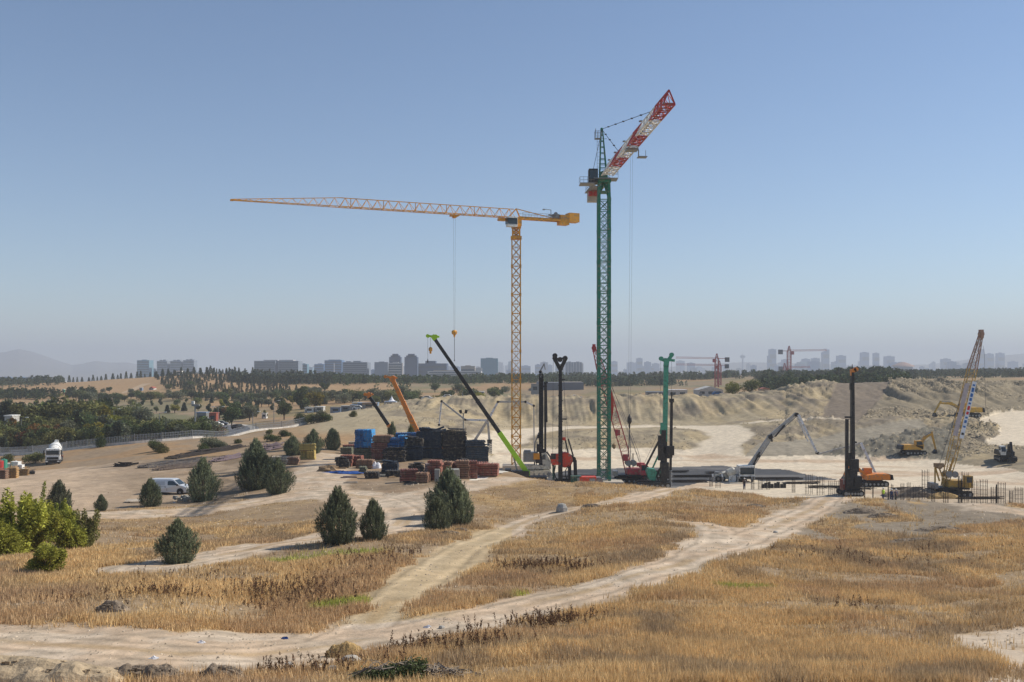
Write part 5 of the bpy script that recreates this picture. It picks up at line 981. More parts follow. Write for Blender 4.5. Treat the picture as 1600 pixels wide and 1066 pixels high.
# ---------------------------------------------------------------- foliage
def leafmat(name, col, var=.5, hue=.0, rough=.75):
    m = bpy.data.materials.new(name); m.use_nodes = True; t = m.node_tree; b = t.nodes['Principled BSDF']; N = t.nodes.new; L = t.links.new
    b.inputs['Roughness'].default_value = rough; b.inputs['Specular IOR Level'].default_value = .15
    a = N('ShaderNodeAttribute'); a.attribute_name = 'Col'; oi = N('ShaderNodeObjectInfo'); hs = N('ShaderNodeHueSaturation')
    mm = N('ShaderNodeMixRGB'); mm.blend_type = 'MULTIPLY'; mm.inputs[0].default_value = 1; mm.inputs[1].default_value = (*col, 1); L(a.outputs[0], mm.inputs[2])
    r1 = N('ShaderNodeMapRange'); r1.inputs[3].default_value = .5-hue; r1.inputs[4].default_value = .5+hue*.4; L(oi.outputs['Random'], r1.inputs[0]); L(r1.outputs[0], hs.inputs['Hue'])
    r2 = N('ShaderNodeMath'); r2.operation = 'FRACT'; r3 = N('ShaderNodeMath'); r3.operation = 'MULTIPLY'; r3.inputs[1].default_value = 7.31; L(oi.outputs['Random'], r3.inputs[0]); L(r3.outputs[0], r2.inputs[0])
    r4 = N('ShaderNodeMapRange'); r4.inputs[3].default_value = 1-var*.5; r4.inputs[4].default_value = 1+var*.5; L(r2.outputs[0], r4.inputs[0]); L(r4.outputs[0], hs.inputs['Value'])
    L(mm.outputs[0], hs.inputs['Color']); L(hs.outputs[0], b.inputs['Base Color'])
    tr = N('ShaderNodeBsdfTranslucent'); L(hs.outputs[0], tr.inputs[0]); mx = N('ShaderNodeMixShader'); mx.inputs[0].default_value = .25; L(b.outputs[0], mx.inputs[1]); L(tr.outputs[0], mx.inputs[2]); L(mx.outputs[0], t.nodes['Material Output'].inputs[0])
    return m
def unit(v): return v/np.maximum(np.linalg.norm(v, axis=1, keepdims=True), 1e-6)
def leaves(C, D, ln, wd, g, cvar=.35, tint=None):
    """triangles at C pointing along D"""
    n = len(C); D = unit(D); S = unit(np.cross(D, g.normal(size=(n, 3)))); ln = (ln*g.uniform(.6, 1.3, n))[:, None]; wd = (wd*g.uniform(.7, 1.3, n))[:, None]
    V = np.stack([C-S*wd/2, C+S*wd/2, C+D*ln], 1).reshape(-1, 3); c = g.uniform(1-cvar, 1+cvar, n)
    Cc = np.repeat(c[:, None]*(np.ones((n, 3)) if tint is None else tint), 3, 0); return V, np.arange(3*n).reshape(-1, 3), Cc
def crown_pts(n, lobes, g):
    """points through a set of ellipsoid lobes, thicker towards their surface"""
    w = np.array([l[3]*l[4] for l in lobes], float); k = g.choice(len(lobes), n, p=w/w.sum()); L = np.array(lobes)[k]
    d = unit(g.normal(size=(n, 3))); r = g.uniform(0, 1, n)**.35; P = L[:, :3]+d*r[:, None]*np.stack([L[:, 3], L[:, 3], L[:, 4]], 1); return P, d, k
BARK = mat('bark', (.10, .075, .055), .95, var=.3, scale=5)
def tree_meshes(kind, seed, h, n):
    g = np.random.default_rng(seed); rr = random.Random(seed)
    tk = MB(); 
    if kind == 'juniper':
        lob = []; nb = 46; V_ = []; D_ = []; K_ = []; wr = rr.uniform(.38, .43)*h
        P = []; 
        # upright sprays rooted along the axis and leaning out
        ns = 800
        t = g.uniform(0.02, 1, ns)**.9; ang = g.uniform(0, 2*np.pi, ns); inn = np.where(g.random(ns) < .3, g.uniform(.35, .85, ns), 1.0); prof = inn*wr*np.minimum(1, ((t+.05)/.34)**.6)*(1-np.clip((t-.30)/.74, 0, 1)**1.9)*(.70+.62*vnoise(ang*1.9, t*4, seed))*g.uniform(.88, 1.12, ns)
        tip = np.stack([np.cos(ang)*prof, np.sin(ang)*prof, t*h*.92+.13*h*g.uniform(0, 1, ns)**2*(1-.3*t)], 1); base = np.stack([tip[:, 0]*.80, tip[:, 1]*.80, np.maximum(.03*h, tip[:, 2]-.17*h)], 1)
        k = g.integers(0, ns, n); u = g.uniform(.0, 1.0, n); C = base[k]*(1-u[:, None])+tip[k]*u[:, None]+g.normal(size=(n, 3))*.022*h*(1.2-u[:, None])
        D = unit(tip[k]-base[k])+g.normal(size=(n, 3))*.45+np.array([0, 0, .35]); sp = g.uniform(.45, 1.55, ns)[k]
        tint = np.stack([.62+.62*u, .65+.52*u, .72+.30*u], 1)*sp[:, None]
        V, Fq, Cc = leaves(C, D, .040*h, .013*h, g, .3, tint)
        tk.tube((0, 0, -.2), (0, 0, h*.6), .045*h, 7, r2=.01*h)
        for i in range(8): an = rr.uniform(0, 6.28); tk.tube((0, 0, .1*h+.04*h*i), (math.cos(an)*wr*.5, math.sin(an)*wr*.5, .25*h+.06*h*i), .015*h, 5, r2=.005*h)
    elif kind == 'pine':
        t = g.uniform(.06, 1, n); ang = g.uniform(0, 2*np.pi, n); rad = .24*h*(1-t)**.85*(.55+.45*np.abs(np.sin(t*24+np.sin(ang*3))))*g.uniform(.5, 1.05, n); C = np.stack([np.cos(ang)*rad, np.sin(ang)*rad, t*h], 1)
        D = np.stack([np.cos(ang), np.sin(ang), g.uniform(-.5, .5, n)], 1)+g.normal(size=(n, 3))*.4; V, Fq, Cc = leaves(C, D, .11*h, .07*h, g, .35); tk.tube((0, 0, -.3), (0, 0, h*.8), .03*h, 6, r2=.008*h)
    else:
        nl = {'round': 9, 'tall': 8, 'bush': 9, 'willow': 10, 'elm': 16}.get(kind, 8); lob = []
        for i in range(nl):
            an = 2*math.pi*i/nl+rr.uniform(-.4, .4); q = rr.uniform(.3, 1)
            if kind == 'tall': lob.append((math.cos(an)*.10*h, math.sin(an)*.10*h, h*(.22+.66*i/nl), h*.15*(1.15-.5*i/nl), h*.17))
            elif kind == 'bush' and seed < 140 and i > 3 and False: pass
            elif kind == 'elm': lob.append((math.cos(an)*.36*h*q, math.sin(an)*.30*h*q, h*rr.uniform(.25, .5), h*rr.uniform(.2, .32), h*rr.uniform(.2, .34)) if i < 5 else (rr.uniform(-.45, .45)*h, rr.uniform(-.2, .2)*h, h*rr.uniform(.6, .95), h*rr.uniform(.07, .13), h*rr.uniform(.18, .3)))
            elif kind == 'bush': lob.append((math.cos(an)*.34*h*q, math.sin(an)*.34*h*q, h*rr.uniform(.25, .65), h*rr.uniform(.24, .36), h*rr.uniform(.24, .36)))
            else: lob.append((math.cos(an)*.25*h*q, math.sin(an)*.25*h*q, h*rr.uniform(.42, .82), h*rr.uniform(.15, .24), h*rr.uniform(.14, .22)))
        P, d, k = crown_pts(n, lob, g); keep = P[:, 2] > .06*h; P = P[keep]; d = d[keep]; k = k[keep]; jit = vnoise(P[:, 0]*5/h*3, P[:, 1]*5/h*3+P[:, 2]*9/h, seed)
        sel = jit > .28; P, d, k, jit = P[sel], d[sel], k[sel], jit[sel]; sp = g.uniform(.75, 1.3, nl)[k]*(.75+.6*jit)
        V, Fq, Cc = leaves(P, d+g.normal(size=d.shape)*.9, .055*h if n > 2500 else .085*h, .035*h if n > 2500 else .06*h, g, .3, np.stack([sp*1.05, sp, sp*.9], 1))
        tk.tube((0, 0, -.3), (0, 0, h*.5), .035*h, 7, r2=.02*h)
        for l in lob: tk.tube((0, 0, h*.2), (l[0]*.9, l[1]*.9, l[2]), .016*h, 5, r2=.006*h)
    tm = bpy.data.meshes.new('trunk'); tm.from_pydata(tk.v, [], tk.f); tm.materials.append(BARK)
    return (V, Fq, Cc), tm
LM = {'jun': leafmat('juniper_foliage', (.165, .195, .125), .35, .012), 'pine': leafmat('pine_needles', (.085, .105, .065), .35, .01), 'dark': leafmat('dark_green_leaves', (.072, .10, .04), .6, .02), 'olive': leafmat('olive_leaves', (.12, .135, .05), .6, .03),
      'yel': leafmat('yellow_green_leaves', (.20, .20, .03), .5, .03), 'autumn': leafmat('rusty_leaves', (.16, .085, .03), .4, .03), 'elm': leafmat('elm_leaves', (.26, .285, .055), .3, .02), 'grey': leafmat('grey_green_leaves', (.13, .145, .10), .4, .02)}
VAR = {}
def variant(kind, i, lm, h, n):
    key = (kind, i, lm)
    if key not in VAR:
        if (kind, i) not in VAR: VAR[(kind, i)] = tree_meshes(kind, 100+i*13+sum(map(ord, kind)), h, n)
        (V, Fq, Cc), tm = VAR[(kind, i)]; VAR[key] = (mesh_np('crown', V, Fq, LM[lm], Cc), tm)
    return VAR[key]
def plant(name, kind, i, lm, h0, n, pos, h, label, cat, group=None, wide=1.0, parts=('foliage', 'trunk')):
    cm, tm = variant(kind, i, lm, h0, n); r = empty(name, pos, random.uniform(0, 6.28), label, cat, group); s = h/h0; r.scale = (s*wide, s*wide, s)
    link_mesh(parts[0], cm, r); link_mesh(parts[1], tm, r); return r
JN = [ # px base, py base, height px, label, width
 (528,855,88,'large pointed juniper on the left of a pair in mid meadow',1.05),(583,849,65,'smaller open juniper on the right of the mid meadow pair',.95),
 (277,882,68,'round dark juniper standing alone in the dry grass on the left',1.25),(682,829,54,'short juniper at the lower left of the trio by the track',1.05),(714,818,72,'middle juniper of the trio by the track',1.05),(701,806,78,'rear tall juniper of the trio by the track',1.15),
 (317,784,68,'tall pointed juniper right of the silver van',.98),(235,794,44,'small juniper left of the silver van',1.08),(92,800,50,'grey green loose juniper behind the elm thicket',1.15),(158,798,26,'smallest round juniper on the left',1.05),
 (434,771,55,'right hand juniper of the round cluster in the yard',1.15),(402,765,66,'large left hand juniper of the round cluster in the yard',1.3),(400,738,52,'juniper rising behind the round cluster in the yard',1.15),
 (457,712,31,'juniper in front of the yellow plywood bundles',1.35),(490,709,38,'juniper behind the yellow plywood bundles',1.1),(519,703,34,'dark juniper just left of the formwork yard',1.15),(613,690,30,'juniper behind the grey brown formwork stack',1.5),(642,688,24,'yellowish juniper at the foot of the thick orange boom',1.4)]
for k, (px, py, hp, lb, wd) in enumerate(JN):
    g = groundpx(px, py); h = hp/F*g.y; 
    if k >= 16: g = place(px, 173); h = EYE-(py-hp-HY)/F*173-g.z; wd = .62
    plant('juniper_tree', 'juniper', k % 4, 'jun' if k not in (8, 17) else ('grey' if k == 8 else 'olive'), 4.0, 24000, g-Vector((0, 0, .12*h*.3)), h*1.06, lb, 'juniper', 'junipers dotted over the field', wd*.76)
# the elm thicket on the left
for k, (px, py, hp, wd, i, lb) in enumerate(((22, 868, 88, 1.15, 0, 'tallest leafy bush of the thicket at the left edge'), (60, 862, 70, 1.1, 1, 'yellow green bush in the middle of the left thicket'), (96, 855, 62, 1.1, 2, 'bright green bush right of the middle of the left thicket'), (128, 852, 52, .95, 0, 'rightmost dark green bush of the left thicket'), (-20, 872, 80, 1.2, 1, 'bush of the left thicket cut by the frame edge'), (75, 895, 46, 1.7, 2, 'low yellow green bush in front of the left thicket'))):
    g = groundpx(px, py); plant('elm_bush', 'elm', i, 'elm' if k != 3 else 'olive', 4.0, 11000, g-Vector((0, 0, .15)), hp/F*g.y, lb, 'bush', 'bushes of the left thicket', wd)
a = MB(); g0 = groundpx(40, 862)
for k in range(26):
    px = random.uniform(-10, 140); b = groundpx(px, random.uniform(850, 866)); hh = random.uniform(3.4, 5.2) if 30 < px < 70 else random.uniform(2.4, 3.6)
    tip = b+Vector((random.uniform(-.7, .7), random.uniform(-.4, .4), hh)); r = empty('elm_shoot', b, 0, 'thin leafy shoot sticking up out of the left thicket', 'shoot', 'leafy shoots of the left thicket')
    MB(b).tube(b, tip, .03, 5, r2=.008).build('stem', BARK, r); gg = np.random.default_rng(k); n = 700; t = gg.uniform(.3, 1.03, n); C_ = np.array(b)[None]*(1-t[:, None])+np.array(tip)[None]*t[:, None]+gg.normal(size=(n, 3))*.24*(1.2-t[:, None])-np.array(b)
    V_, F_, Cc_ = leaves(C_, gg.normal(size=(n, 3))+np.array([0, 0, .5]), .13, .08, gg, .35); link_mesh('leaves', mesh_np('leaves', V_, F_, LM['elm'], Cc_), r)
# bushes on the slope below the fence and in the yard
for k, (px, py, hp, wd, lm, lb) in enumerate(((243, 706, 22, .9, 'dark', 'dark bush below the fence, left of its greener neighbour'), (253, 708, 16, 1.3, 'olive', 'olive bush beside the dark one below the fence'), (330, 702, 23, 1.3, 'grey', 'wide grey green bush below the fence'), (318, 705, 14, 1.2, 'dark', 'small dark bush left of the wide grey green one'), (345, 702, 16, 1.2, 'grey', 'grey bush at the right of the wide one'), (158, 699, 20, .8, 'dark', 'small dark tree right against the fence'), (55, 724, 20, 1.6, 'olive', 'round yellow olive bush left of the mixer truck'), (12, 722, 14, 1.4, 'olive', 'olive bush at the far left edge below the fence'), (52, 704, 18, 1.1, 'dark', 'dark shrub at the fence above the round olive bush'),
    (470, 664, 20, 1.1, 'dark', 'dark bush at the right end of the fence'), (486, 662, 18, 1.2, 'olive', 'olive bush right of the fence end'), (500, 660, 20, 1.2, 'grey', 'greyish bush before the container yard'), (510, 659, 15, 1.2, 'dark', 'last dark bush before the container yard'), (552, 652, 11, 1.2, 'olive', 'small bush in front of the blue containers'), (425, 690, 13, 1.9, 'dark', 'low dark scrub in the ditch above the round junipers'), (445, 682, 11, 1.9, 'dark', 'low dark scrub higher up in the ditch'), (421, 679, 10, 1.0, 'olive', 'small yellow bush above the ditch'), (372, 693, 8, 1.6, 'olive', 'flat green scrub below the fence'))):
    g = groundpx(px, py); plant('slope_bush', 'bush', 3+k % 2, lm, 4.0, 2400, g-Vector((0, 0, .1)), hp/F*g.y, lb, 'bush', 'bushes on the slope below the fence', wd)
# ---------------------------------------------------------------- trees of the valley on the left
rt = random.Random(3); VT = []
def far_tree(px, Y, hpx, kind, lm, label, cat, grp, wide=1.0, name='broadleaf_tree', n=1600):
    g = place(px, Y); return plant(name, kind, 10+rt.randrange(3), lm, 8.0, n, g-Vector((0, 0, .1)), hpx/F*Y, label, cat, grp, wide)
VL = {'dark': 'dark green broadleaf tree in the valley beyond the fence', 'olive': 'olive green broadleaf tree in the valley beyond the fence', 'yel': 'yellowing tree in the valley beyond the fence', 'autumn': 'rust brown autumn tree in the valley beyond the fence', 'pine': 'pointed conifer in the valley beyond the fence', 'grey': 'grey green tree in the valley beyond the fence'}
rows = [(243, 0, 200, 20, 40, 9), (247, 196, 335, 24, 40, 8), (262, 210, 335, 20, 34, 9), (262, -20, 205, 28, 46, 10), (285, 0, 160, 42, 66, 11), (285, 170, 330, 16, 28, 12), (320, 0, 330, 26, 44, 13), (360, 0, 420, 14, 26, 14), (410, -10, 440, 9, 17, 20), (470, -10, 520, 8, 14, 24)]
for (Y, x0, x1, hl, hh, step) in rows:
    x = x0
    while x < x1:
        Yt = Y*rt.uniform(.97, 1.03); lm = rt.choices(['dark', 'olive', 'yel', 'autumn', 'pine', 'grey'], [5, 4, 1.3, .9, 2.5, 1.5])[0]
        if 225 < x < 330 and 290 < Y < 400: x += step; continue
        kind = 'pine' if lm == 'pine' else rt.choice(['round', 'round', 'tall', 'bush']); far_tree(x, Yt, rt.uniform(hl, hh), kind, lm, VL[lm], 'conifer' if lm == 'pine' else 'tree', 'trees in the valley beyond the fence', 1.5 if kind == 'pine' else rt.uniform(1.0, 1.35)); x += step*rt.uniform(.55, 1.2)
for (px, Y, hp, kind, lm, w, lb) in ((362, 300, 36, 'round', 'dark', 1.1, 'large dark round tree above the bend of the road'), (444, 330, 28, 'round', 'dark', 1.1, 'dark broad tree beside the container yard'), (471, 400, 36, 'tall', 'dark', 1.3, 'tall dark poplar like tree on the hill foot'), (493, 380, 32, 'round', 'yel', 1.1, 'yellow green round tree right of the tall dark one'), (390, 340, 26, 'round', 'grey', 1.2, 'grey green tree right of the road bend'), (684, 430, 18, 'bush', 'yel', 1.2, 'bright green bush on the rim left of the lime boom'), (751, 430, 22, 'bush', 'yel', .9, 'bright green bush on the rim right of the lime boom'), (700, 440, 22, 'round', 'dark', 1.2, 'dark tree on the rim beside the bright bush'), (735, 440, 27, 'round', 'dark', 1.3, 'darkest clump on the rim behind the lime boom'), (772, 460, 24, 'round', 'olive', 1.3, 'olive tree on the rim left of the yellow mast'),
    (1144, 352, 21, 'bush', 'yel', 1.15, 'left one of two round yellow green trees on the far rim'), (1175, 352, 22, 'bush', 'olive', 1.3, 'right one of two round green trees on the far rim')):
    far_tree(px, Y, hp*1.08, kind, lm, lb, 'tree', None, w, n=2600)
for x_ in np.arange(118, 500, 8.5): far_tree(x_+rt.uniform(-3, 3), rt.uniform(495, 530), rt.uniform(11, 19), rt.choice(['round', 'bush']), rt.choice(['dark', 'olive', 'grey', 'dark']), 'broadleaf tree in the belt along the foot of the hill', 'tree', 'tree belt at the foot of the hill', 1.35)
for x_ in np.arange(345, 520, 11): far_tree(x_+rt.uniform(-3, 3), rt.uniform(430, 460), rt.uniform(12, 20), rt.choice(['round', 'tall']), rt.choice(['dark', 'olive', 'grey', 'yel']), 'tree of the front row under the planted hill', 'tree', 'front trees under the planted hill', 1.2)
for k in range(14): far_tree(505+k*11+rt.uniform(-3, 3), rt.uniform(430, 480), rt.uniform(14, 24), rt.choice(['round', 'bush']), rt.choice(['dark', 'olive', 'grey']), 'broadleaf tree in the belt behind the container yard', 'tree', 'trees behind the container yard', 1.3)
for k in range(46):
    a_ = k % 2 == 0; far_tree(rt.uniform(60, 345) if a_ else rt.uniform(480, 830), rt.uniform(520, 640) if a_ else rt.uniform(400, 560), rt.uniform(5, 10) if a_ else rt.uniform(9, 17), rt.choice(['bush', 'round']), rt.choice(['dark', 'olive', 'grey', 'grey']), 'low scrub tree on the dry ground at the foot of the hill' if a_ else 'scrub tree on the plain behind the pit rim', 'tree', 'scrub trees on the hill foot' if a_ else 'scrub trees on the plain', 1.4)
# ---------------------------------------------------------------- planted pines on the hill
cnt = 0
def hill_pine(px, Y, hp):
    global cnt
    g = place(px, Y); plant('pine_tree', 'pine', 20+cnt % 3, 'pine', 6.0, 420, g-Vector((0, 0, .1)), hp/F*Y, 'small dark pine planted on the dry hill', 'pine', 'pines planted on the dry hill', rt.uniform(.9, 1.3), ('needles', 'trunk')); cnt += 1
for Y in np.arange(778, 480, -17.):              # rows across the slope right of the bare shoulder
    t = (778-Y)/300; x0 = 243+75*t*t; x1 = 345+150*max(t, 0)**.6
    for x in np.arange(x0, x1, 10.0): 
        if rt.random() < .80: hill_pine(x+rt.uniform(-1.4, 1.4), Y+rt.uniform(-3, 3), rt.uniform(8, 12))
for x in np.arange(55, 245, 7.5): hill_pine(x+rt.uniform(-2, 2), 800+rt.uniform(-12, 5), rt.uniform(7, 12))
for x in np.arange(330, 470, 9): hill_pine(x+rt.uniform(-2, 2), 785+rt.uniform(-12, 8), rt.uniform(8, 13))
def forest(name, n, fn, lm, hm, seed, tri=90):
    g = np.random.default_rng(seed); Vs = []; Cs = []; pts = fn(g, n)
    X, Y = pts[:, 0], pts[:, 1]; Z = H(X, Y); hh = hm*g.uniform(.6, 1.25, len(X)); m = tri
    t = g.uniform(.05, 1, (len(X), m)); an = g.uniform(0, 2*np.pi, (len(X), m)); rad = .32*hh[:, None]*(1-t)**.7*g.uniform(.3, 1.1, (len(X), m))
    C_ = np.stack([X[:, None]+np.cos(an)*rad, Y[:, None]+np.sin(an)*rad, Z[:, None]+t*hh[:, None]], -1).reshape(-1, 3); D_ = np.stack([np.cos(an), np.sin(an), t*0+.3], -1).reshape(-1, 3)+g.normal(size=(len(C_), 3))*.4
    s = np.repeat(hh, m); tt = np.repeat(g.uniform(.65, 1.35, len(X)), m)[:, None]*np.ones((1, 3)); V_, F_, Cc_ = leaves(C_, D_, .22*s, .16*s, g, .25, tt)
    return tag(link_mesh(name, mesh_np(name, V_, F_, LM[lm], Cc_)), kind='stuff')
def band(c0, c1, Y0, Y1, thr=.0, s=0):
    def fn(g, n):
        Y = g.uniform(Y0, Y1, n*2); c = g.uniform(c0, c1, n*2); X = (c-CX)/F*Y; k = fbm(X/70, Y/70, 72+s) > thr; return np.stack([X, Y], 1)[k][:n]
    return fn
forest('hill_forest', 420, band(360, 520, 640, 790, .50), 'pine', 5.0, 1); forest('valley_forest', 260, band(-150, 150, 500, 600, .55, 3), 'dark', 4.5, 2, 70)
forest('ridge_forest', 2600, band(1180, 1900, 640, 930, .45, 5), 'pine', 4.2, 3, 60); forest('middle_forest', 1100, band(500, 880, 600, 880, .50, 9), 'dark', 4.6, 4, 60); forest('plain_forest', 900, band(880, 1190, 600, 900, .50, 11), 'pine', 4.6, 5, 60)
forest('rim_forest', 500, band(1190, 1420, 420, 620, .46, 13), 'dark', 6.5, 6, 70); forest('left_forest', 500, band(-300, 100, 700, 900, .42, 17), 'pine', 5.5, 8, 60)
# ---------------------------------------------------------------- dry grass and weeds
def grass():
    g = np.random.default_rng(21); N = 330000
    Y = np.exp(g.uniform(math.log(26), math.log(128), N)); c = g.uniform(-40, 1640, N); X = (c-CX)/F*Y
    road, S, n1, n2 = masks(X, Y); cy = crest_y(X, Y); bare = fbm(X/9, Y/6, 52)
    d = (1-road)**2; d *= np.where(S['yard'], .03, 1); d *= np.where(S['slab'], 0, 1); d *= np.where(S['greyr'], np.where(fbm(X/4, Y/6, 55) > .56, .5, .04), 1); d *= np.where(S['sandr'], .12*(n1 > .5), 1); d *= np.where(S['leftbot'], .06, 1); d *= (Y < cy-1); d *= np.where(bare > .56, .18, 1)*np.where(fbm(X/2.5, Y/2.5, 88) > .6, .35, 1)
    d *= np.where((c < 900) & (Y > 92), .30, 1); d *= np.where((c < 420) & (Y > 74) & (Y < 98), .55, 1)
    k = g.random(N) < d; X, Y, n1, n2, c = X[k], Y[k], n1[k], n2[k], c[k]; n = len(X); Z = H(X, Y)-.03
    tall = (.35+.75*fbm(X/3.5, Y/3.5, 81))*np.where((c < 900) & (Y > 92), .5, 1); h = .42*tall*g.uniform(.7, 1.3, n)
    tone = fbm(X/6, Y/6, 51); A = np.array([.66, .465, .23]); B_ = np.array([.45, .33, .20]); C3 = np.array([.72, .52, .265]); G_ = np.array([.42, .44, .10]); Rd = np.array([.52, .35, .20])
    t = np.clip((tone-.38)/.24, 0, 1)[:, None]; col = A*(1-t)+B_*t; t = np.clip((fbm(X/2, Y/2, 83)-.5)/.15, 0, 1)[:, None]; col = col*(1-t)+C3*t*1.0
    t = (np.clip((fbm(X/8, Y/8, 84)-.52)/.08, 0, 1)*.7)[:, None]; col = col*(1-t)+Rd*t
    gp_ = pline([(460, 875), (500, 868), (560, 866)]); gp2 = pline([(820, 935), (900, 930)]); gp3 = pline([(1130, 915), (1200, 915)]); gp4 = pline([(510, 945), (560, 940)])
    for P, w in ((gp_, 2.0), (gp2, .9), (gp3, .35), (gp4, 1.0)): t = (1-sstep(w*.5, w*1.3, seg_dist(X, Y, P)+(n2-.5)))[:, None]; col = col*(1-t)+G_*t
    nb = 5; X2, Y2, Z2, h2 = [np.repeat(q, nb) for q in (X, Y, Z, h)]; col = np.repeat(col, nb, 0); m = n*nb; sp = .16
    X2 = X2+g.normal(size=m)*sp; Y2 = Y2+g.normal(size=m)*sp; lean = g.normal(size=(m, 2))*.22; wd = (.010+.00022*Y2)*g.uniform(.7, 1.6, m); an = g.uniform(0, np.pi, m)
    b0 = np.stack([X2-np.cos(an)*wd, Y2-np.sin(an)*wd, Z2], 1); b1 = np.stack([X2+np.cos(an)*wd, Y2+np.sin(an)*wd, Z2], 1); hh = h2*g.uniform(.5, 1.25, m); tp = np.stack([X2+lean[:, 0]*hh, Y2+lean[:, 1]*hh, Z2+hh], 1)
    V = np.stack([b0, b1, tp], 1).reshape(-1, 3); cc = col*g.uniform(.7, 1.35, m)[:, None]; C_ = np.repeat(cc, 3, 0)
    gm_ = leafmat('dry_grass_blades', (1, 1, 1), .0, 0, .85); o = link_mesh('dry_grass', mesh_np('dry_grass', V, np.arange(3*m).reshape(-1, 3), gm_, C_)); tag(o, kind='stuff')
    # darker seed stalks and weeds in patches
    pts = []
    for (px, py, n_, sx, sy) in ((825, 896, 70, 1.5, .8), (860, 890, 60, 1.2, .6), (905, 895, 40, .8, .5), (455, 940, 110, 2, 1.6), (480, 925, 60, 1.4, 1), (405, 930, 50, 1.5, 1), (600, 885, 40, 2, .8), (630, 872, 40, 1.6, .8), (560, 880, 16, 1, .5), (830, 975, 70, .9, .4), (880, 970, 70, .9, .4), (1260, 870, 30, 3, 1), (1370, 880, 26, 3, 1), (245, 876, 8, 1, .3), (200, 935, 40, 2, 1), (240, 928, 40, 1, .7), (660, 1005, 40, .8, .5), (560, 1000, 20, .8, .4), (740, 1010, 50, 1.0, .6), (1340, 950, 12, .6, .4), (500, 1040, 60, 1.5, .6), (300, 905, 20, 3, 1), (730, 985, 20, 1.5, .4), (560, 900, 40, 4, 1.5), (1430, 865, 14, 4, 1)):
        q = groundpx(px, py); pts.append(np.stack([q.x+g.normal(size=n_)*sx, q.y+g.normal(size=n_)*sy, g.uniform(.3, .8, n_)*(.9 if py > 985 else 1)], 1))
    P = np.concatenate(pts); X, Y, h = P.T; rd_m, S_m, _a, _b = masks(X, Y); kk_ = (rd_m < .3) & (Y < crest_y(X, Y)); X, Y, h = X[kk_], Y[kk_], h[kk_]; Z = H(X, Y); nb = 26; m = len(X)*nb; t = g.uniform(.3, 1, m); X2, Y2, Z2, h2 = [np.repeat(q, nb) for q in (X, Y, Z, h)]; ln = np.repeat(g.normal(size=(len(X), 2))*.12, nb, 0)
    C0 = np.stack([X2+ln[:, 0]*t+g.normal(size=m)*.03*(1.2-t), Y2+ln[:, 1]*t+g.normal(size=m)*.03, Z2+h2*t], 1); tint = np.repeat(g.uniform(.6, 1.5, len(X)), nb)[:, None]*np.array([[.13, .075, .045]])
    V, F_, Cc = leaves(C0, g.normal(size=(m, 3))+np.array([0, 0, 1.2]), .10, .035, g, .3, tint); o = link_mesh('dry_dock_weeds', mesh_np('dry_dock_weeds', V, F_, gm_, Cc)); tag(o, kind='stuff')
grass()
# cut branches heaped at the bottom of the frame
g = groundpx(628, 1060); r = empty('branch_pile', g, 0, 'heap of cut green branches with bare twigs at the bottom edge', 'branch pile'); a = MB()
for k in range(46):
    x0 = random.uniform(-.5, 1.6); pts = []
    for i in range(6): t = i/5; pts.append((x0+t*random.uniform(.8, 1.5)*(1 if k % 3 else -1), random.uniform(-.35, .35)+t*.1, .05+.55*math.sin(math.pi*min(1, t*.8+.15))*random.uniform(.6, 1)*max(.2, 1-x0*.35)))
    a.line(pts, random.uniform(.008, .02), 4)
a.build('twigs', mat('grey_twigs', (.24, .20, .16), .9, var=.3), r); gg = np.random.default_rng(5); n = 5200; C_ = np.stack([gg.uniform(-1.6, .75, n), gg.normal(size=n)*.32, np.zeros(n)], 1); C_[:, 2] = gg.uniform(0, 1, n)*.6*np.clip((C_[:, 0]+1.75)/2.0, .1, 1); V_, F_, Cc_ = leaves(C_, gg.normal(size=(n, 3)), .09, .055, gg, .5); link_mesh('leaves', mesh_np('leaves', V_, F_, LM['dark'], Cc_), r)
# loose clods on the tracks and verges
gg = np.random.default_rng(9); n = 14000; Y = np.exp(gg.uniform(math.log(26), math.log(125), n)); c = gg.uniform(-40, 1640, n); X = (c-CX)/F*Y; road, S, n1, n2 = masks(X, Y); k = (n2 > .52) & (Y < crest_y(X, Y)); X, Y = X[k], Y[k]; n = len(X); Z = H(X, Y); s = (.018+.0005*Y)*gg.uniform(.4, 1.5, n)
base = np.array([(-1, -1, -.4), (1, -1, -.3), (1, 1, -.4), (-1, 1, -.3), (.1, 0, 1)]); V = (base[None]*s[:, None, None]*gg.uniform(.5, 1.4, (n, 5, 3))+np.stack([X, Y, Z+.01], 1)[:, None]).reshape(-1, 3); tf = np.array([(0, 1, 4), (1, 2, 4), (2, 3, 4), (3, 0, 4)]); Fq = (tf[None]+np.arange(n)[:, None, None]*5).reshape(-1, 3); Cc = np.repeat(gg.uniform(.5, 1.3, n), 5)[:, None]*np.array([[.42, .34, .25]])
tag(link_mesh('clods', mesh_np('clods', V, Fq, mat('clod_soil', (1, 1, 1), .95, attr=True, scale=4), Cc)), kind='stuff')
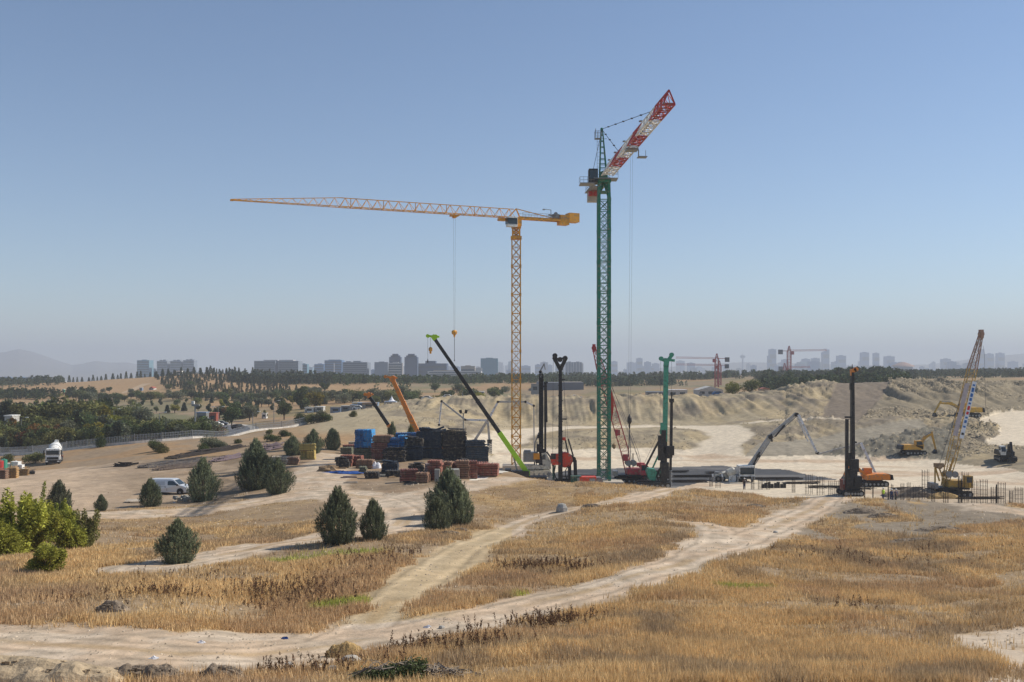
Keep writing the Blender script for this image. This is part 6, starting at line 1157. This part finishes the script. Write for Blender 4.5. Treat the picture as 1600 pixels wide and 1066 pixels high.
# rubble on the banks
gg = np.random.default_rng(19); n = 60000; Y = gg.uniform(198, 345, n); c = gg.uniform(560, 1700, n); X = (c-CX)/F*Y; pz = fbm(X/16, Y/16, 36); bench = inpoly(X, Y, PG['benchr']); rd = seg_dist(X, Y, TR['farsand'][0]) < 6; k = (pz > np.where(c < 1200, .56, .46)) & ~bench & ~rd & ~inpoly(X, Y, PG['clay']) & ~inpoly(X, Y, PG['ramp']) & (gg.random(n) < np.where(c > 1330, np.where((Y > 262) | (c > 1500), .95, .12), .15)) & (H0(X, Y) > PIT+.6); X, Y = X[k], Y[k]; n = len(X); Z = H(X, Y); s = gg.uniform(.07, .30, n)*np.where(gg.random(n) < .04, 2.0, 1)
V = (base[None]*s[:, None, None]*gg.uniform(.5, 1.3, (n, 5, 3))+np.stack([X, Y, Z+.05], 1)[:, None]).reshape(-1, 3); Fq = (tf[None]+np.arange(n)[:, None, None]*5).reshape(-1, 3); Cc = np.repeat(gg.uniform(.55, 1.25, n), 5)[:, None]*np.array([[.33, .27, .18]])
tag(link_mesh('bank_rubble', mesh_np('bank_rubble', V, Fq, MATS['clod_soil'], Cc)), kind='stuff')
# ---------------------------------------------------------------- boundary fence on a low wall, road behind it
FL = [place(x, y) for x, y in ((-60, 228), (0, 228), (50, 224), (104, 217), (163, 214), (210, 214), (253, 216), (300, 220), (350, 230), (400, 239), (440, 247), (468, 252), (480, 254))]
r = empty('boundary_fence', FL[3], 0, 'long pale metal fence on a low white wall above the road on the left', 'fence'); o = FL[3]
wl = MB(o); pn = MB(o); 
for a_, b_ in zip(FL[:-1], FL[1:]):
    n = max(1, int((b_-a_).length/2.6))
    for i in range(n):
        p_ = a_.lerp(b_, i/n); q_ = a_.lerp(b_, (i+1)/n); p_.z = Hs(p_.x, p_.y); q_.z = Hs(q_.x, q_.y)
        wl.beam(p_+Vector((0, 0, .1)), q_+Vector((0, 0, .1)), .3, .9)
        for h in (.75, 1.25, 1.8): pn.beam(p_+Vector((0, 0, h)), q_+Vector((0, 0, h)), .05)
        m = 9
        for k in range(m): t = p_.lerp(q_, k/m); pn.beam(t+Vector((0, 0, .5)), t+Vector((0, 0, 1.95)), .09, .05)
wl.build('wall', mat('white_wall', (.62, .58, .52), .9), r); pn.build('railing_panels', P_('grey_fence_paint', (.30, .32, .34), .6), r); k = 0
for a_, b_ in zip(FL[:-1], FL[1:]):
    for i in range(max(1, int((b_-a_).length/9))):
        p_ = a_.lerp(b_, i/max(1, int((b_-a_).length/9))); z = Hs(p_.x, p_.y); MB(o).beam((p_.x, p_.y, z), (p_.x, p_.y, z+2.1), .16).build('post', M_gry, r); k += 1
def road_strip(name, pts, w, m, lift=.06):
    P = smooth_line(np.array([[q.x, q.y] for q in pts])); V = []; 
    for i, q in enumerate(P):
        d = P[min(i+1, len(P)-1)]-P[max(i-1, 0)]; d = d/max(np.linalg.norm(d), 1e-6); nn = np.array([-d[1], d[0]])
        for s in np.linspace(-1, 1, 5): e = q+nn*s*w/2; V.append((e[0], e[1], float(H0(e[0], e[1]))+lift))
    Fq = [(i*5+j, i*5+j+1, (i+1)*5+j+1, (i+1)*5+j) for i in range(len(P)-1) for j in range(4)]
    tag(link_mesh(name, mesh_np(name, V, Fq, m)), kind='structure')
M_asph = mat('asphalt', (.13, .135, .15), .9, var=.15, scale=.5); M_lane = mat('pale_pavement', (.48, .44, .38), .9, var=.1)
def gy(px, Y): return Vector(((px-CX)/F*Y, Y, 0))
rp = [gy(-80, 236), gy(60, 238), gy(160, 236), gy(240, 236), gy(300, 240), gy(345, 248), gy(376, 262), gy(384, 285), gy(370, 305), (gy(335, 315)), gy(280, 322), gy(200, 326), gy(100, 330), gy(-80, 335)]
road_strip('road', rp, 8.0, M_asph, .10); road_strip('pavement', [q+Vector((0, 6.0, 0)) for q in rp[8:]], 2.2, M_lane, .16); road_strip('pavement', [gy(390, 262), gy(397, 285), gy(385, 312), gy(340, 330)], 1.6, M_lane, .16)
road_strip('path', [gy(-50, 520), gy(60, 500), gy(130, 470), gy(170, 520), gy(200, 600), gy(235, 700), gy(262, 760)], 6, mat('dirt_path', (.40, .29, .18), .95), .12)
# ---------------------------------------------------------------- lamp posts, cars, booths
def lamp(px, Y, hpx, label, two=False):
    g = place(px, Y); h = hpx/F*Y; r = empty('street_lamp', g, 0, label, 'street lamp', 'street lamps along the road'); MB().tube((0, 0, -.2), (0, 0, h), .13, 8, r2=.07).build('pole', M_gry, r)
    for s in ((1, -1) if two else (1,)): MB().beam((0, 0, h-.05), (s*1.3, 0, h+.25), .08).build('arm', M_gry, r); MB().box((s*1.5, 0, h+.25), (.7, .3, .14)).build('lamp_head', M_lamp, r)
for k, q in enumerate(((33, 262, 40), (178, 300, 34), (249, 250, 45), (341, 290, 36), (428, 300, 34), (395, 246, 33))): lamp(*q, ['leftmost street lamp beside the grey shed', 'street lamp in front of the dark valley trees', 'tall street lamp at the middle of the fence', 'street lamp on the bend of the road', 'street lamp right of the broad dark tree', 'street lamp behind the fence near its right end'][k], k == 3)
g = place(305, 262); r = empty('camera_mast', g, 0, 'thick mast with boxes on its top behind the fence', 'mast'); MB().tube((0, 0, 0), (0, 0, 8.5), .22, 8).build('pole', M_gry, r); MB().box((.1, 0, 8.6), (2.0, .6, .5)).build('cross_arm', M_gry, r); MB().box((-.6, 0, 9.3), (.7, .6, .8)).build('box', M_wht, r)
for k, (px, top, Y, dz) in enumerate(((724, 646, 185, 0), (1257, 0, 0, 0))[:1]):
    g = place(px, Y); h = EYE-(top-HY)/F*Y-g.z; r = empty('floodlight_mast', g, 0, 'slim mast with two floodlights above the dark formwork wall', 'floodlight'); MB().tube((0, 0, 0), (0, 0, h), .11, 8).build('pole', M_gry, r); MB().beam((-.6, 0, h), (.6, 0, h), .1).build('cross_arm', M_gry, r)
    for s in (-1, 1): MB().box((s*.5, -.1, h+.35), (.5, .3, .6), Matrix.Rotation(R(15*s), 3, 'Y')).build('floodlight', M_drk, r)
def car(px, Y, rz, m, label, z=None):
    g = place(px, Y, .1); r = empty('parked_car', g, rz, label, 'car', 'cars beyond the fence'); b = MB().prism([(-2.1, .35), (-2.1, .85), (-1.7, .95), (-1.2, 1.42), (.5, 1.45), (1.15, .98), (2.0, .82), (2.15, .4)], -.85, .85).build('body', m, r)
    MB().prism([(-1.25, 1.0), (-1.0, 1.36), (.45, 1.38), (.95, 1.0)], -.87, .87).build('window', M_glass, b)
    for x in (-1.35, 1.35):
        for y in (-.8, .8): MB().lathe((x, y-.1, .32), (x, y+.1, .32), [(0, .32), (1, .32)], 12).build('wheel', M_blk, r)
for k, q in enumerate(((338, 312, 0), (346, 316, .1), (222, 322, 0), (210, 324, 3.1), (262, 320, 0), (372, 288, 1.2), (560, 342, 0), (668, 356, 0), (700, 357, 0), (900, 356, .2), (1122, 352, 0))):
    car(*q, [M_wht, M_gry, M_wht, M_gry, M_wht, M_drk, M_wht, M_wht, M_wht, M_wht, M_blue][k], ['white car on the far lane by the road bend', 'grey car behind the white one by the road bend', 'white car among the valley trees', 'grey car nose left among the valley trees', 'white car on the lane left of the camera mast', 'dark car on the bend of the road', 'white car by the blue containers', 'white car on the rim left of the lime boom', 'white car on the rim under the lime boom', 'white car on the rim by the netted building', 'blue car under the left distant red crane'][k])
# ---------------------------------------------------------------- low sheds and containers in the middle distance
def shed(px0, px1, top, Y, d, wall, roof, label, name='shed', cat='shed', pitch=.5, win=0, base=None):
    x0, x1 = (px0-CX)/F*Y, (px1-CX)/F*Y; xc = (x0+x1)/2; z = Hs(xc, Y)-.2; h = EYE-(top-HY)/F*Y-z; w = x1-x0; h = max(h, 2.2)
    r = empty(name, (xc, Y, z), 0, label, cat); MB().bx(-w/2, w/2, 0, d, 0, h-pitch).build('wall', wall, r); MB().prism([(-w/2-.2, h-pitch), (w/2+.2, h-pitch), (w/2*.05, h), (-w/2*.05, h)] if pitch > .3 else [(-w/2-.1, h-pitch), (w/2+.1, h-pitch), (w/2+.1, h), (-w/2-.1, h)], -.3, d+.3).build('roof', roof, r)
    n = win or max(1, min(8, int(w/3)))
    for i in range(n): x = -w/2+w*(i+.5)/n; MB().bx(x-w/n*.28, x+w/n*.28, -.06, 0, (h-pitch)*.45, (h-pitch)*.8).build('window', M_glass, r)
    MB().bx(-w*.45, -w*.45+min(1.2, w*.2), -.08, 0, 0, min(2.2, h*.6)).build('door', M_gry, r)
M_lb = P_('pale_blue_panel', (.20, .28, .40), .6); M_ph = P_('pale_panel', (.50, .49, .46), .7); M_rr = P_('red_roof', (.35, .08, .05), .7); M_wl = P_('warm_wall', (.42, .30, .20), .8)
for q in (
 (30, 48, 613.5, 620, 8, M_lb, M_lb, 'long blue grey shed on the dry ground far left', .3), (48, 61, 613.5, 621, 8, M_wht, M_ph, 'white shed joined to the blue grey one far left', .3), (7, 19, 649, 270, 4, M_ph, M_wht, 'pale cabin between the valley trees at the far left', .3),
 (233, 240, 620, 600, 5, M_wht, M_rr, 'tiny house with a red roof by the bare hill', 1.0), (307, 322, 644, 320, 3, M_gry, M_lb, 'guard cabin with a blue roof by the road bend', .3), (326, 338, 645, 330, 3, M_rr, M_rr, 'dark red cabin by the road bend', .3), (409, 416, 646, 350, 2, M_wht, M_wht, 'small white cabin before the autumn trees', .2), (382, 392, 645, 360, 3, M_wl, M_rr, 'brownish hut right of the road bend', .4),
 (476, 490, 640, 372, 4, M_wht, M_ph, 'white container at the left end of the yard', .2), (492, 505, 638, 372, 4, M_ph, M_wht, 'pale container next to the white one', .2), (516, 532, 639, 350, 3, M_lb, M_gry, 'blue grey container with windows', .2), (533, 546, 638, 352, 3, M_gry, M_ph, 'grey site container between two blue ones', .2), (547, 558, 637, 350, 3, M_ph, M_lb, 'pale container with a blue roof', .2), (559, 590, 637, 352, 4, M_lb, M_lb, 'long blue container with an orange stripe side', .2), (566, 588, 641, 340, 1, M_wl, M_wl, 'low orange brown container in front of the long blue one', .2), (550, 567, 630, 400, 4, M_cream, M_cream, 'cream flat roofed cabin behind the blue containers', .2), (600, 618, 632, 400, 4, M_ph, M_lb, 'pale cabin with a blue roof left of the orange boom', .2),
 (634, 648, 630, 405, 3, M_wht, M_wht, 'flat white cabin right of the orange boom', .2), (722, 756, 612, 460, 6, M_gry, M_ph, 'long low ramp building with a pale roof behind the rim', .3), (830, 842, 600, 520, 5, M_gry, M_gry, 'small grey box building left of the netted building', .3),
 (1044, 1074, 609, 440, 8, M_ph, M_wht, 'low shed with a white roof right of the green rig', .3), (1091, 1130, 604, 455, 12, M_ph, M_ph, 'pale hall with a pitched roof left of the round trees', 1.6), (1190, 1203, 606, 420, 6, M_wl, M_rr, 'brown flat block right of the round trees', .4), (1010, 1042, 612, 460, 4, M_gry, M_lb, 'low blue grey shed left of the white roofed shed', .3),
 (1164, 1186, 584, 900, 12, M_rr, M_rr, 'dark red block standing before the ridge forest', .5), (1310, 1327, 586, 700, 8, M_lb, M_lb, 'blue box building in front of the ridge forest', .4), (1000, 1052, 584, 1150, 20, M_wl, M_rr, 'wide reddish hall with red roofs behind the forest', 1.5), (1022, 1040, 580.5, 1180, 10, M_wht, M_wht, 'white roofed block on the wide reddish hall', .5), (77, 95, 594, 1500, 20, M_ph, M_wht, 'pale hall right of the blue grey slab blocks', 2),
 (218, 222, 610, 600, 2, M_lb, M_wht, 'upright grey monument slab on the dry hill', .2), (97, 100, 610.5, 640, 2, M_teal, M_wht, 'tiny teal cabin on the dry hill', .2), (114, 118, 611, 640, 2, M_wht, M_wht, 'tiny white cabin on the dry hill', .2), (274, 284, 579.5, 775, 4, M_wht, M_wht, 'white kiosk on the top of the bare hill', .2)): shed(*q[:8], pitch=q[8])
g = place(612, 420); r = empty('tent', g, 0, 'white pointed tent behind the container yard', 'tent'); MB().lathe((0, 0, 1.2), (0, 0, 3.8), [(0, 2.4), (.3, 1.0), (.7, .35), (1, .05)], 12).build('canopy', M_sack, r); MB().lathe((0, 0, 0), (0, 0, 1.25), [(0, 2.3), (1, 2.3)], 12).build('side_wall', M_sack, r)
# ---------------------------------------------------------------- the city in the haze
def bmat(name, c): return mat(name, c, .8, 0, .08, .05)
T = {'teal': bmat('tower_teal', (.13, .25, .31)), 'grey': bmat('tower_grey', (.20, .235, .28)), 'pale': bmat('tower_pale', (.45, .44, .43)), 'dark': bmat('tower_dark', (.07, .10, .16)), 'blue': bmat('tower_blue', (.09, .18, .32)), 'tan': bmat('tower_tan', (.34, .29, .24)), 'net': bmat('building_net', (.15, .16, .18))}
M_win = mat('city_window', (.05, .07, .09), .3, spec=.5)
def tower(px0, px1, top, Y, tone, label, bands=0, crown=None, d=None, group=None, slant=0, fins=0):
    x0, x1 = (px0-CX)/F*Y, (px1-CX)/F*Y; w = x1-x0; xc = (x0+x1)/2; z = Hs(xc, Y); h = EYE-(top-HY)/F*Y-z; d = d or min(w, 40)
    r = empty('city_building', (xc, Y, z), 0, label, 'building', group)
    if slant: MB().prism([(-w/2, 0), (w/2, 0), (w/2, h), (-w/2, h-slant/F*Y)], 0, d).build('wall', T[tone], r)
    else: MB().bx(-w/2, w/2, 0, d, 0, h).build('wall', T[tone], r)
    if crown:
        for (a0, a1, up, tn) in crown: MB().bx(-w/2+w*a0, -w/2+w*a1, d*.2, d*.8, h, h+up/F*Y).build('roof_block', T[tn], r)
    else: MB().bx(-w*.2, w*.2, d*.3, d*.7, h, h+1.0/F*Y).build('roof_block', T[tone], r)
    vis = h*.0+min(h, (590-top)/F*Y)
    for i in range(bands):
        zz = h-vis*(i+.75)/bands; MB().bx(-w*.47, w*.47, -.6, 0, zz-vis/bands*.22, zz+vis/bands*.22).build('window_band', M_win, r)
    for i in range(fins): x = -w/2+w*(i+.5)/fins; MB().bx(x-w/fins*.12, x+w/fins*.12, -.9, 0, h-vis, h*.995).build('facade_strip', T['pale'] if i % 2 else T['dark'], r)
D1 = [((.1, .9, 2.5, 'dark')), ((.25, .75, 5, 'dark'))]
CITY = [
 (-20,18,590,2000,'blue','leftmost of the blue grey slab blocks under the mountain',4,None),(20,38,590,2010,'blue','middle one of the blue grey slab blocks under the mountain',4,None),(39.5,64,589.5,2000,'blue','right one of the blue grey slab blocks under the mountain',4,[(.1,.6,1,'tan')]),
 (214,233,563,2100,'teal','teal flat topped tower leftmost above the bare hill',7,None),(235,244,577,2150,'grey','low block between the teal tower and the three towers',2,None),(245,261,564,2100,'grey','first of three similar towers above the bare hill',7,[(.2,.45,1.5,'grey'),(.55,.8,2,'grey')]),(266,283,564,2100,'grey','second of three similar towers above the bare hill',7,[(.2,.45,1.5,'grey'),(.55,.8,2,'grey')]),(286,303,563,2100,'grey','third and rightmost of three similar towers above the bare hill',7,[(.2,.45,1.5,'grey'),(.55,.8,2,'grey')]),
 (397,430,564,1500,'grey','left wing of the wide office block',9,[(.4,1.0,1.6,'pale')]),(430.3,434,563.5,1506,'dark','dark stair core in the middle of the wide office block',0,None),(434.3,466,564,1500,'grey','right wing of the wide office block',9,[(0,.7,1.6,'pale')]),
 (467,480,569,1700,'teal','slim teal tower right of the wide office block',5,None),(481,489,583,1650,'dark','low dark block beside the slim teal tower',0,None),(491,506,569,2000,'blue','blue grey tower left of the curved one',5,None),(507,534,563,1800,'blue','broad blue tower with a white fin',7,[(.2,.9,1,'teal')]),(521,522.6,568,1790,'pale','white upright fin before the broad blue tower',0,None),
 (535,574,566,1500,'grey','grey office block with many window rows',8,[(.1,.3,1.5,'grey'),(.4,.7,2,'grey')]),(580,585,578,2400,'blue','faint low tower right of the grey office block',0,None),(585,606,566,1500,'grey','grey slab left of the domed dark tower',0,None),(606.3,628,567,1510,'pale','pale slab in front of the domed dark tower',6,None),(608,626,558,1600,'dark','dark tower with a stepped domed top, left one',0,D1),(632,652,558,1500,'dark','dark tower with a stepped domed top, right one',0,D1),
 (652.5,698,568,1520,'dark','long dark block right of the domed towers',3,[(.25,.6,4,'dark')]),(668,752,580,1300,'pale','long low pale block in front of the dark block',3,[(.1,.5,1.5,'tan')]),(720,742,572,1400,'tan','upper storeys with pale ends above the long low pale block',2,None),(743,753,575,1350,'pale','pale end block right of the long low block',0,None),(751,778,560,1700,'teal','teal drum shaped tower right of the lime boom',0,None),(775,787,583,1600,'tan','low brown block right of the teal drum tower',0,None),
 (884,896,566,2000,'grey','left half of the white edged twin tower behind the rigs',0,None),(897,909,566,2000,'grey','right half of the white edged twin tower behind the rigs',0,None),(909.2,911.5,568,1998,'pale','thin white end of the twin tower',0,None)]
for q in CITY: tower(q[0], q[1], q[2], q[3], q[4], q[5], q[6], q[7], fins=5 if 'twin tower' in q[5] and q[4] == 'grey' else 0)
tower(840, 912, 598, 560, 'net', 'wide building wrapped in grey netting behind the rigs', 0, [(.0, .15, 1, 'net'), (.5, 1., .8, 'tan')], 30, fins=0)
far_ = [(1200,1206.5,556,'lower shoulder of the tall glass tower on the right',0),(1203,1213,546,'tall glass tower right of the left red cranes',0),(1223,1232,562,'short faint tower behind the red crane',0),(1255,1266,561,'pair of faint towers, left one',0),(1270,1281,560,'pair of faint towers, right one',0),(1286,1296,546,'tall tower with a slanted top',5),(1310,1322,556,'faint tower left of the black rig mast',0),(1347,1358,551,'square topped blue tower right of the black rig mast',0),(1366,1374,552,'slim blue tower between two broader ones',0),(1385,1398,557,'broad short blue tower',0),(1474,1486,561,'round shouldered faint block',0),(1531,1538,546,'dark slim tower touching the yellow boom tip',0),(1543,1553,553,'faint tower right of the dark slim one',0),(1560,1570,552,'faint tower before the right hills',0),(955,965,565,'faint tower just right of the green mast',0),(995,1004,560,'faint tall tower between the mast and the green rig',0),(1004,1022,572,'faint stepped block beside the faint tall tower',0),(815,829,572,'faint tower between the yellow mast and the rigs',0),(791,801,578,'faint block left of the yellow mast',0),(836,845,570,'faint tower behind the slim rig mast',0),(868,874,570,'faint tower between two rig masts',0)]
for q in far_: tower(q[0], q[1], q[2], 4600 if q[0] > 950 else 3600, 'blue', q[3], 3, None, None, None, q[4])
rc2 = random.Random(77)
for k in range(150):
    px = rc2.choice([rc2.uniform(780, 1600), rc2.uniform(1040, 1600), rc2.uniform(470, 800)]); Y = rc2.uniform(3600, 6000); w = rc2.uniform(4, 14); tower(px, px+w, rc2.uniform(564, 579) if px > 760 else rc2.uniform(572, 582), Y, rc2.choice(['blue', 'blue', 'pale', 'grey', 'teal']), 'low hazy city block among the rooftops on the horizon', 0, None, None, 'hazy low blocks on the horizon')
# television tower, stadium dome
Y = 5200.; X = (1160.5-CX)/F*Y; z = Hs(X, Y); h = EYE-(552-HY)/F*Y-z; r = empty('television_tower', (X, Y, z), 0, 'slim television tower with a round head on the hazy hill', 'tower'); MB().tube((0, 0, 0), (0, 0, h*.86), 5, 10, r2=3.5).build('shaft', T['grey'], r); MB().lathe((0, 0, h*.74), (0, 0, h*.92), [(0, 5), (.3, 13), (.7, 14), (1, 6)], 16).build('head', T['grey'], r); MB().tube((0, 0, h*.9), (0, 0, h*1.03), 1.6, 6, r2=.4).build('antenna', T['grey'], r)
Y = 2600.; X = (1411-CX)/F*Y; z = Hs(X, Y); zt = EYE-(573-HY)/F*Y; r = empty('arena', (X, Y, z), 0, 'arena with a wide brown domed roof beyond the forest', 'arena'); MB().lathe((0, 0, 0), (0, 0, zt-z), [(0, 24), (1, 24)], 24).build('wall', T['dark'], r); MB().lathe((0, 0, zt-z), (0, 0, zt-z+12), [(0, 30), (.25, 27), (.6, 17), (.85, 9), (1, 2)], 24).build('roof', mat('brown_dome', (.30, .17, .12), .7), r)
# distant tower cranes
def dist_crane(px, Y, jy, jl, cl, label, m):
    X = (px-CX)/F*Y; z = Hs(X, Y); s = Y/F; zj = EYE-(jy-HY)*s; r = empty('tower_crane', (X, Y, z), 0, label, 'tower crane', 'distant red tower cranes'); h = zj-z; w = 2.0 if Y < 700 else 3.2
    MB().lattice((0, 0, 0), (0, 0, h), w, w, max(8, int(h/3.5)), w*.11, w*.055, up=(0, 1, 0)).build('mast', m, r); sg = 1 if jl > px else -1
    MB().lattice((sg*w*.5, 0, h), ((jl-px)*s, 0, h+.4), w*.45, w*.42, 22, w*.06, w*.022, tri=True, x=False).build('jib', m, r); MB().beam((0, 0, h+.3), ((cl-px)*s, 0, h+.3), w*.3, w*.15).build('counter_jib', m, r)
    MB().box(((cl-px)*s*.9, 0, h-w*.2), (w*1.1, w, w*1.3)).build('counterweight', T['net'], r); MB().box((sg*w*.8, -w*.4, h-w*.5), (w*.8, w*.8, w*.9)).build('cab', m, r); MB().lattice((0, 0, h), (0, 0, h+w*1.5), w*.8, w*.8, 2, w*.12, w*.06, w2=w*.2, h2=w*.2).build('tower_top', m, r)
M_dr = P_('distant_crane_red', (.42, .08, .09), .6)
dist_crane(1120, 560, 561, 1056, 1138, 'distant red crane with the higher jib pointing left', M_dr); dist_crane(1124, 600, 571.5, 1056, 1137, 'distant red crane with the lower jib pointing left', M_dr)
dist_crane(1233, 900, 549, 1292, 1218, 'distant red brown crane with a long faint jib pointing right', M_dr); dist_crane(1226, 1000, 575, 1266, 1219, 'low distant red crane with a short jib pointing right', M_dr)
# ---------------------------------------------------------------- workers by the pit edge
def person(px, Y, rz, vest, trous, label, armup=0.0, z=PIT):
    r = empty('person', ((px-CX)/F*Y, Y, z), rz, label, 'person', 'workers by the pit edge')
    def skin(name, verts, edges, rad, m, par):
        me = bpy.data.meshes.new(name); me.from_pydata(verts, edges, []); me.materials.append(m); o = link_mesh(name, me, par); sk_ = o.modifiers.new('skin', 'SKIN'); 
        for i, q in enumerate(rad): me.skin_vertices[0].data[i].radius = (q, q*.85) if me.skin_vertices else None
        o.modifiers.new('sub', 'SUBSURF').levels = 1; o.modifiers['sub'].render_levels = 1; return o
    v = [(0,0,.95),(0,0,1.15),(0,0,1.4),(0,0,1.52),(0,-.02,1.62),(0,-.01,1.74), (-.1,0,.9),(-.12,-.02,.5),(-.13,.02,.08),(-.13,-.14,.04), (.1,0,.9),(.13,.06,.5),(.14,.1,.08),(.14,-.06,.04), (-.2,0,1.42),(-.27,-.02,1.13),(-.25,-.15,.9),(-.24,-.2,.82), (.2,0,1.42),(.28,-.03,1.13+armup*.2),(.26,-.22,.95+armup*.5),(.26,-.28,.9+armup*.6)]
    e = [(0,1),(1,2),(2,3),(3,4),(4,5),(0,6),(6,7),(7,8),(8,9),(0,10),(10,11),(11,12),(12,13),(2,14),(14,15),(15,16),(16,17),(2,18),(18,19),(19,20),(20,21)]
    rd = [.15,.15,.17,.06,.10,.09, .10,.075,.055,.05, .10,.075,.055,.05, .07,.05,.04,.045, .07,.05,.04,.045]
    me = bpy.data.meshes.new('body'); me.from_pydata(v, e, []); me.materials.append(mat('skin', (.35, .2, .14), .6, var=.05)); b = link_mesh('body', me, r); b.modifiers.new('skin', 'SKIN'); L_ = me.skin_vertices[0].data
    for i, q in enumerate(rd): L_[i].radius = (q, q*.85)
    L_[0].use_root = True; s_ = b.modifiers.new('sub', 'SUBSURF'); s_.levels = 1; s_.render_levels = 1
    MB().lathe((0, 0, .93), (0, 0, 1.5), [(0, .20), (.3, .19), (.75, .24), (.95, .17), (1, .08)], 12).build('vest', vest, r, True)
    a = MB(); a.tube((-.1, 0, .98), (-.12, -.02, .5), .125, 8, r2=.09); a.tube((-.12, -.02, .5), (-.13, .02, .1), .09, 8, r2=.075); a.tube((.1, 0, .98), (.13, .06, .5), .125, 8, r2=.09); a.tube((.13, .06, .5), (.14, .1, .1), .09, 8, r2=.075); a.build('trousers', trous, r, True)
    MB().lathe((0, -.01, 1.70), (0, -.01, 1.86), [(0, .16), (.12, .135), (.6, .12), (1, .03)], 12).build('helmet', M_wht, r, True)
M_vis = mat('high_vis_yellow', (.50, .75, .05), .7, var=.05); M_jean = mat('dark_blue_cloth', (.03, .05, .12), .85, var=.1)
person(1380, 141, .4, M_vis, M_jean, 'worker in a high visibility vest right of the black drilling rig', .3, PIT+.5); person(1393, 142, -.6, M_jean, M_jean, 'worker in dark blue clothes, left one of two beside the cages', .0, PIT+.2); person(1400, 142, 1.2, M_jean, M_drk, 'worker in dark clothes, right one of two beside the cages', .2, PIT+.2); person(1163, 158, .2, M_drk, M_jean, 'worker in dark clothes by the pump truck cab', .1)
